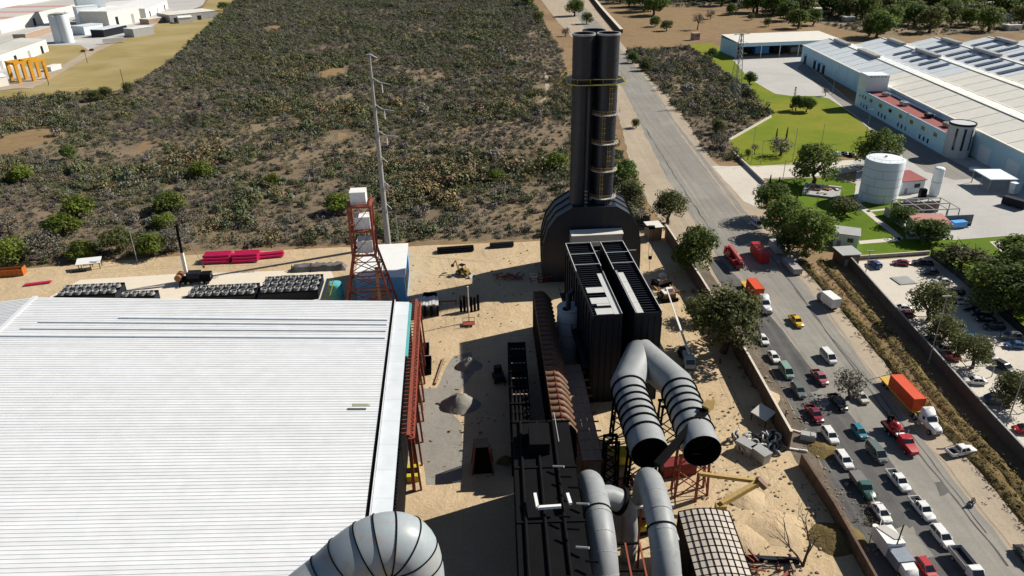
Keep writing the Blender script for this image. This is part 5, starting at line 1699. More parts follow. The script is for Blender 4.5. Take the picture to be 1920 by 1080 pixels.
MB().beam((.4, -.2, 3.3), (-1.0, 1.2, 5.6), .18).build('mast', BLACK, wt)
for x in (3.6, -2.0):
    for s in (-1, 1):
        add_wheel(wt, x, s * 1.1, .48, .36)

# ---- people and the motorcycle
SKIN = mat('skin', (0.30, 0.17, 0.11), 0.6, 0.1)
DENIM = mat('dark_trousers', (0.03, 0.04, 0.06), 0.9, 0.15)
HAIRM = mat('dark_hair', (0.012, 0.01, 0.009), 0.8, 0.1)
def person(loc, rz, label, shirt, sit=False, helmet=None, group=None):
    t = thing('person', label, 'person', loc, rz, group)
    if sit:
        J = dict(pel=(0, 0, .86), che=(.14, 0, 1.28), nek=(.18, 0, 1.42), hed=(.22, 0, 1.58), ls=(.13, .2, 1.36), le=(.32, .3, 1.14), lh=(.62, .27, 1.06), rs=(.13, -.2, 1.36), re=(.32, -.3, 1.14), rh=(.62, -.27, 1.06), lk=(.42, .2, .8), la=(.2, .2, .4), lf=(.36, .2, .34), rk=(.42, -.2, .8), ra=(.2, -.2, .4), rf=(.36, -.2, .34), lp=(0, .13, .86), rp=(0, -.13, .86))
    else:
        J = dict(pel=(0, 0, .95), che=(.02, 0, 1.32), nek=(.03, 0, 1.48), hed=(.05, 0, 1.64), ls=(.02, .2, 1.42), le=(.02, .27, 1.14), lh=(.1, .28, .88), rs=(.02, -.2, 1.42), re=(.05, -.27, 1.14), rh=(.14, -.24, .9), lk=(.05, .12, .5), la=(0, .12, .09), lf=(.16, .13, .05), rk=(.1, -.12, .5), ra=(-.06, -.12, .09), rf=(.1, -.13, .05), lp=(0, .1, .92), rp=(0, -.1, .92))
    E = [('pel', 'che'), ('che', 'nek'), ('nek', 'hed'), ('che', 'ls'), ('ls', 'le'), ('le', 'lh'), ('che', 'rs'), ('rs', 're'), ('re', 'rh'), ('pel', 'lp'), ('lp', 'lk'), ('lk', 'la'), ('la', 'lf'), ('pel', 'rp'), ('rp', 'rk'), ('rk', 'ra'), ('ra', 'rf')]
    RAD = dict(pel=.15, che=.17, nek=.065, hed=.11, ls=.085, le=.055, lh=.045, rs=.085, re=.055, rh=.045, lk=.075, la=.05, lf=.045, rk=.075, ra=.05, rf=.045, lp=.11, rp=.11)
    ks = list(J)
    me = bpy.data.meshes.new('body')
    me.from_pydata([J[k] for k in ks], [(ks.index(a), ks.index(b_)) for a, b_ in E], [])
    o = bpy.data.objects.new('body', me)
    COL.objects.link(o)
    o.parent = t
    sk = o.modifiers.new('skin', 'SKIN')
    for i, k in enumerate(ks):
        me.skin_vertices[0].data[i].radius = (RAD[k], RAD[k])
        me.skin_vertices[0].data[i].use_root = (k == 'pel')
    o.modifiers.new('sub', 'SUBSURF').levels = 1
    me.materials.append(SKIN)
    s = MB()
    s.loft([[(J['pel'][0] + .19 * math.cos(a), .19 * math.sin(a), J['pel'][2] - .04) for a in [i * .785 for i in range(8)]], [(J['che'][0] + .2 * math.cos(a), .24 * math.sin(a), J['che'][2]) for a in [i * .785 for i in range(8)]], [(J['nek'][0] + .09 * math.cos(a), .16 * math.sin(a), J['nek'][2] - .02) for a in [i * .785 for i in range(8)]]])
    for a, b_ in (('ls', 'le'), ('rs', 're')):
        s.tube([J[a], J[b_]], [.105, .075], 8)
    s.build('shirt', shirt, t, True)
    tr = MB()
    for a, b_, c in (('lp', 'lk', 'la'), ('rp', 'rk', 'ra')):
        tr.tube([J[a], J[b_], J[c]], [.135, .1, .08], 8)
    tr.build('trousers', DENIM, t, True)
    h = Vector(J['hed'])
    MB().ball(h + Vector((-.02, 0, .04)), .125, 10, 7).build('helmet' if helmet else 'hair', helmet or HAIRM, t, True)
    MB().ball(h + Vector((.115, 0, -.02)), .02, 6, 4).build('nose', SKIN, t)
    for sd in ('l', 'r'):
        hd = Vector(J[sd + 'h'])
        f = MB()
        for k in range(4):
            b0 = hd + Vector((.02, (k - 1.5) * .02, -.02))
            f.tube([b0, b0 + Vector((.03, 0, -.05)), b0 + Vector((.02, 0, -.085 + .008 * abs(k - 1.5)))], [.01, .009, .007], 5)
        sg = -1 if sd == 'l' else 1
        f.tube([hd, hd + Vector((.04, sg * .035, -.01)), hd + Vector((.06, sg * .03, -.04))], [.012, .01, .008], 5)
        f.build('hand_fingers', SKIN, t)
    return t
p = at(1822, 946)
mc = thing('motorcycle', 'dark motorcycle ridden along the dirt edge of the road', 'motorcycle', (p.x, p.y, 0.06), R_(90 + DN - 25))
for x in (.68, -.68):
    o = MB().lathe([(.24, -.05), (.31, -.06), (.33, 0), (.31, .06), (.24, .05)], n=16).build('wheel', RUBBER, mc)
    o.location = (x, 0, .33)
    o.rotation_euler = (math.pi / 2, 0, 0)
    MB().lathe([(0, -.03), (.24, -.03), (.24, .03), (0, .03)], n=10).build('rim', RIM, o)
MB().loft([[(-.75, -.1, .72), (-.75, .1, .72), (-.75, .1, .8), (-.75, -.1, .8)], [(-.1, -.13, .66), (-.1, .13, .66), (-.1, .13, .78), (-.1, -.13, .78)]]).build('seat', BLACK, mc)
MB().ball((.2, 0, .82), .26, 10, 6, (1, .6, .6)).build('fuel_tank', cpaint('dark'), mc, True)
MB().b6(-.2, -.16, .28, .3, .16, .62).build('engine', GREY, mc)
MB().beam((.68, .08, .33), (.42, .08, 1.0), .05).beam((.68, -.08, .33), (.42, -.08, 1.0), .05).build('fork', RIM, mc)
MB().tube([(.36, .36, 1.06), (.44, .15, 1.04), (.44, -.15, 1.04), (.36, -.36, 1.06)], .02, 6).build('handlebar', BLACK, mc)
MB().ball((.6, 0, .9), .1, 8, 5).build('headlight', HEADL, mc)
pr = person((p.x, p.y, 0.06 - .05), R_(90 + DN - 25), 'person in pale clothes riding the dark motorcycle', OFFW, True, mat('grey_helmet', (0.3, 0.3, 0.3), 0.3, 0.1))
q = at(1350, 683)
person((q.x, q.y, 0.04), R_(200), 'person in dark clothes standing by the boom truck under the big tree', mat('dark_shirt', (0.03, 0.035, 0.05), 0.9, 0.1))
q = at(863, 566)
person((q.x, q.y, 0.04), R_(100), 'person standing alone on the sand near the sheet stacks', mat('orange_vest', (0.5, 0.12, 0.02), 0.9, 0.1))
# ------------------------------------------------------------------ the works on the right
WSKY = mat('sky_tinted_render', (0.45, 0.66, 0.76), 0.7, 0.07, 0.2, streak=True)  # white walls; the blue of skylit shade is put into the colour
OFFICE = mat('sky_tinted_office', (0.50, 0.74, 0.86), 0.7, 0.05, 0.2)  # white office walls with skylight blue mixed into the paint colour
TOWERW = mat('far_tower_render', (0.66, 0.72, 0.76), 0.7, 0.05, 0.2)
WWHITE = mat('white_render', (0.70, 0.76, 0.79), 0.7, 0.06, 0.2)
CREAMR = rnd_mat('cream_roof_sheet', (0.76, 0.73, 0.64), 0.55, 0.04)
SEAM = mat('roof_seam_sheet', (0.58, 0.57, 0.52), 0.6, 0.1)
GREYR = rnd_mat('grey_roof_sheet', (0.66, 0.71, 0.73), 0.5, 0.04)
REDROOF = mat('red_roof_coating', (0.27, 0.07, 0.065), 0.8, 0.15, 0.6)
SOLAR = mat('solar_glass', (0.07, 0.09, 0.14), 0.25, 0.15, 0.4, spec=0.6)

def frame_from(pA, pB):
    """unrotated base point and angle of the line A->B on the ground"""
    d = pB - pA
    return math.atan2(d.y, d.x), d.length

# facade line of the warehouse, near end to far end
A, B = at(1890, 332), at(1501, 115)
ang, LF = frame_from(A, B)
wh = thing('warehouse', 'vast low warehouse with parallel gabled pale metal roofs', 'building', (A.x, A.y, 0), ang - math.pi / 2)
# local: y runs along the facade (away), x runs into the building (to the right)
HE, HR, NB, BW = 10.2, 14.0, 5, 33.0
NEAR = -70.0
MB().b6(0, NEAR, 0, 0.3, LF, HE - 0.3).build('front_wall', WSKY, wh)
MB().b6(0.3, LF - 0.3, 0, NB * BW, LF, HE - 0.4).build('end_wall', WSKY, wh)
segs = 14
for k in range(NB):
    x0, xm, x1 = k * BW, k * BW + BW / 2, (k + 1) * BW
    MB().extr([(x0 + 0.1, LF, HE - 0.4), (x1 - 0.1, LF, HE - 0.4), (xm, LF, HR - 0.15)], (0, -0.3, 0)).build('gable_wall', WSKY, wh)
    for (xa, za, xb, zb) in ((x0 + 0.3, HE, xm, HR), (xm, HR, x1 - 0.3, HE)):
        for s in range(segs):
            y0 = NEAR + (LF - NEAR) * s / segs
            y1 = NEAR + (LF - NEAR) * (s + 1) / segs
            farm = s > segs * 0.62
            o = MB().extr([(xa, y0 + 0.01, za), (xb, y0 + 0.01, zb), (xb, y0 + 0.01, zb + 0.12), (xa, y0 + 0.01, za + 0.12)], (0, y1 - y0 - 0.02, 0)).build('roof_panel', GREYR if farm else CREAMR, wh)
    sm = MB()
    for s in range(segs * 2 + 1):
        y0 = NEAR + (LF - NEAR) * s / (segs * 2)
        sm.beam((x0 + 0.3, y0, HE + 0.16), (xm, y0, HR + 0.16), 0.35, 0.12)
        sm.beam((xm, y0, HR + 0.16), (x1 - 0.3, y0, HE + 0.16), 0.35, 0.12)
    sm.build('roof_seam', SEAM, wh)
    MB().beam((x0, NEAR, HE + 0.1), (x0, LF, HE + 0.1), 0.9, 0.5).build('gutter', CREAMR, wh)
    MB().beam((xm, NEAR, HR + 0.22), (xm, LF, HR + 0.22), 1.2, 0.2).build('ridge_cap', CREAMR, wh)
    if k < 4:
        for f0, f1 in ((0.76, 0.84), (0.90, 0.965)):
            y0, y1 = NEAR + (LF - NEAR) * f0, NEAR + (LF - NEAR) * f1
            v = MB().b6(xm - 1.7, y0, HR + 0.2, xm + 1.5, y1, HR + 1.5).build('ridge_vent', GREY, wh)
            MB().b6(xm - 1.7, y0 - .1, HR + 1.5, xm + 1.7, y1 + .1, HR + 1.65).build('vent_cover', GREY, v)
for y0 in (LF - 6, LF - 24, LF - 32, LF - 40):
    d = MB().b6(-0.12, y0 - 4.2, 0, 0.0, y0, 5.0).build('dock_door', DARK, wh)
    MB().b6(-0.9, y0 - 4.6, 5.1, 0.0, y0 + .4, 5.4).build('canopy', WSKY, d)
for y0 in (-5, 14, 30, -30):
    MB().b6(-0.12, y0, 0, 0.0, y0 + 8, 6.2).build('sliding_door', WWHITE, wh)
for k in range(12):
    y0 = 30 + k * 13
    if y0 < LF:
        MB().b6(-0.15, y0, 0, 0.0, y0 + 0.3, HE - 0.4).build('pilaster', WSKY, wh)
WHM = Matrix.Translation((A.x, A.y, 0)) @ Matrix.Rotation(ang - math.pi / 2, 4, 'Z')
# solar rows
def solar(bay, side, f, lab, grp, ln=0.8):
    xm = bay * BW + BW / 2
    sg = -1 if side == 'l' else 1
    sl = math.atan2(HR - HE, BW / 2)
    half = BW / 2
    y = NEAR + (LF - NEAR) * f
    a = Vector((xm + sg * half * (1 - ln) * 0.5, y, 0))
    t = thing('solar_panel_row', lab, 'solar panels', (0, 0, 0), 0, grp)
    x0, x1 = half * 0.12, half * (0.12 + ln)
    nP_ = 6
    for k in range(nP_):
        u0, u1 = x0 + (x1 - x0) * k / nP_, x0 + (x1 - x0) * (k + 1) / nP_ - 0.12
        z0, z1 = HR - u0 * math.tan(sl), HR - u1 * math.tan(sl)
        MB().extr([(xm + sg * u0, y, z0 + .5), (xm + sg * u1, y, z1 + .5), (xm + sg * u1, y, z1 + .6), (xm + sg * u0, y, z0 + .6)], (0, 3.6, 0)).build('panel', SOLAR, t)
    t.matrix_world = WHM
    return t
G1, G2, G3 = 'solar rows on the second roof', 'solar rows on the third roof', 'solar rows on the fourth roof'
for f in (0.70, 0.735, 0.77, 0.805, 0.84):
    solar(1, 'l', f, 'dark solar panel row on the second gabled roof of the warehouse', G1, 0.62)
for f in (0.66, 0.695, 0.73, 0.765, 0.80, 0.835, 0.88, 0.915):
    solar(2, 'l', f, 'dark solar panel row on the third gabled roof of the warehouse', G2, 0.85)
for f in (0.66, 0.70, 0.74, 0.78, 0.82, 0.87, 0.91, 0.95):
    solar(3, 'l', f, 'dark solar panel row on the fourth gabled roof of the warehouse', G3, 0.85)
# office block in front of it
OA, OB = at(1768, 291), at(1602, 197)
oang, OL = frame_from(OA, OB)
of = thing('office_block', 'white two storey office block with a red roof terrace', 'building', (OA.x, OA.y, 0), oang - math.pi / 2)
OH = 8.6
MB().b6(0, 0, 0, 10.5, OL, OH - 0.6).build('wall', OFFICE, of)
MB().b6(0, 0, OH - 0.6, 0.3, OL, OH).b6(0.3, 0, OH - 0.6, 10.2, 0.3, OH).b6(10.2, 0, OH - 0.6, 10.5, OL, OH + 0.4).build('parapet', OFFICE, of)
MB().b6(0.32, 0.32, OH - 0.58, 10.18, OL - 9, OH - 0.5).build('red_roof', REDROOF, of)
MB().b6(-0.05, OL - 9, OH, 10.4, OL - 0.02, 16.2).build('roof_tower', WWHITE, of)
for k in range(5):
    MB().b6(1.2 + 1.7 * k, OL - 9.02, 15.2, 2.2 + 1.7 * k, OL - 8.98, 15.7).build('vent_slot', GREY, of)
ys = [OL - 4, OL - 7.5, OL - 10.5] + [OL - 17 - 10.2 * k for k in range(7)]
for y0 in ys:
    if y0 > 1:
        w_ = 1.6 if y0 > OL - 12 else 2.8
        wn = MB().b6(-0.06, y0 - w_ / 2, 5.2, 0.0, y0 + w_ / 2, 6.7).build('window', GLASSD, of)
        MB().b6(-0.18, y0 - w_ / 2 - .1, 5.05, 0.0, y0 + w_ / 2 + .1, 5.18).build('sill', WWHITE, wn)
for k in range(4):
    for j in range(3):
        y0 = OL - 7 - 20 * k - 3.4 * j
        if y0 > 1:
            MB().b6(-0.06, y0 - .6, 1.2, 0.0, y0 + .6, 3.0).build('window', GLASSD, of)
for k, (fy, sz) in enumerate(((0.80, 3), (0.58, 4), (0.32, 3.4), (0.14, 4.2))):
    q = WHM @ Vector((0, 0, 0))
    m_ = Matrix.Translation((OA.x, OA.y, 0)) @ Matrix.Rotation(oang - math.pi / 2, 4, 'Z')
    u = thing('roof_unit', ['grey air unit at the far end of the red terrace', 'long grey air unit in the middle of the red terrace', 'dark air unit in the near half of the red terrace', 'brown air unit at the near end of the red terrace'][k], 'air unit', m_ @ Vector((6, OL * fy, OH - 0.5)), oang - math.pi / 2, 'air units on the red terrace')
    MB().b6(-1.2, -sz / 2, 0.3, 1.2, sz / 2, 1.7).build('casing', [GREY, CONCW, DARK, WALKB][k], u)
    MB().cyl((0, 0, 1.7), .8, .25, 12).build('fan_cowl', GREY, u)
    MB().tube([(1.2, 0, 1), (2.4, .4, 1), (2.4, .4, .2)], .25, 8).build('hose', WHITE, u)
# rounded glass stair tower
p = at(1790, 292)
rt = thing('stair_tower', 'round grey stair tower with dark glass strips at the office end', 'tower', (p.x, p.y, 0))
MB().lathe([(0, 13.2), (4.6, 13.2), (4.6, 0)], n=32).build('drum', mat('grey_render', (0.50, 0.52, 0.53), 0.7, 0.1, 0.3, streak=True), rt, True)
MB().lathe([(4.6, 12.6), (4.85, 12.6), (4.85, 13.4), (4.5, 13.4)], n=32).build('rim', DARK, rt)
for k, a in enumerate((222, 258, 296)):
    c, s_ = math.cos(R_(a)), math.sin(R_(a))
    MB().box((4.6 * c, 4.6 * s_, 7.5), (.12, .8, 8.5), R_(a)).build('glass_strip', GLASSD, rt)
# long open shed at the back
SA, SB = at(1389, 109), at(1512, 104)
sang, SLn = frame_from(SA, SB)
sh = thing('open_shed', 'long open fronted shed with a cream roof beyond the service yard', 'shed', (SA.x, SA.y, 0), sang)
SLn = 66
MB().extr([(-3, -2, 9.6), (-3, 30, 11.0), (-3, 30, 11.3), (-3, -2, 9.9)], (SLn + 6, 0, 0)).build('roof', CREAMR, sh)
MB().extr([(-3, -2.1, 7.6), (-3, -1.9, 7.6), (-3, -1.9, 9.6), (-3, -2.1, 9.6)], (SLn + 6, 0, 0)).build('fascia', WSKY, sh)
MB().b6(-3, 29, 0, SLn + 3, 29.3, 10.9).build('back_wall', WSKY, sh)
MB().b6(-3.2, 0, 0, -2.9, 29, 9.6).b6(SLn + 2.9, 0, 0, SLn + 3.2, 29, 9.6).build('side_wall', WSKY, sh)
for k in range(6):
    MB().beam((k * SLn / 5, -1, 0), (k * SLn / 5, -1, 9.6), .4).build('column', WHITE, sh)
for k in range(5):
    MB().b6(3 + 13 * k, 14, 0, 13 + 13 * k, 20, 3.4 + (k % 3)).build('stored_stack', [DARK, BLUE, DARK, GREY, BLUE][k], sh)
# water tank
p = at(1645, 372)
tk = thing('water_tank', 'big white cylindrical water tank with horizontal seams', 'tank', (p.x, p.y, 0))
MB().lathe([(0, 14.6), (6.0, 14.0), (6.15, 13.7), (6.1, 0)], n=40).build('shell', WWHITE, tk, True)
for z in (2.8, 5.6, 8.4, 11.2):
    MB().lathe([(6.1, z), (6.16, z), (6.16, z + .12), (6.1, z + .12)], n=40).build('seam', GREY, tk)
for k in range(8):
    a = R_(180 + 18 * k + 10)
    MB().box((6.12 * math.cos(a), 6.12 * math.sin(a), 2.8 * (k % 4) + 1.4), (.06, .08, 2.7), a).build('upright_seam', GREY, tk)
b = MB()
for k in range(14):
    a = R_(360 / 14 * k)
    b.beam((5.6 * math.cos(a), 5.6 * math.sin(a), 13.9), (5.6 * math.cos(a), 5.6 * math.sin(a), 14.9), .06)
    a2 = R_(360 / 14 * (k + 1))
    b.beam((5.6 * math.cos(a), 5.6 * math.sin(a), 14.9), (5.6 * math.cos(a2), 5.6 * math.sin(a2), 14.9), .06)
b.build('railing', GREY, tk)
MB().beam((6.3, .9, 0), (6.3, .9, 14.5), .12).beam((6.3, 1.4, 0), (6.3, 1.4, 14.5), .12).build('ladder', GREY, tk)
MB().cyl((0, 0, 14.6), .4, .4, 10).build('vent', GREY, tk)

def hut(pxa, pxb, depth, h, label, wm, rm, slope=0.6, doors=True, name='hut', cat='hut', group=None):
    """small building: front foot runs from pxa to pxb"""
    a, c = at(*pxa), at(*pxb)
    an, L = frame_from(a, c)
    t = thing(name, label, cat, (a.x, a.y, 0), an, group)
    MB().b6(0, 0, 0, L, depth, h).build('wall', wm, t)
    MB().extr([(-.4, -.4, h + 0.01), (-.4, depth + .4, h + slope), (-.4, depth + .4, h + slope + .18), (-.4, -.4, h + .18)], (L + .8, 0, 0)).build('roof', rm, t)
    MB().b6(.02, depth - .2, h, L - .02, depth - .02, h + slope).build('back_gable', wm, t)
    if doors:
        w_ = MB().b6(L * .55, -.06, h * .45, L * .8, 0, h * .75).build('window', GLASSD, t)
        MB().b6(L * .53, -.12, h * .4, L * .82, 0, h * .44).build('sill', WHITE, w_)
        MB().b6(L * .15, -.06, 0, L * .15 + 1.0, 0, 2.1).build('door', GREY, t)
    return t
hut((1688, 365), (1730, 361), 8.5, 4.6, 'small white pump house with a red roof right of the water tank', WWHITE, REDROOF)
hut((1716, 446), (1778, 446), 7.0, 4.2, 'white hut with a pink red roof below the steel pergola', OFFW, mat('pink_roof', (0.42, 0.20, 0.17), 0.8, 0.1), name='hut')
gh = hut((1561, 462), (1606, 468), 5.5, 4.2, 'white two tone guardhouse with a flat grey roof', WWHITE, CONCW, 0.1)
# slender white silo
p = at(1750, 367)
ws = thing('white_silo', 'slender white upright cylinder left of the concrete yard', 'silo', (p.x, p.y, 0))
MB().lathe([(0, 10.2), (1.3, 10.0), (1.65, 9.6), (1.65, 0.8), (1.3, 0)], n=20).build('shell', WWHITE, ws, True)
MB().lathe([(1.65, 5), (1.7, 5), (1.7, 5.2), (1.65, 5.2)], n=20).build('band', GREY, ws)
MB().beam((1.75, 0, 0), (1.75, 0, 10), .08).build('pipe', GREY, ws)
# steel pergola with brown screens
PA = at(1700, 422)
pg = thing('steel_pergola', 'open steel pergola frame over brown screens and pipework', 'pergola', (PA.x, PA.y, 0), R_(4))
for i in range(5):
    for j in range(3):
        MB().beam((4 * i, 5 * j, 0), (4 * i, 5 * j, 4.6), .22).build('post', GREY, pg)
for j in range(3):
    MB().beam((0, 5 * j, 4.7), (16, 5 * j, 4.7), .25).build('purlin', CONCW, pg)
for i in range(5):
    MB().beam((4 * i, 0, 4.75), (4 * i, 10, 4.75), .2).build('rafter', CONCW, pg)
MB().b6(.2, 9.4, 0, 15.8, 9.7, 3.8).build('screen', mat('brown_screen', (0.16, 0.11, 0.10), 0.9, 0.2), pg)
MB().b6(-2.6, -2, 0, -2.3, 9, 2.8).build('side_wall', CONCW, pg)
MB().b6(10, -2.2, 0, 19.5, -1.9, 3.4).build('front_screen', mat('slate_screen', (0.15, 0.165, 0.18), 0.9, 0.15), pg)
for k in range(3):
    p = at(1722 + 18 * k, 423)
    t = thing('pump_drum', ['brown pump drum at the left under the pergola', 'brown pump drum in the middle under the pergola', 'grey pump drum at the right under the pergola'][k], 'drum', (p.x, p.y, 0), 0, 'pump drums under the pergola')
    MB().cyl((0, 0, .2), 1.0, 1.6, 14).build('drum', WALKB if k < 2 else GREY, t, True)
    MB().cyl((0, 0, 1.8), .5, .4, 10).build('motor', BROWN if k < 2 else GREY, t)
p = at(1728, 371)
o = thing('control_cabinet', 'black control cabinet between the pump house and the pergola', 'cabinet', (p.x, p.y, 0))
MB().b6(-1, -.8, 0, 1, .8, 3.2).build('body', DARK, o)
MB().b6(-.9, -.86, .2, .9, -.8, 3.0).build('door', BLACK, o)
# blue machine at the yard's lower edge
p = at(1795, 427)
o = thing('blue_compactor', 'blue machine on the concrete yard beside the slate screen', 'machine', (p.x, p.y, 0), R_(10))
MB().b6(-2.2, -1.1, .5, 2.2, 1.1, 2.2).build('body', BLUE, o)
MB().b6(2.2, -.6, .4, 4.0, .6, 1.4).build('hopper', DARK, o)
for x in (-1.4, 1.4):
    for s in (-1, 1):
        add_wheel(o, x, s * 1.0, .4, .3)
# canopy by the warehouse and vehicles in the yard
p = at(1862, 352)
cn = thing('loading_canopy', 'white flat loading canopy on posts beside the warehouse', 'canopy', (p.x, p.y, 0), ang - math.pi / 2)
MB().b6(-5, -5.5, 4.6, 5, 6, 4.9).build('roof', WWHITE, cn)
for x in (-4.6, 4.6):
    for y in (-5, 0, 5.6):
        MB().beam((x, y, 0), (x, y, 4.6), .25).build('post', GREY, cn)
for k, (px, lb) in enumerate((((1900, 364), 'white tall bin right of the loading canopy'), ((1826, 322), 'white low skip near the warehouse door'))):
    p = at(*px)
    o = thing('yard_bin', lb, 'bin', (p.x, p.y, 0), R_(20), 'bins at the loading canopy')
    MB().loft([[(-1.3, -.9, .3), (1.3, -.9, .3), (1.3, .9, .3), (-1.3, .9, .3)], [(-1.8, -1.1, 4.2 if k == 0 else 1.6), (1.8, -1.1, 4.2 if k == 0 else 1.6), (1.8, 1.1, 4.2 if k == 0 else 1.6), (-1.8, 1.1, 4.2 if k == 0 else 1.6)]]).build('tub', WWHITE, o)
    MB().b6(-1.2, -.7, 0, 1.2, .7, .3).build('skid', DARK, o)
p = at(1900, 388)
container((p.x, p.y, .4), 30, 7.0, DARK, 'dark box container in the shade right of the loading canopy', 2.6, group=None)
# derelict slab with rubble on the lawn
p = at(1540, 362)
rb_ = thing('rubble_platform', 'broken concrete platform with rusty scrap on the lawn', 'platform', (p.x, p.y, 0), R_(-25))
MB().b6(-6, -5, 0, 6, 5, .7).build('slab', CONCW, rb_)
MB().b6(-6, -5, .7, -5.2, 5, 1.6).b6(-5.2, 4.4, .7, 6, 5, 1.5).build('kerb_wall', OFFW, rb_)
r_ = random.Random(5)
for k in range(14):
    MB().box((r_.uniform(-4.5, 5), r_.uniform(-4, 4), .95), (r_.uniform(.8, 2.6), r_.uniform(.3, .9), r_.uniform(.2, .6)), r_.uniform(0, 3)).build('scrap_piece', [RUST, WALKB, OFFW][k % 3], rb_)
# brick gatehouse at the car park corner
hut((1577, 500), (1609, 498), 5.0, 3.4, 'low brown brick gatehouse at the top left corner of the car park', WALLM, CONCW, 0.15)
p = at(1694, 527)
o = MB().b6(-2.4, -2.2, 0, 2.4, 2.2, .25).build('manhole_slab', CONCW)
o.location = (p.x, p.y, .07); o.rotation_euler = (0, 0, R_(8))
tag(o, 'square grey slab in the middle of the car park', 'slab')
MB().b6(-2.0, -1.8, .25, 2.0, 1.8, .3).build('grating', GREY, o)
# carport frames along the wall
for k, px in enumerate(((1716, 622), (1752, 660), (1805, 708), (1875, 770))):
    p = at(*px)
    t = thing('carport_frame', ['empty steel carport frame below the first car park tree', 'empty steel carport frame below the second car park tree', 'empty steel carport frame at the wall near the white sedan', 'empty steel carport frame at the wall near the grey van'][k], 'carport', (p.x, p.y, 0), 0, 'carport frames along the wall')
    for x in (0, 6):
        MB().beam((x, 0, 0), (x, 0, 2.8), .14).build('post', GREY, t)
    MB().beam((-.2, 0, 2.8), (6.4, 0, 2.8), .16).beam((-.2, 2, 2.9), (6.4, 2, 2.9), .12).build('top_rail', GREY, t)
    MB().beam((0, 0, 2.8), (0, 2, 2.9), .1).beam((6, 0, 2.8), (6, 2, 2.9), .1).build('side_rail', GREY, t)
# lamp posts
for px, top, lb in (((1741, 680), 555, 'tall lamp post at the ditch below the first car park tree'), ((1790, 516), 465, 'lamp post at the car park fence behind the dark cars'), ((1622, 515), 470, 'lamp post at the upper left car park wall'), ((1886, 800), 695, 'lamp post at the wall near the grey van'), ((1408, 306), 238, 'thin post at the left end of the lawn'), ((1426, 308), 262, 'thin post near the left lawn edge, second of two'), ((1486, 302), 240, 'thin post on the lawn left of the big round tree'), ((1538, 282), 232, 'thin post on the lawn above the parked cars'), ((1622, 262), 205, 'lamp post on the lawn in front of the office'), ((1688, 276), 212, 'lamp post close to the office facade'), ((1525, 420), 366, 'pale post beside the grey guardhouse'), ((1560, 178), 132, 'lamp post at the service yard corner'), ((1466, 348), 300, 'slim post at the side road bend')):
    post(px, top, lb, 0.09, head=0.5 if px[0] in (1741, 1886, 1622, 1688) else None)
# lattice pylon
p = at(1376, 192)
py = thing('lattice_pylon', 'slim grey lattice pylon standing in the roadside scrub', 'pylon', (p.x, p.y, 0), R_(20))
hP = 34.0
def pc(z, k):
    wq = 1.9 * (1 - z / hP) + .55
    return Vector((wq * (1 if k in (1, 2) else -1), wq * (1 if k in (2, 3) else -1), z))
for k in range(4):
    MB().beam(pc(0, k), pc(hP, k), .22).build('leg', GREY, py)
b = MB()
zs = [hP * i / 14 for i in range(15)]
for z0, z1 in zip(zs, zs[1:]):
    for k in range(4):
        b.beam(pc(z0, k), pc(z1, (k + 1) % 4), .1)
b.build('bracing', GREY, py)
for z in (24, 29, 33.5):
    MB().beam((-4.5, 0, z), (4.5, 0, z), .22).beam((-4.5, 0, z), (0, 0, z + 1.6), .12).beam((4.5, 0, z), (0, 0, z + 1.6), .12).build('cross_arm', GREY, py)

# ------------------------------------------------------------------ factory at the top left
def block(pxa, pxb, depth, h, label, wm, rm, roof='flat', name='factory_building', cat='building', rise=1.5, doors=0, group=None, panels=4, flip=False):
    a, c = at(*pxa), at(*pxb)
    an, L = frame_from(a, c)
    t = thing(name, label, cat, (a.x, a.y, 0), an, group)
    MB().b6(0, 0, 0, L, depth, h).build('wall', wm, t)
    n = panels
    for k in range(n):
        m_ = rm[k % len(rm)] if isinstance(rm, (list, tuple)) else rm
        x0, x1 = L * k / n + .05, L * (k + 1) / n - .05
        if roof == 'flat':
            MB().b6(x0 - (.3 if k == 0 else 0), -.3, h + .01, x1 + (.3 if k == n - 1 else 0), depth + .3, h + .35).build('roof_panel', m_, t)
        else:
            MB().extr([(x0, -.4, h + .02), (x0, depth / 2, h + rise), (x0, depth + .4, h + .02)], (x1 - x0, 0, 0)).build('roof_panel', m_, t)
    for k in range(doors):
        MB().b6(L * (k + .5) / doors - 2, -.08, 0, L * (k + .5) / doors + 2, 0, h * .6).build('door', GREY if k % 2 else DARK, t)
    return t
PINKR = rnd_mat('faded_pink_roof', (0.52, 0.27, 0.25), 0.7, 0.12)
PALER = rnd_mat('pale_factory_roof', (0.55, 0.54, 0.49), 0.6, 0.08)
block((-40, 146), (92, 96), 34, 9, 'long low white factory hall in the far left corner', OFFW, PALER, 'gable', doors=5, panels=6)
block((-120, 92), (150, 28), 60, 11, 'long factory hall with faded pink roof stripes at the far left', OFFW, [PINKR, PALER, PALER], 'flat', panels=14, doors=4)
block((-60, 28), (160, -12), 70, 11, 'pale roofed factory hall behind the pink striped one', OFFW, [PALER, PINKR], 'flat', panels=12)
block((155, 46), (206, 42), 26, 38, 'tall white block tower of the far factory', TOWERW, WHITE, 'flat', panels=2, name='block_tower', cat='tower')
block((152, 52), (192, 48), 10, 18, 'lower white annex before the tall block tower', TOWERW, WHITE, 'flat', panels=2)
block((207, 52), (265, 40), 30, 14, 'white cube hall right of the tall block tower', OFFW, WHITE, 'flat', panels=3, doors=2)
block((275, 34), (316, 16), 60, 9, 'white hall with a dark side at the top left', OFFW, WHITE, 'gable', doors=3, panels=4)
block((320, 43), (406, 34), 30, 7, 'long grey white low building beside the dry field', GREY, CREAMR, 'flat', panels=5, doors=4)
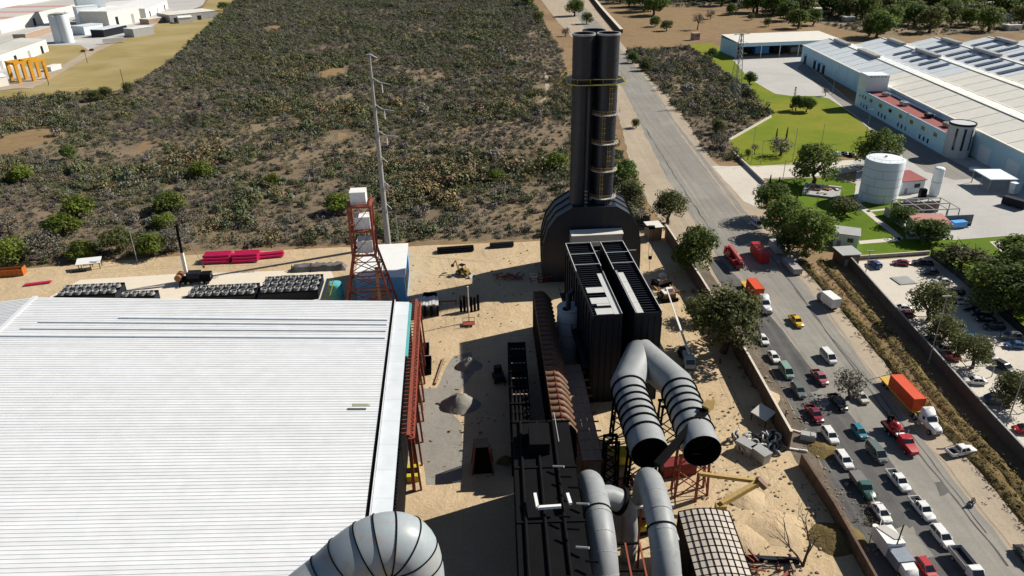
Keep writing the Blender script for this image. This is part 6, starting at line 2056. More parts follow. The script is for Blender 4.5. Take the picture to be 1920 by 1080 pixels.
block((336, 44), (362, 42), 9, 5, 'small gabled annex before the low building', OFFW, WHITE, 'gable', panels=2)
block((280, 46), (318, 40), 12, 4.5, 'cream roofed shelter left of the low building', WALKB, CREAMR, 'flat', panels=3)
block((252, 70), (290, 64), 12, 6.5, 'small white container block on the far factory lawn', GREY, WHITE, 'flat', panels=2)
block((97, 134), (116, 128), 5, 2.6, 'tiny white shed on the far factory lawn', OFFW, WHITE, 'flat', panels=1)
block((-4, 164), (18, 160), 8, 5.5, 'small white shed left of the yellow gantry', OFFW, WHITE, 'gable', panels=1)
block((160, 66), (196, 60), 14, 7, 'white process shed at the foot of the block tower', TOWERW, GREYR, 'flat', panels=3)
block((196, 70), (240, 60), 12, 6, 'grey process shed with dark openings by the white cube hall', DARK, GREYR, 'flat', panels=3)
block((50, 76), (100, 60), 10, 5, 'low grey pipe shelter left of the silo', WALKB, PALER, 'flat', panels=3)
p = at(124, 79)
si = thing('silo_cluster', 'white ribbed silo with a cap frame in the far factory', 'silo', (p.x, p.y, 0))
for k, (x, y) in enumerate(((-3.4, -2), (3.4, -2), (0, 4))):
    MB().lathe([(0, 22), (4.0, 21.5), (4.3, 21), (4.3, 0)], (x, y, 0), 24).build('shell', WWHITE, si, True)
MB().b6(-6, -5, 22, 6, 6, 22.4).build('cap_deck', GREY, si)
b = MB()
for k in range(7):
    b.beam((-6 + 2 * k, -5, 22.4), (-6 + 2 * k, -5, 23.6), .12)
b.beam((-6, -5, 23.6), (6, -5, 23.6), .12)
b.build('railing', GREY, si)
for k, (px, lb) in enumerate((((44, 152), 'yellow portal gantry, left one of the pair in the far factory'), ((70, 148), 'yellow portal gantry, right one of the pair in the far factory'))):
    p = at(*px)
    t = thing('yellow_gantry', lb, 'gantry', (p.x, p.y, 0), R_(-35), 'yellow gantries in the far factory')
    YG = mat('gantry_yellow', (0.62, 0.30, 0.02), 0.6, 0.1) if k == 0 else bpy.data.materials['gantry_yellow']
    for x in (-5, 5):
        MB().b6(x - .9, -5, 0, x + .9, -3.2, 11).build('leg', YG, t)
        MB().b6(x - .9, 3.2, 0, x + .9, 5, 11).build('leg', YG, t)
        MB().b6(x - 1, -5, 11.01, x + 1, 5, 12.4).build('side_beam', YG, t)
    MB().b6(-4, -4.6, 10.6, 4, -3.4, 12).build('cross_beam', YG, t)
for k, (px, c, lb) in enumerate((((156, 97), 'maroon', 'dark red car parked on the far factory lawn'), ((172, 95), 'dark', 'dark car parked beside the red one in the far factory'), ((190, 68), 'white', 'white car by the process shed of the far factory'))):
    car(px, 'sedan', c, 60, lb, 'cars at the far factory')
p = at(214, 81)
container((p.x, p.y, .9), 120, 16, WHITE, 'long white truck trailer on the far factory road', 3.4, 2.6, name='truck_trailer', cat='trailer', group=None)
for px, top, lb in (((164, 118), 96, 'thin dark post on the far factory road'), ((92, 160), 124, 'thin dark post beside the yellow gantries'), ((234, 166), 130, 'dark wooden pole at the dry field edge')):
    post(px, top, lb, 0.14, DARK, name='pole', cat='pole')
# far houses at the top right
for px, px2, d, h, lb, wm, rm in (((1392, 12), (1452, 10), 14, 5, 'far low house with a pale roof among the trees', OFFW, PALER), ((1530, 28), (1568, 27), 14, 5, 'far tan yard building between the trees', OFFW, CREAMR), ((1738, 36), (1772, 38), 16, 5, 'far long pale shed among the trees, left of the houses', GREY, GREYR), ((1790, 24), (1850, 22), 16, 6, 'far cluster house with a pale flat roof', OFFW, PALER), ((1862, 40), (1900, 38), 14, 5, 'far house with a white roof at the right', OFFW, WHITE), ((1880, 28), (1940, 24), 20, 9, 'far dark sided hall with a white roof edge', DARK, WHITE), ((1840, 34), (1862, 33), 10, 5, 'small far grey house', GREY, GREYR), ((1800, 10), (1870, 8), 18, 6, 'far brown roofed house at the top right', WALKB, WALKB), ((1890, 58), (1915, 57), 8, 4, 'small far white cabin at the right edge', OFFW, WHITE), ((1585, 42), (1602, 41), 6, 4, 'small far grey cabin between the trees', GREY, GREYR)):
    block(px, px2, d, h, lb, wm, rm, 'flat', name='house', cat='house', panels=2)
p = at(1305, 75)
hut((1300, 76), (1312, 75), 4, 5, 'small pinkish hut at the edge of the brown pasture', mat('pinkish_hut', (0.33, 0.22, 0.22), 0.9, 0.1), WALKB, 0.3)
# dark rail embankment wall beside the far road
wall('embankment_wall', [(1165, 62), (1130, 22), (1108, -6)], 3.0, 2.5, 'dark embankment wall along the far road', WALLM, panel=18)
# ------------------------------------------------------------------ trees and shrubs in view
TG = 'bright mesquite trees in the scrub'
for px, R, lb in (((380, 332), 4.0, 'bright green round mesquite right of the upper scrub centre'), ((322, 396), 4.6, 'bright green mesquite above the mobile crane'), ((148, 412), 5.2, 'largest bright green mesquite in the left scrub'), ((122, 440), 4.6, 'bright green mesquite just below the largest one'), ((308, 425), 3.0, 'small bright green mesquite right under the one above the crane'), ((512, 348), 2.8, 'small bright green mesquite left of the red tower'), ((636, 398), 4.4, 'bright green mesquite touching the red tower'), ((1040, 318), 4.4, 'bright green mesquite beside the chimney'), ((932, 340), 3.0, 'small dull green mesquite left of the chimney'), ((285, 478), 4.4, 'bright green mesquite at the yard edge by the lamp post'), ((155, 484), 3.6, 'green mesquite at the yard edge above the white awning'), ((18, 492), 5.0, 'green mesquite at the yard edge above the orange skip'), ((40, 340), 4.0, 'dull green mesquite near the left picture edge')):
    tree(px, R * 1.4, 'lime', lb, TG, name='mesquite_tree', h=R * 0.3, squash=0.85)
for px, R, lb, kd in (((90, 484), 4.6, 'grey leafless tree at the yard edge left of the lamp post', 'grey'), ((225, 476), 4.6, 'olive tree at the yard edge beside the lamp post', 'olive'), ((330, 470), 4.0, 'grey shrub tree at the yard edge left of the mobile crane', 'grey'), ((20, 440), 4.0, 'grey shrub tree near the left picture edge', 'grey'), ((130, 300), 3.4, 'dark spiky shrub in the left scrub', 'deep'), ((365, 235), 4.0, 'bare reddish shrub in the upper scrub', 'grey'), ((700, 430), 3.0, 'dark shrub behind the red tower', 'olive'), ((1130, 318), 4.4, 'dark green shrub right of the chimney foot', 'deep'), ((1170, 345), 4.8, 'dark green shrub tree between chimney and road', 'deep'), ((1180, 378), 4.0, 'olive shrub below the dark shrub tree by the road', 'olive')):
    tree(px, R * 1.3, kd, lb, name='shrub', h=R * 0.15, cat='shrub')
tree((1252, 418), 6.8, 'big', 'pale olive tree between the chimney and the road', h=4.0)
tree((1300, 512), 7.4, 'bigdeep', 'dense dark green tree at the wall beside the crane truck', h=3.4, squash=1.15)
tree((1355, 662), 10.2, 'big', 'largest olive green tree overhanging the block wall', h=6.0, squash=1.0)
tree((1310, 600), 4.5, 'olive', 'lower olive tree leaning from the largest tree', h=1.6)
tree((1590, 748), 4.4, 'grey', 'small dusty tree standing in the road between cars', h=2.6)
tree((1193, 240), 3.0, 'olive', 'small dark bush on the sandy strip beside the far road', h=0.3, name='shrub', cat='shrub')
# roadside clump opposite
for px, R, lb, kd, h in (((1443, 410), 6.0, 'dark green tree at the top of the roadside clump', 'bigdeep', 3), ((1468, 440), 6.0, 'dark green tree in the middle of the roadside clump', 'bigdeep', 2.5), ((1510, 478), 7.0, 'largest dark tree at the lower end of the roadside clump', 'bigdeep', 2.5), ((1478, 470), 4.4, 'dark shrub tree on the road side of the clump', 'deep', 1.5)):
    tree(px, R * 1.25, kd, lb, 'roadside tree clump', h=h)
for px, R, lb, kd, h, sq in (((1525, 345), 8.6, 'big round dark green tree on the lawn edge', 'bigdeep', 3.0, 0.95), ((1640, 318), 9.2, 'big dark tree behind the white water tank', 'bigdeep', 3.5, 0.95), ((1582, 402), 5.2, 'low olive tree on the lawn below the rubble platform', 'olive', 2.6, 0.7), ((1738, 452), 6.0, 'dark spreading tree at the hut with the pink roof', 'deep', 3.0, 0.7), ((1690, 424), 4.6, 'dark tree at the left end of the pergola', 'deep', 2.0, 0.9), ((1800, 508), 7.0, 'wide dark tree on the lawn right of the car park', 'olive', 3.5, 0.65), ((1900, 488), 6.0, 'dark low tree on the lawn at the right edge', 'deep', 2.0, 0.7), ((1893, 592), 9.5, 'huge dark green tree shading the car park row', 'bigdeep', 4.0, 0.8), ((1925, 560), 9.0, 'dark green tree at the right picture edge above the car park', 'bigdeep', 4.0, 0.9), ((1846, 546), 6.0, 'green tree leaning over the car park fence', 'bigdeep', 3.0, 0.8), ((1737, 604), 5.6, 'first tree inside the car park, bright olive', 'big', 3.4, 1.1), ((1762, 648), 4.4, 'second tree inside the car park, dusty', 'big', 2.6, 1.0), ((1822, 690), 4.4, 'third tree inside the car park, pale', 'big', 3.0, 1.0), ((1794, 672), 3.0, 'small dark tree left of the third car park tree', 'olive', 2.4, 1.0), ((1890, 765), 4.4, 'fourth tree inside the car park, near the grey van', 'big', 3.0, 1.0), ((1463, 292), 6.0, 'grey purple bush tree on the left lawn', 'grey', 1.5, 0.8), ((1402, 300), 1.8, 'thin small tree at the left end of the lawn', 'olive', 2.5, 1.0), ((1414, 290), 1.8, 'thin small sapling beside the lawn post', 'grey', 2.5, 1.0), ((1547, 180), 2.2, 'small grey tree at the kerb of the service yard', 'grey', 2.0, 1.0), ((1405, 158), 4.5, 'dark shrub at the corner of the service yard', 'deep', .6, 1.0), ((1335, 112), 4.0, 'dark leaning tree on the narrow far lawn', 'deep', 4.5, .8), ((1492, 208), 3.6, 'dark clipped tree left in the lawn group', 'deep', 2.0, 1.3), ((1512, 210), 4.0, 'dark clipped tree right in the lawn group', 'deep', 1.6, 1.2)):
    tree(px, R * 1.12, kd, lb, h=h, squash=sq)
cypress((1486, 206), 11.5, 'tall dark cypress in the lawn tree group')
for px, h, lb in (((1455, 262), 5, 'small cypress behind the grey purple bush, left'), ((1474, 262), 5.5, 'small cypress behind the grey purple bush, right'), ((1443, 348), 4, 'small cypress at the side road near the roadside clump'), ((1460, 348), 3.2, 'smallest cypress at the side road'), ((1473, 382), 5, 'slim cypress on the lawn above the roadside clump'), ((1492, 388), 5, 'slim cypress on the lawn left of the tall pale post'), ((1527, 428), 5.2, 'slim cypress left of the guardhouse'), ((1546, 445), 5.2, 'slim cypress touching the guardhouse')):
    cypress(px, h, lb)
# palms/agave at lawn
# far trees: along the far road and woods at the top right
tree((1077, 30), 11, 'green', 'leafy tree overhanging the far road', h=3)
tree((1100, 45), 7, 'olive', 'olive tree beside the far road bend', h=2)
tree((1008, 45), 8, 'olive', 'olive tree on the left side of the far road', h=2)
tree((990, 12), 10, 'green', 'green tree at the far left corner of the road', h=2)
tree((1060, 68), 5, 'grey', 'grey bush at the far road just above the chimney', h=.5, name='shrub', cat='shrub')
for px, R, lb, kd, h in (((1228, 50), 6, 'round green tree on the brown pasture, left of the pair', 'green', 1.5), ((1250, 58), 6.5, 'olive round tree on the brown pasture, right of the pair', 'olive', 1.0), ((1308, 56), 6.5, 'bare twiggy tree on the brown pasture', 'grey', 7), ((1332, 36), 6, 'grey round tree in the middle of the pasture', 'grey', 1.5), ((1372, 28), 7.5, 'green tree pair at the far side of the pasture', 'green', 1.5), ((1408, 38), 4, 'small yellow green bush on the pasture', 'olive', .5), ((1440, 50), 5, 'green bush behind the long shed', 'olive', .8), ((1186, 118), 5, 'dark round tree at the road right of the chimney', 'deep', 2.0), ((1212, 132), 5.5, 'grey green tree right of the dark round tree', 'olive', 1.5), ((1245, 135), 4.6, 'grey shrub tree at the edge of the roadside scrub', 'grey', .6), ((1350, 278), 5.0, 'grey shrub tree at the lower end of the roadside scrub', 'grey', .6), ((1345, 250), 4.5, 'dark shrub tree in the lower roadside scrub', 'olive', .6)):
    tree(px, R, kd, lb, h=h)
WG = 'trees of the woods at the top right'
r_ = random.Random(21)
wl = ['dark green tree in the woods at the top right', 'mid green leafy tree in the woods at the top right', 'olive tree in the woods at the top right']
spots = [(1180, 12), (1205, 20), (1240, 14), (1225, 30), (1400, 12), (1380, -4), (1420, 22), (1448, 8), (1462, 26), (1476, 40), (1490, 14), (1510, 34), (1522, 46), (1500, 52), (1545, 8), (1560, 30), (1576, 20), (1590, 36), (1606, 16), (1618, 34), (1630, 66), (1646, 70), (1660, 58), (1655, 30), (1678, 20), (1690, 40), (1705, 26), (1716, 48), (1728, 14), (1740, 60), (1752, 50), (1760, 20), (1784, 48), (1776, 8), (1815, 50), (1832, 46), (1690, 2), (1640, 0), (1590, -4), (1540, -6), (1490, -8), (1440, -8), (1345, -2), (1300, -4), (1265, 0), (1820, -4), (1850, 58), (1915, 52), (1925, 34), (1870, 14), (1900, 6)]
spots += [(r_.uniform(1380, 1930), r_.uniform(-14, 34)) for _ in range(46)] + [(r_.uniform(1150, 1380), r_.uniform(-12, 12)) for _ in range(12)]
for k, (x, y) in enumerate(spots):
    j = k % 3
    tree((x + r_.uniform(-4, 4), y + r_.uniform(-2, 2)), r_.uniform(10, 16) * (1.0 + max(0, (30 - y)) / 90), ['deep', 'green', 'olive'][j], wl[j], WG, h=r_.uniform(1.5, 4))
for px, R, lb in (((200, 185), 5.0, 'dark bush at the edge of the dry field'), ((180, 190), 4.2, 'dark bush left of the one at the dry field edge'), ((240, 176), 4.6, 'dark bush at the field pole'), ((420, 20), 7, 'dark green tree at the top corner of the scrub'), ((455, 6), 8, 'green tree at the far top corner of the scrub')):
    tree(px, R, 'olive', lb, h=.6, name='shrub', cat='shrub')
# bare tree at the bottom right
p = at(1505, 1062)
bt_ = thing('bare_tree', 'leafless dark branching tree at the bottom beside the low wall', 'tree', (p.x, p.y, 0))
r_ = random.Random(3)
bm_ = MB()
bs_ = []
def grow(p0, d, ln, r, lev):
    p1 = p0 + d * ln * .5 + Vector((r_.uniform(-.1, .1), r_.uniform(-.1, .1), .05)) * ln
    p2 = p1 + (d + Vector((r_.uniform(-.3, .3), r_.uniform(-.3, .3), r_.uniform(-.1, .25)))).normalized() * ln * .5
    bs_.append(([p0, p1, p2], [r, r * .8, r * .6], lev))
    if lev < 4:
        for k in range(3 if lev < 2 else 2):
            nd = (d + Vector((r_.uniform(-.9, .9), r_.uniform(-.9, .9), r_.uniform(-.1, .6)))).normalized()
            grow(p2 if k < 2 else p1, nd, ln * r_.uniform(.6, .8), r * .55, lev + 1)
grow(Vector((0, 0, 0)), Vector((.35, .25, .9)).normalized(), 3.6, .26, 0)
grow(Vector((.1, 0, 0)), Vector((-.4, .5, .7)).normalized(), 3.4, .2, 1)
tk_, br_ = MB(), MB()
for pts, rr, lev in bs_:
    (tk_ if lev == 0 else br_).tube(pts, [max(.022, q) for q in rr], 6 if lev < 3 else 4)
tk_.build('trunk', BARK, bt_)
br_.build('branches', BARK, bt_)
# ------------------------------------------------------------------ things standing about in the yard
# cooler banks behind the hall: cells of fans
def fan_bank(px, nx, ny, label, rz=SITE, cell=2.1):
    p = at(*px)
    t = thing('cooler_bank', label, 'cooling unit', (p.x, p.y, 0), rz, 'fan cooler banks behind the hall')
    W_, D_ = nx * cell, ny * 3.2
    MB().b6(-.2, -.2, 0, W_ + .2, D_ + .2, 2.2).build('plenum_box', DARK, t)
    fr = MB()
    for k in range(ny + 1):
        fr.b6(-.3, k * 3.2 - .12, 2.2, W_ + .3, k * 3.2 + .12, 2.5)
    fr.build('top_frame', BLACK, t)
    for i in range(nx):
        for j in range(ny):
            c = MB().lathe([(.98, 0), (.86, .25), (.86, .75), (.78, .75), (.78, .2)], n=14)
            o = c.build('fan_cowl', GREY, t)
            o.location = ((i + .5) * cell, (j + .5) * 3.2, 2.25)
            q = MB()
            for b_ in range(4):
                q.box((.38 * math.cos(b_ * 1.571), .38 * math.sin(b_ * 1.571), .3), (.7, .22, .04), b_ * 1.571)
            q.build('fan_blades', WHITE, o)
    return t
fan_bank((108, 572), 7, 2, 'long fan cooler bank at the left behind the hall roof edge')
fan_bank((228, 574), 4, 1, 'short fan cooler bank between the two long ones')
fan_bank((352, 574), 8, 2, 'long fan cooler bank in the middle behind the hall')
fan_bank((488, 566), 7, 3, 'deep fan cooler bank nearest the red tower')
sheet('concrete_pad', [(95, 556), (150, 525), (330, 514), (620, 505), (640, 560), (600, 600), (60, 610)], 0.06, CREAM)
def pipe_stack(px, ln, rows, r, m, label, rz=SITE, name='pipe_bundle', group=None, flat=False):
    p = at(*px)
    t = thing(name, label, 'pipes', (p.x, p.y, 0), rz, group)
    me = MB().tube([(0, 0, 0), (ln, 0, 0)], r, 8).mesh('pipe', m, True)
    for j, n in enumerate(rows):
        for i in range(n):
            o = bpy.data.objects.new('pipe', me)
            COL.objects.link(o)
            o.parent = t
            o.location = ((i * 37 % 5) * .06, (i - n / 2) * 2 * r * 1.05, r + .2 + j * r * 1.75)
    for x in (ln * .2, ln * .8):
        MB().b6(x - .1, -rows[0] * r - .3, 0, x + .1, rows[0] * r + .3, .2).build('bearer', WOOD, t)
    return t
PB = 'magenta pipe bundles by the scrub'
pipe_stack((386, 489), 7.4, (6, 5, 4), .42, PINK, 'left stack of thick magenta pipes at the scrub edge', group=PB)
pipe_stack((441, 487), 7.0, (6, 5, 4), .42, PINK, 'middle stack of thick magenta pipes at the scrub edge', group=PB)
pipe_stack((488, 483), 6.6, (3, 2), .4, PINK, 'low right stack of magenta pipes at the scrub edge', rz=SITE + .12, group=PB)
pipe_stack((46, 536), 6.5, (3,), .2, PINK, 'few thin pink red pipes lying left of the cooler banks', rz=.28)
pipe_stack((820, 473), 10.5, (7, 6, 4), .22, BLACK, 'stack of long black pipes at the back fence', rz=SITE + .06, group='black pipe stacks')
pipe_stack((918, 464), 7.0, (5, 4, 3), .22, DARK, 'shorter stack of dark pipes right of the long black ones', rz=SITE + .06, group='black pipe stacks')
pipe_stack((815, 722), 10.0, (2,), .14, WOOD, 'two long thin rods leaning in the sand beside the dark skips', rz=R_(84))
p = at(443, 490)
o = MB().ball((0, 0, .7), .7, 10, 7, (1, .8, 1)).build('cable_drum', mat('pale_pink_cover', (0.6, 0.42, 0.40), 0.8, 0.1), None, True)
o.location = (p.x, p.y, 0.03)
tag(o, 'pale pinkish ball cover between two magenta pipe stacks', 'cover')
# orange skip
p = at(20, 516)
t = thing('roll_off_skip', 'long orange rusty skip at the left picture edge', 'skip', (p.x, p.y, 0), SITE + .05)
OR = mat('orange_skip_paint', (0.42, 0.12, 0.02), 0.7, 0.25, 0.8)
MB().b6(-5, -1.2, .2, 4, -1.1, 2.0).b6(-5, 1.1, .2, 4, 1.2, 2.0).b6(-5, -1.1, .2, -4.9, 1.1, 2.0).b6(3.9, -1.1, .2, 4, 1.1, 2.4).b6(-4.9, -1.1, .2, 3.9, 1.1, .35).build('tub', OR, t)
for k in range(8):
    MB().b6(-4.7 + 1.15 * k, -1.3, .2, -4.55 + 1.15 * k, -1.2, 1.95).build('side_rib', OR, t)
MB().b6(-4.8, -1.0, .4, 3.8, 1.0, 1.2).build('load', WOOD, t)
# white awning frame
p = at(173, 503)
t = thing('solar_table', 'tilted white panel table on dark legs at the yard edge', 'panel table', (p.x, p.y, 0), SITE + .15)
MB().extr([(-3.6, -1.4, 1.9), (-3.6, 1.4, 2.7), (-3.6, 1.4, 2.85), (-3.6, -1.4, 2.05)], (6.4, 0, 0)).build('panel', WHITE, t)
for x in (-3, 0, 2.4):
    for y in (-1, 1):
        MB().beam((x, y, 0), (x, y, 2.1), .16).build('leg', DARK, t)
MB().b6(-4.6, -2.2, 0, -1.0, -1.6, .6).build('crate', DARK, t)
# mobile crane
p = at(372, 530)
t = thing('mobile_crane', 'dark mobile crane with a raised telescopic boom behind the hall', 'crane', (p.x, p.y, 0), SITE)
MB().b6(-4.5, -1.3, .8, 3.6, 1.3, 1.7).build('chassis', BLACK, t)
MB().b6(-2.4, -1.2, 1.7, 1.0, 1.2, 3.3).build('crane_house', DARK, t)
MB().b6(1.2, -1.2, .9, 3.8, 1.2, 2.9).build('cab', BLACK, t)
MB().b6(3.7, -1.0, 1.9, 3.85, 1.0, 2.8).build('windscreen', GLASSD, t)
MB().beam((-2.6, 0, 2.8), (-2.9, 1.0, 8.5), .8).build('boom_base', OFFW, t)
MB().beam((-2.9, 1.0, 8.4), (-3.1, 2.2, 15.5), .55).build('boom_extension', BLACK, t)
MB().beam((-3.1, 2.2, 15.5), (-2.6, 2.0, 16.3), .7).build('boom_head', BLACK, t)
MB().beam((-2.6, 1.9, 16.2), (1.0, 3.6, 3.5), .07).build('hoist_cable', GREY, t)
MB().box((1.0, 3.6, 3.1), (.5, .4, .8)).build('hook_block', YELLOWD, t)
MB().tube([(-4.6, -1.6, 2.2), (-4.6, 1.6, 2.2)], .9, 12).build('counterweight', mat('copper_paint', (0.28, 0.12, 0.05), 0.6, 0.2), t)
for x in (-3.6, -2.2, 1.4, 2.8):
    for s in (-1, 1):
        add_wheel(t, x, s * 1.1, .55, .45)
for x in (-4, 3):
    for s in (-1, 1):
        MB().beam((x, s * 1.2, .9), (x, s * 2.8, .8), .3).beam((x, s * 2.8, .9), (x, s * 2.8, 0), .25).build('outrigger', BLACK, t)
# tarpaulin covered mound
p = at(598, 505)
b = MB()
n1, n2 = 18, 7
rr = random.Random(8)
hs = [[0.04 if j in (0, n2 - 1) or i in (0, n1 - 1) else 1.5 + rr.uniform(-.3, .3) for j in range(n2)] for i in range(n1)]
b.add([(-7.6 + 15.2 * i / (n1 - 1) + rr.uniform(-.15, .15), -1.7 + 3.4 * j / (n2 - 1) + rr.uniform(-.15, .15), hs[i][j]) for i in range(n1) for j in range(n2)], [(i * n2 + j, (i + 1) * n2 + j, (i + 1) * n2 + j + 1, i * n2 + j + 1) for i in range(n1 - 1) for j in range(n2 - 1)])
o = b.build('covered_mound', TARP, None, True)
o.location = (p.x, p.y, 0.04)
o.rotation_euler = (0, 0, SITE)
tag(o, 'long mound under a grey wrinkled tarpaulin left of the red tower', 'mound')
MB().tube([(-2.0, -1.8, .1), (-1.9, 0, 1.9), (-2.0, 1.8, .1)], .12, 6).build('strap', BLACK, o)
MB().tube([(-7.4, -1.4, .1), (-7.3, 0, 1.6), (-7.4, 1.4, .1)], .12, 6).build('strap', BLACK, o)
# yellow and teal bits by the banks
p = at(540, 523)
o = thing('yellow_trolley', 'small yellow trolley below the tarpaulin mound', 'trolley', (p.x, p.y, 0), SITE)
MB().b6(-1.8, -.7, .5, 1.8, .7, .9).build('deck', YELLOWD, o)
for x in (-1.3, 1.3):
    for s in (-1, 1):
        add_wheel(o, x, s * .6, .3, .2)
p = at(632, 562)
o = thing('teal_tank', 'teal green tank tucked between the cooler bank and the red tower', 'tank', (p.x, p.y, 0))
MB().lathe([(0, 5.0), (1.6, 4.8), (1.9, 4.3), (1.9, 0)], n=18).build('shell', TEAL, o, True)
MB().lathe([(1.9, 2), (1.98, 2), (1.98, 2.2), (1.9, 2.2)], n=18).build('band', GREY, o)
p = at(606, 575)
o = thing('yellow_ladder_frame', 'yellow leaning ladder frame at the right end of the cooler banks', 'ladder', (p.x, p.y, 0), SITE)
MB().beam((0, 0, 0), (2.2, 2.0, 6.2), .2).build('stile', YELLOW, o)
MB().beam((.9, 0, 0), (3.1, 2.0, 6.2), .2).build('stile', YELLOW, o)
for k in range(10):
    a, c = Vector((0, 0, 0)).lerp(Vector((2.2, 2, 6.2)), k / 10), Vector((.9, 0, 0)).lerp(Vector((3.1, 2, 6.2)), k / 10)
    MB().beam(a, c, .1).build('rung', YELLOW, o)
# orange timber post by the shed
p = at(715, 585)
o = thing('timber_post', 'pale orange upright post before the blue wall', 'post', (p.x, p.y, 0))
MB().beam((0, 0, 0), (0, 0, 12), .8).build('shaft', mat('primer_orange', (0.5, 0.25, 0.14), 0.7, 0.1), o)
MB().box((0, 0, 12.1), (1.0, 1.0, .2)).build('cap', WOOD, o)
# long cable shadow-casting trench line: low kerb beam along the yard back
b = MB()
pl = [(0, 545), (200, 520), (330, 508), (520, 500), (640, 485)]
for p0, p1 in zip(pl, pl[1:]):
    pass
# backhoe
p = at(868, 515)
t = thing('backhoe_loader', 'backhoe loader with a raised arm alone on the sand', 'backhoe', (p.x, p.y, 0), R_(-35))
BY = mat('digger_yellow', (0.34, 0.22, 0.05), 0.6, 0.25, 1.0)
MB().b6(-1.4, -.8, .7, 1.8, .8, 1.5).build('chassis', BY, t)
MB().b6(.6, -.55, 1.5, 1.9, .55, 2.0).build('bonnet', BY, t)
MB().b6(-.9, -.75, 1.5, .5, .75, 1.6).build('cab_floor', BLACK, t)
for x in (-.85, .45):
    for s in (-1, 1):
        MB().beam((x, s * .7, 1.6), (x, s * .62, 2.9), .1).build('cab_post', BLACK, t)
MB().b6(-.95, -.75, 2.9, .55, .75, 3.0).build('cab_roof', BLACK, t)
MB().beam((1.2, .6, 1.1), (2.9, .6, .5), .2).beam((1.2, -.6, 1.1), (2.9, -.6, .5), .2).build('loader_arm', BY, t)
MB().extr([(2.8, -1.15, .1), (3.5, -1.15, .1), (3.0, -1.15, .9), (2.8, -1.15, .9)], (0, 2.3, 0)).build('loader_bucket', GREY, t)
MB().beam((-1.5, 0, 1.2), (-2.3, 0, 3.8), .3).build('boom', BY, t)
MB().beam((-2.3, 0, 3.8), (-3.4, 0, 2.2), .26).build('stick', BY, t)
MB().box((-3.5, 0, 1.9), (.6, .6, .7)).build('digging_bucket', BLACK, t)
for x, r in ((-1.0, .72), (1.5, .48)):
    for s in (-1, 1):
        add_wheel(t, x, s * .95, r, .38)
# scrap heap and frames
rr = random.Random(12)
for k, (px, n, lab, ms) in enumerate((((955, 522), 22, 'tangle of red rusty rods at the foot of the chimney', (RUST, REDST)), ((1250, 548), 16, 'heap of rusty machine parts right of the filter house', (BROWN, YELLOWD, WALKB)), ((1345, 640), 14, 'scatter of brown scrap under the largest tree', (WALKB, BROWN)), ((1190, 905), 18, 'heap of dark scrap steel below the thick ducts', (BLACK, GREY, REDST)), ((1445, 1068), 12, 'heap of red painted scrap at the bottom by the bare tree', (REDST, WALKB)))):
    p = at(*px)
    t = thing('scrap_heap', lab, 'scrap', (p.x, p.y, 0.03), 0, 'scrap heaps in the yard')
    for i in range(n):
        a, c = Vector((rr.uniform(-3.6, 3.6), rr.uniform(-2, 2), .15 + rr.random() * .9)), rr.uniform(0, 3.14)
        ln = rr.uniform(.8, 3.2)
        MB().box(a, (ln, rr.uniform(.12, .5), rr.uniform(.12, .4)), c, ('Y', rr.uniform(-.25, .25))).build('scrap_piece', ms[i % len(ms)], t)
p = at(1003, 528)
t = thing('steel_frame_box', 'red brown box frames stacked at the left foot of the chimney', 'frame', (p.x, p.y, 0), SITE)
for k in range(3):
    for z in (0, 1.8):
        MB().beam((-1.2 + 2 * k, -1, z + .1), (.6 + 2 * k, -1, z + .1), .2).beam((-1.2 + 2 * k, 1, z + .1), (.6 + 2 * k, 1, z + .1), .2).beam((-1.2 + 2 * k, -1, z + .1), (-1.2 + 2 * k, 1, z + .1), .2).beam((.6 + 2 * k, -1, z + .1), (.6 + 2 * k, 1, z + .1), .2).build('ring', REDST if k else OFFW, t)
    for s in (-1, 1):
        MB().beam((-1.2 + 2 * k, s, .1), (-1.2 + 2 * k, s, 2.0), .2).build('upright', REDST, t)
# stacked roofing sheets
p = at(782, 596)
t = thing('sheet_stack', 'stack of pale corrugated sheets on dark timbers beside the hall', 'sheet stack', (p.x, p.y, 0), SITE)
for k in range(7):
    MB().b6(.02 + .78 * k, 0, 3.0 + .12 * (k % 3), .72 + .78 * k, 4.6, 3.3 + .12 * (k % 3)).build('sheet', LIGHTP, t)
for k in range(4):
    MB().b6(.1 + 1.6 * k, .1, 0, .6 + 1.6 * k, 4.3, 2.95).build('timber', BLACK, t)
p = at(806, 560)
t = thing('open_crate', 'dark open frame crate above the sheet stack', 'crate', (p.x, p.y, 0), SITE - .1)
for a, c in (((-1.6, -1.2), (1.6, -1.2)), ((1.6, -1.2), (1.6, 1.2)), ((1.6, 1.2), (-1.6, 1.2)), ((-1.6, 1.2), (-1.6, -1.2))):
    MB().beam((*a, .6), (*c, .6), .3, 1.2).build('side', BLACK, t)
p = at(840, 572)
t = thing('low_trestle', 'low red brown trestle bench on the sand', 'trestle', (p.x, p.y, 0), SITE)
MB().b6(-2.3, -.3, 1.0, 2.3, .3, 1.2).build('top', REDST, t)
for x in (-2, 2):
    MB().beam((x, 0, 0), (x, 0, 1.0), .2).build('leg', REDST, t)
p = at(880, 583)
t = thing('dark_pillars', 'cluster of dark upright pillars at the edge of the long shadow', 'pillars', (p.x, p.y, 0))
for k in range(6):
    MB().cyl((-2 + .85 * k, rr.uniform(-.4, .4), 0), .34, 3.0 + rr.random() * 1.6, 8).build('pillar', BLACK, t)
post((880, 604), 538, 'pale thin pole among the dark pillars', 0.12, OFFW, name='pole', cat='pole')
p = at(879, 610)
t = thing('small_trailer', 'small red frame trailer at the edge of the long shadow', 'trailer', (p.x, p.y, 0), SITE)
MB().b6(-1.4, -.9, .5, 1.4, .9, .65).build('deck', REDST, t)
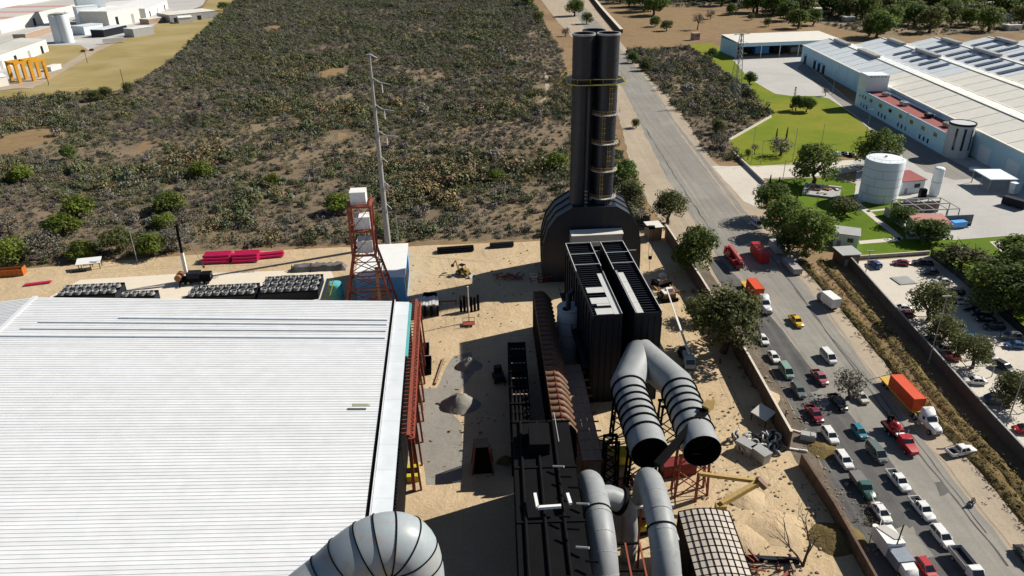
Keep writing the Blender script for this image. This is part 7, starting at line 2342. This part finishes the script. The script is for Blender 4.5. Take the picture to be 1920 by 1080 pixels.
for s in (-1, 1):
    MB().beam((-1.4, s * .9, .6), (-1.4, s * .9, 1.6), .1).beam((1.4, s * .9, .6), (1.4, s * .9, 1.6), .1).beam((-1.4, s * .9, 1.6), (1.4, s * .9, 1.6), .1).build('side_frame', REDST, t)
    add_wheel(t, 0, s * 1.0, .35, .2)
for k, (px, lb) in enumerate((((797, 664), 'black open skip, the farther of two end to end'), ((801, 690), 'black open skip, the nearer of two end to end'))):
    p = at(*px)
    t = thing('black_skip', lb, 'skip', (p.x, p.y, 0), SITE, 'black skips in the yard')
    MB().b6(-.95, -2.8, 0, -.85, 2.8, 1.3).b6(.85, -2.8, 0, .95, 2.8, 1.3).b6(-.85, -2.8, 0, .85, -2.7, 1.3).b6(-.85, 2.7, 0, .85, 2.8, 1.3).b6(-.85, -2.7, 0, .85, 2.7, .2).build('tub', BLACK, t)
    MB().b6(-1.0, 2.75, 1.3, 1.0, 2.9, 1.42).build('rim', GREY, t)
# gravel piles
def pile(px, R, h, m, label, seed, sq=.8, name='gravel_pile'):
    rs = random.Random(seed)
    p = at(*px)
    b = MB()
    n, rings = 26, 7
    vs, fs = [(0, 0, h)], []
    for i in range(1, rings + 1):
        f = i / rings
        for j in range(n):
            a = 2 * math.pi * j / n
            w = 1 + .22 * mnoise.noise(Vector((math.cos(a) * 1.3 + seed, math.sin(a) * 1.3, seed)))
            vs.append((R * f * math.cos(a) * w, R * sq * f * math.sin(a) * w, max(-.02, h * (1 - f ** 1.25) + rs.uniform(-.06, .06) * h if i < rings else -.03)))
    for j in range(n):
        fs.append((0, 1 + j, 1 + (j + 1) % n))
    for i in range(rings - 1):
        for j in range(n):
            fs.append((1 + i * n + j, 1 + (i + 1) * n + j, 1 + (i + 1) * n + (j + 1) % n, 1 + i * n + (j + 1) % n))
    b.add(vs, fs)
    o = b.build(name, m, None, True)
    o.location = (p.x, p.y, .05)
    tag(o, label, 'gravel pile' if 'gravel' in name else 'earth mound')
    return o
pile((880, 687), 3.0, 2.3, G_GRAV, 'smaller grey gravel pile at the edge of the filter house shadow', 1)
pile((862, 760), 4.0, 2.9, G_GRAV, 'larger grey gravel pile with a dark near side', 2)
for px, R, h, lb, sd in (((1420, 745), 4.5, .9, 'low sand mound beside the block wall', 5), ((1400, 935), 3.4, .8, 'low sand mound below the rubber heap', 6), ((1455, 990), 5.0, .9, 'low sand ridge left of the bare tree', 7), ((1395, 1010), 4.0, .6, 'low sand mound at the panelled shed', 8), ((1570, 1010), 4.5, 1.4, 'weedy earth mound beside the low wall', 9), ((1545, 845), 3.2, .8, 'rubble strewn earth mound at the end of the block wall', 10)):
    pile(px, R, h, G_SAND if sd < 9 else G_VERGE, lb, sd, name='earth_mound')
# dark loader in the shadow
p = at(935, 712)
t = thing('wheel_loader', 'dark small loader standing in the filter house shadow', 'loader', (p.x, p.y, 0), R_(100))
MB().b6(-2, -1, .7, .2, 1, 2.0).build('engine_hood', DARK, t)
MB().b6(.2, -.8, .8, 1.4, .8, 2.9).build('cab', DARK, t)
MB().beam((1.2, .6, 1.2), (3.0, .6, .6), .25).beam((1.2, -.6, 1.2), (3.0, -.6, .6), .25).build('arm', GREY, t)
MB().extr([(2.9, -1.2, .1), (3.7, -1.2, .15), (3.0, -1.2, 1.1)], (0, 2.4, 0)).build('bucket', OFFW, t)
for x in (-1.3, 1.0):
    for s in (-1, 1):
        add_wheel(t, x, s * 1.0, .6, .4)
# dark hopper tower
p = at(905, 878)
t = thing('hopper_tower', 'dark tapering lattice hopper tower in the yard beside the pipe rack', 'hopper', (p.x, p.y, 0), SITE)
MB().loft([[(-1.7, -1.5, 0), (1.7, -1.5, 0), (1.7, 1.5, 0), (-1.7, 1.5, 0)], [(-1.1, -1.1, 5.2), (1.1, -1.1, 5.2), (1.1, 1.1, 5.2), (-1.1, 1.1, 5.2)]]).build('body', BLACK, t)
for s in (-1, 1):
    for e in (-1, 1):
        MB().beam((s * 1.9, e * 1.7, 0), (s * 1.2, e * 1.2, 5.6), .22).build('corner_post', REDST, t)
MB().b6(-1.3, -1.3, 5.4, 1.3, 1.3, 5.7).build('top_frame', BLACK, t)
p = at(946, 862)
o = pile((948, 866), 1.6, 1.4, G_VERGE, 'small weedy heap between the hopper tower and the rack', 31, name='earth_mound')
p = at(777, 893)
t = thing('yellow_barrier', 'yellow and dark barrier blocks at the hall wall', 'barrier', (p.x, p.y, 0), SITE)
for k in range(3):
    MB().b6(-1.2, -1.6 + 1.2 * k, 0, .9, -.7 + 1.2 * k, 1.3).build('block', YELLOW if k != 1 else BLACK, t)
# ---- right of the filter house
hut((1217, 452), (1240, 450), 4.4, 4.2, 'small brown cabin with a pale flat roof at the top of the wall', WOOD, OFFW, 0.05, doors=False, name='cabin', cat='cabin')
p = at(1214, 508)
t = thing('crane_hook_block', 'crane hook block hanging on two cables right of the chimney', 'crane hook', (p.x, p.y, 0))
MB().beam((0, 0, 4.4), (-.15, 0, 12.6), .09).build('cable', BLACK, t)
MB().beam((.9, 0, 4.4), (.75, 0, 12.6), .09).build('cable', BLACK, t)
MB().box((.45, 0, 4.0), (.9, .5, .9)).build('hook_block', BLACK, t)
MB().beam((.45, 0, 3.6), (.45, 0, 0.05), .1).build('hook_chain', YELLOWD, t)
MB().box((.3, 0, 12.9), (1.6, 1.2, .7)).build('trolley', BLACK, t)
MB().beam((.3, 0, 12.9), (-6.5, .6, 14.2), .35).build('jib', BLACK, t)
MB().beam((-6.5, .6, 14.2), (-6.5, .6, 0), .4).build('mast', BLACK, t)
# excavator pair behind the filter house
for k, (px, lb, rz) in enumerate((((1240, 535), 'tan crawler machine farther up between filter house and wall', .5), ((1252, 562), 'brown crawler machine with a pale tarpaulin nearer the boom truck', .2))):
    p = at(*px)
    t = thing('crawler_machine', lb, 'machine', (p.x, p.y, 0), rz, 'crawler machines by the wall')
    for s in (-1, 1):
        MB().b6(-2.2, s * 1.3 - .3, 0, 2.2, s * 1.3 + .3, .9).build('track', BLACK, t)
    MB().b6(-1.8, -1.2, .95, 1.6, 1.2, 2.1).build('body', [WALKB, BROWN][k], t)
    MB().b6(-.2, .2, 2.1, 1.3, 1.15, 3.0).build('cab', [OFFW, OFFW][k], t)
    MB().beam((1.4, -.2, 1.8), (3.2, -.2, 3.6 if k == 0 else 2.2), .35).build('boom', [WALKB, BROWN][k], t)
    MB().beam((3.2, -.2, 3.6 if k == 0 else 2.2), (4.4, -.2, 1.0), .3).build('stick', [WALKB, BROWN][k], t)
    MB().b6(-2.6, -1.1, 1.2, -1.8, 1.1, 2.0).build('counterweight', DARK, t)
    if k == 1:
        MB().b6(-1.6, -1.3, 2.1, -.3, 1.2, 2.5).build('tarpaulin', OFFW, t)
# boom truck with its long white boom
p = at(1288, 682)
q = at(1243, 556, 1.0)
t = thing('boom_truck', 'pale truck with a very long white boom laid out behind it', 'truck', (p.x, p.y, 0), 0)
d = Vector((q.x - p.x, q.y - p.y, 0)).normalized()
def T3(x, y, z):
    n = Vector((-d.y, d.x, 0))
    return d * x + n * y + Vector((0, 0, z))
for x, y in ((-1.8, 1), (-1.8, -1), (2.8, 1), (2.8, -1), (4.0, 1), (4.0, -1)):
    w_ = T3(x, y, .48)
    o = bpy.data.objects.new('wheel', WM[(.52, .4)][0]); COL.objects.link(o); o.parent = t; o.location = w_; o.rotation_euler = (math.pi / 2, 0, math.atan2(d.y, d.x))
a = math.atan2(d.y, d.x)
PALEC = mat('pale_green_cab', (0.42, 0.47, 0.45), 0.5, 0.15)
MB().box(T3(1.5, 0, 1.0), (7, 1.9, .5), a).build('chassis', DARK, t)
MB().loft([[T3(-3.0, -1.1, .6), T3(-3.0, 1.1, .6), T3(-3.0, 1.1, 1.6), T3(-3.0, -1.1, 1.6)], [T3(-2.5, -1.15, .6), T3(-2.5, 1.15, .6), T3(-2.5, 1.1, 2.7), T3(-2.5, -1.1, 2.7)], [T3(-1.0, -1.15, .6), T3(-1.0, 1.15, .6), T3(-1.0, 1.1, 2.8), T3(-1.0, -1.1, 2.8)]]).build('cab', PALEC, t)
MB().add([T3(-3.02, -.95, 1.65), T3(-3.02, .95, 1.65), T3(-2.55, .95, 2.6), T3(-2.55, -.95, 2.6)], [(0, 1, 2, 3)]).build('windscreen', GLASSD, t)
MB().box(T3(0.6, 0, 1.9), (2.0, 1.6, 1.2), a).build('turntable', PALEC, t)
MB().beam(T3(-1.0, 0, 3.2), T3(14, 0, 4.0), .42).build('boom_base', WHITE, t)
MB().beam(T3(13.5, 0, 4.0), T3(27, 0, 5.0), .26).build('boom_tip', WHITE, t)
# tyre heap and boxes
p = at(1420, 838)
t = thing('coil_heap', 'heap of pale banded rings and dark scrap at the foot of the wall', 'ring heap', (p.x, p.y, 0.04))
cm = MB()
ring = MB()
for i in range(10):
    for j in range(8):
        a0_, a1_ = 2 * math.pi * i / 10, 2 * math.pi * (i + 1) / 10
        pass
tor = MB()
nA, nB = 14, 6
tor.add([((.62 + .16 * math.cos(2 * math.pi * j / nB)) * math.cos(2 * math.pi * i / nA), (.62 + .16 * math.cos(2 * math.pi * j / nB)) * math.sin(2 * math.pi * i / nA), .16 * math.sin(2 * math.pi * j / nB)) for i in range(nA) for j in range(nB)], [(i * nB + j, ((i + 1) % nA) * nB + j, ((i + 1) % nA) * nB + (j + 1) % nB, i * nB + (j + 1) % nB) for i in range(nA) for j in range(nB)])
mA, mB_ = tor.mesh('ring', LIGHTP, True), None
mB_ = mA.copy(); mB_.materials.clear(); mB_.materials.append(RUBBER)
rr = random.Random(4)
for k in range(70):
    o = bpy.data.objects.new('ring', mA if k % 2 else mB_)
    COL.objects.link(o); o.parent = t
    f = rr.random()
    o.location = (rr.uniform(-3.8, 3.8), rr.uniform(-2.6, 2.6), .3 + rr.random() * 1.3)
    o.rotation_euler = (rr.uniform(.8, 1.9), rr.uniform(-.3, .3), rr.uniform(0, 3.1))
for k, (px, lb) in enumerate((((1396, 848), 'grey angular bin lying left of the ring heap'), ((1424, 862), 'grey angular bin lying below the ring heap'))):
    p = at(*px)
    t = thing('metal_bin', lb, 'bin', (p.x, p.y, 0), R_(-50 - 10 * k), 'metal bins at the ring heap')
    MB().loft([[(-1.5, -.8, 0), (1.5, -.8, 0), (1.5, .8, 0), (-1.5, .8, 0)], [(-1.5, -1.0, 2.2), (1.7, -1.0, 2.2), (1.7, 1.0, 2.2), (-1.5, 1.0, 2.2)]]).build('tub', GREY, t)
    MB().b6(-1.55, -1.05, 2.2, 1.75, 1.05, 2.35).build('lid', GREY, t)
p = at(1430, 792)
t = thing('flat_panel', 'white flat panel propped against the shaded wall', 'panel', (p.x, p.y, 0), R_(-55))
MB().extr([(-2.0, -1.4, 1.8), (-2.0, 1.4, 2.6), (-2.0, 1.4, 2.75), (-2.0, -1.4, 1.95)], (3.6, 0, 0)).build('panel', OFFW, t)
for x in (-1.8, 1.4):
    MB().beam((x, 1.2, 0), (x, 1.2, 2.5), .12).beam((x, -1.2, 0), (x, -1.2, 1.8), .12).build('leg', DARK, t)
for k, (px, sz, rz, lb) in enumerate((((1514, 824), (2.6, 1.4, 1.3), -.4, 'concrete block at the end of the brown wall'), ((1500, 812), (6.0, .3, .3), -.5, 'fallen pale post by the concrete block'), ((1492, 845), (4.0, .35, .35), -.3, 'short fallen post below the concrete block'), ((1535, 845), (3.4, .25, .3), -.8, 'dark fallen timber right of the concrete block'), ((1440, 1052), (9.0, .7, .7), -.1, 'long dark beam lying at the bottom by the panelled shed'))):
    p = at(*px)
    o = MB().box((0, 0, sz[2] / 2), sz).box((sz[0] * .3, 0, sz[2] + .05), (sz[0] * .3, sz[1] * .8, .12)).build('debris_block', [CONCW, OFFW, OFFW, BLACK, DARK][k])
    o.location = (p.x, p.y, .05)
    o.rotation_euler = (0, 0, rz)
    tag(o, lb, 'debris')
p = at(1470, 800)
post((1468, 805), 768, 'leaning utility post stub at the wall end', 0.13, WOOD, name='pole', cat='pole')
# yellow crane pieces by the panelled shed
q0, q1, q2 = at(1310, 888, 6), at(1425, 903, 5.5), at(1352, 945, 4.5)
t = thing('yellow_boom', 'long yellow crane boom folded in a V beside the panelled shed', 'crane boom', (q2.x, q2.y, 0))
MB().beam(q0, q1, .55, .6).wbuild('upper_boom', YELLOWD, t)
MB().beam(q1, q2, .8, .9).wbuild('lower_boom', YELLOWD, t)
MB().beam(q1 + Vector((-.6, 0, .6)), q1 + Vector((.8, -.8, -.6)), .9, .9).wbuild('joint', BROWN, t)
MB().beam(q2 - Vector((0, 0, 4.4)), q2, 1.6, 1.2).wbuild('pedestal', YELLOWD, t)
MB().beam(q0, Vector((q0.x, q0.y, 0)), .4).wbuild('prop', REDST, t)
p = at(1270, 886)
container((p.x, p.y, .1), -80, 6.0, mat('dark_red_box', (0.16, 0.012, 0.015), 0.6, 0.2), 'dark red box container under the thick ducts', 2.6, group=None)
p = at(1165, 868)
t = thing('yellow_hopper', 'yellow machine hopper at the foot of the narrow lattice mast', 'hopper', (p.x, p.y, 0), .1)
MB().loft([[(-1.6, -1, .4), (1.6, -1, .4), (1.6, 1, .4), (-1.6, 1, .4)], [(-2, -1.5, 2.6), (2, -1.5, 2.6), (2, 1.5, 2.6), (-2, 1.5, 2.6)]]).build('tub', YELLOW, t)
for x in (-1.4, 1.4):
    MB().beam((x, 0, 0), (x, 0, .5), .3).build('foot', BLACK, t)
p = at(1195, 985)
t = thing('winch_machine', 'orange and yellow winch machine between the two slimmer ducts', 'machine', (p.x, p.y, 0), .2)
MB().b6(-1.6, -2.6, .3, 1.6, 1.6, 1.6).build('base', BLACK, t)
MB().tube([(-1.3, -1.2, 2.2), (1.3, -1.2, 2.2)], 1.1, 14).build('drum', mat('orange_machine', (0.42, 0.15, 0.02), 0.6, 0.2), t, True)
MB().b6(-1.1, .2, 1.6, 1.1, 1.4, 3.0).build('motor_housing', mat('rust_red_machine', (0.22, 0.05, 0.02), 0.7, 0.25), t)
MB().b6(-.9, -3.0, 1.6, .4, -1.6, 2.6).build('gear_cover', YELLOW, t)
MB().beam((-1.2, 1.4, 1.6), (-1.2, 5.0, 5.5), .25).beam((1.2, 1.4, 1.6), (1.2, 5.0, 5.5), .25).build('strut', REDST, t)
t = thing('pipe_bridge', 'pale pipe bridge frame between the two slimmer ducts', 'pipe bridge', (16.0, 84, 0))
MB().beam((13.5, 85.2, 7.5), (24.0, 85.6, 7.5), .4).wbuild('beam', LIGHTP, t)
MB().beam((23.0, 85.6, 7.5), (23.2, 78.5, 7.5), .35).wbuild('beam', LIGHTP, t)
for x, y in ((14, 85.2), (19.0, 85.4), (23.0, 85.5)):
    MB().beam((x, y, 0), (x, y, 7.4), .3).wbuild('post', REDST, t)
for k in range(6):
    MB().beam((13.8 + 1.5 * k, 85.2, 7.4), (14.8 + 1.5 * k, 88.0, 6.2), .16).wbuild('brace', BLACK, t)
t = thing('mezzanine_frame', 'dark red open steel mezzanine under the slimmer ducts', 'steel frame', (16.0, 74, 0))
for x in (13.8, 18.0):
    for y in (70, 75, 80):
        MB().beam((x, y, 0), (x, y, 5.6), .3).wbuild('column', REDST, t)
for y in (70, 75, 80):
    MB().beam((13.8, y, 5.6), (18.0, y, 5.6), .3).wbuild('beam', BLACK, t)
for x in (13.8, 15.9, 18.0):
    MB().beam((x, 70, 5.65), (x, 80, 5.65), .25).wbuild('joist', REDST, t)
MB().b6(13.9, 66, .1, 18.2, 69.5, 2.4).wbuild('red_cabinet', mat('dark_red_cabinet', (0.20, 0.02, 0.02), 0.6, 0.2), t)

# ---- roadside verge: two weedy berms along the ditch
def berm(name, pxs, wid, hh, seed, m, label):
    q = [at(*p) for p in pxs]
    pts = []
    for a, c in zip(q, q[1:]):
        n = max(2, int((c - a).length / 1.2))
        for i in range(n):
            pts.append(a.lerp(c, i / n))
    pts.append(q[-1])
    b = MB()
    K = 9
    vs, fs = [], []
    for i, p in enumerate(pts):
        d = (pts[min(i + 1, len(pts) - 1)] - pts[max(i - 1, 0)]).normalized()
        n = Vector((-d.y, d.x, 0))
        for j in range(K):
            u = j / (K - 1) * 2 - 1
            ww = wid * (1 + .35 * mnoise.noise(Vector((i * .25, seed, 0))))
            z = hh * (1 - u * u) * (.75 + .6 * mnoise.noise(Vector((i * .4, j * .7, seed)))) + .12 * mnoise.noise(Vector((i * 1.7, j * 2.1, seed)))
            s = p + n * u * ww / 2
            vs.append((s.x, s.y, max(.03, z) if 0 < j < K - 1 else .0))
    for i in range(len(pts) - 1):
        for j in range(K - 1):
            fs.append((i * K + j, (i + 1) * K + j, (i + 1) * K + j + 1, i * K + j + 1))
    b.add(vs, fs)
    o = b.build(name, m, None, True)
    return tag(o, label, None, None, 'structure'), pts
VB = [(1505, 492), (1562, 552), (1615, 612), (1668, 676), (1720, 745), (1782, 812), (1850, 880), (1950, 1000)]
o_, vpts = berm('verge', VB, 3.2, 1.0, 3, G_VERGE, None)
o2_, vpts2 = berm('verge', [(x + 34, y - 2) for x, y in VB], 3.0, .7, 5, G_VERGE, None)
# weeds as ground cover on the berms and along the walls
T_WEED = leaf('verge_weeds_leaf', (0.055, 0.04, 0.016), (0.13, 0.095, 0.036), (0.20, 0.165, 0.06), 0.1)
qs = []
rs = np.random.default_rng(77)
for P_, hh in ((vpts, .9), (vpts2, .65)):
    for p in P_:
        for k in range(5):
            qs.append(leafcloud(14, (p.x + rs.normal() * 1.2, p.y + rs.normal() * .8, hh * .6 + rs.random() * .35), .55, .13, .6, rs, .5, .2))
for pl in ([(1600, 880), (1622, 930), (1640, 990)], [(1398, 690), (1440, 760)], [(1300, 540), (1340, 600)]):
    Q = [at(*p) for p in pl]
    for a, c in zip(Q, Q[1:]):
        for k in range(26):
            p = a.lerp(c, rs.random())
            qs.append(leafcloud(16, (p.x + rs.normal() * .9, p.y, .3), .6, .13, .7, rs, .5, .2))
o = bpy.data.objects.new('weeds', quads_mesh('weeds', np.concatenate(qs), T_WEED))
COL.objects.link(o)
tag(o, 'dry brown weeds growing along the ditch and the wall foot', 'weeds', None, 'stuff')
# thin roadside fence along the verge at the bottom
fp = [at(x, y) for x, y in ((1605, 890), (1628, 930), (1650, 985), (1642, 1020))]
t = thing('wire_fence', 'thin pale roadside fence rail curving beside the dark green truck', 'fence', (fp[0].x, fp[0].y, 0))
for a, c in zip(fp, fp[1:]):
    MB().beam(a + Vector((0, 0, 1.2)), c + Vector((0, 0, 1.2)), .08).wbuild('rail', LIGHTP, t)
    MB().beam(a, a + Vector((0, 0, 1.25)), .1).wbuild('post', GREY, t)
# overhead service wires crossing the road

# small stones and litter over the yard and the verge
rs = random.Random(99)
b = MB()
for k in range(900):
    z_ = rs.random()
    if z_ < .55:
        x, y = rs.uniform(1290, 1560), rs.uniform(700, 1080)
        if x > 1390 + (y - 680) * .58: continue
    elif z_ < .8:
        x, y = rs.uniform(770, 1010), rs.uniform(470, 900)
    else:
        y = rs.uniform(690, 1060); x = 1400 + (y - 690) * .59 + rs.uniform(8, 60)
    p = at(x, y)
    s_ = rs.uniform(.12, .42) * (1.6 if rs.random() < .08 else 1)
    b.box((p.x, p.y, s_ * .25 + .05), (s_, s_ * rs.uniform(.4, 1), s_ * .5), rs.uniform(0, 3))
o = b.build('litter', mat('stone_litter', (0.26, 0.20, 0.14), 0.95, 0.5, 0.8))
tag(o, 'small stones and litter strewn over the yard and the verge', 'litter', None, 'stuff')
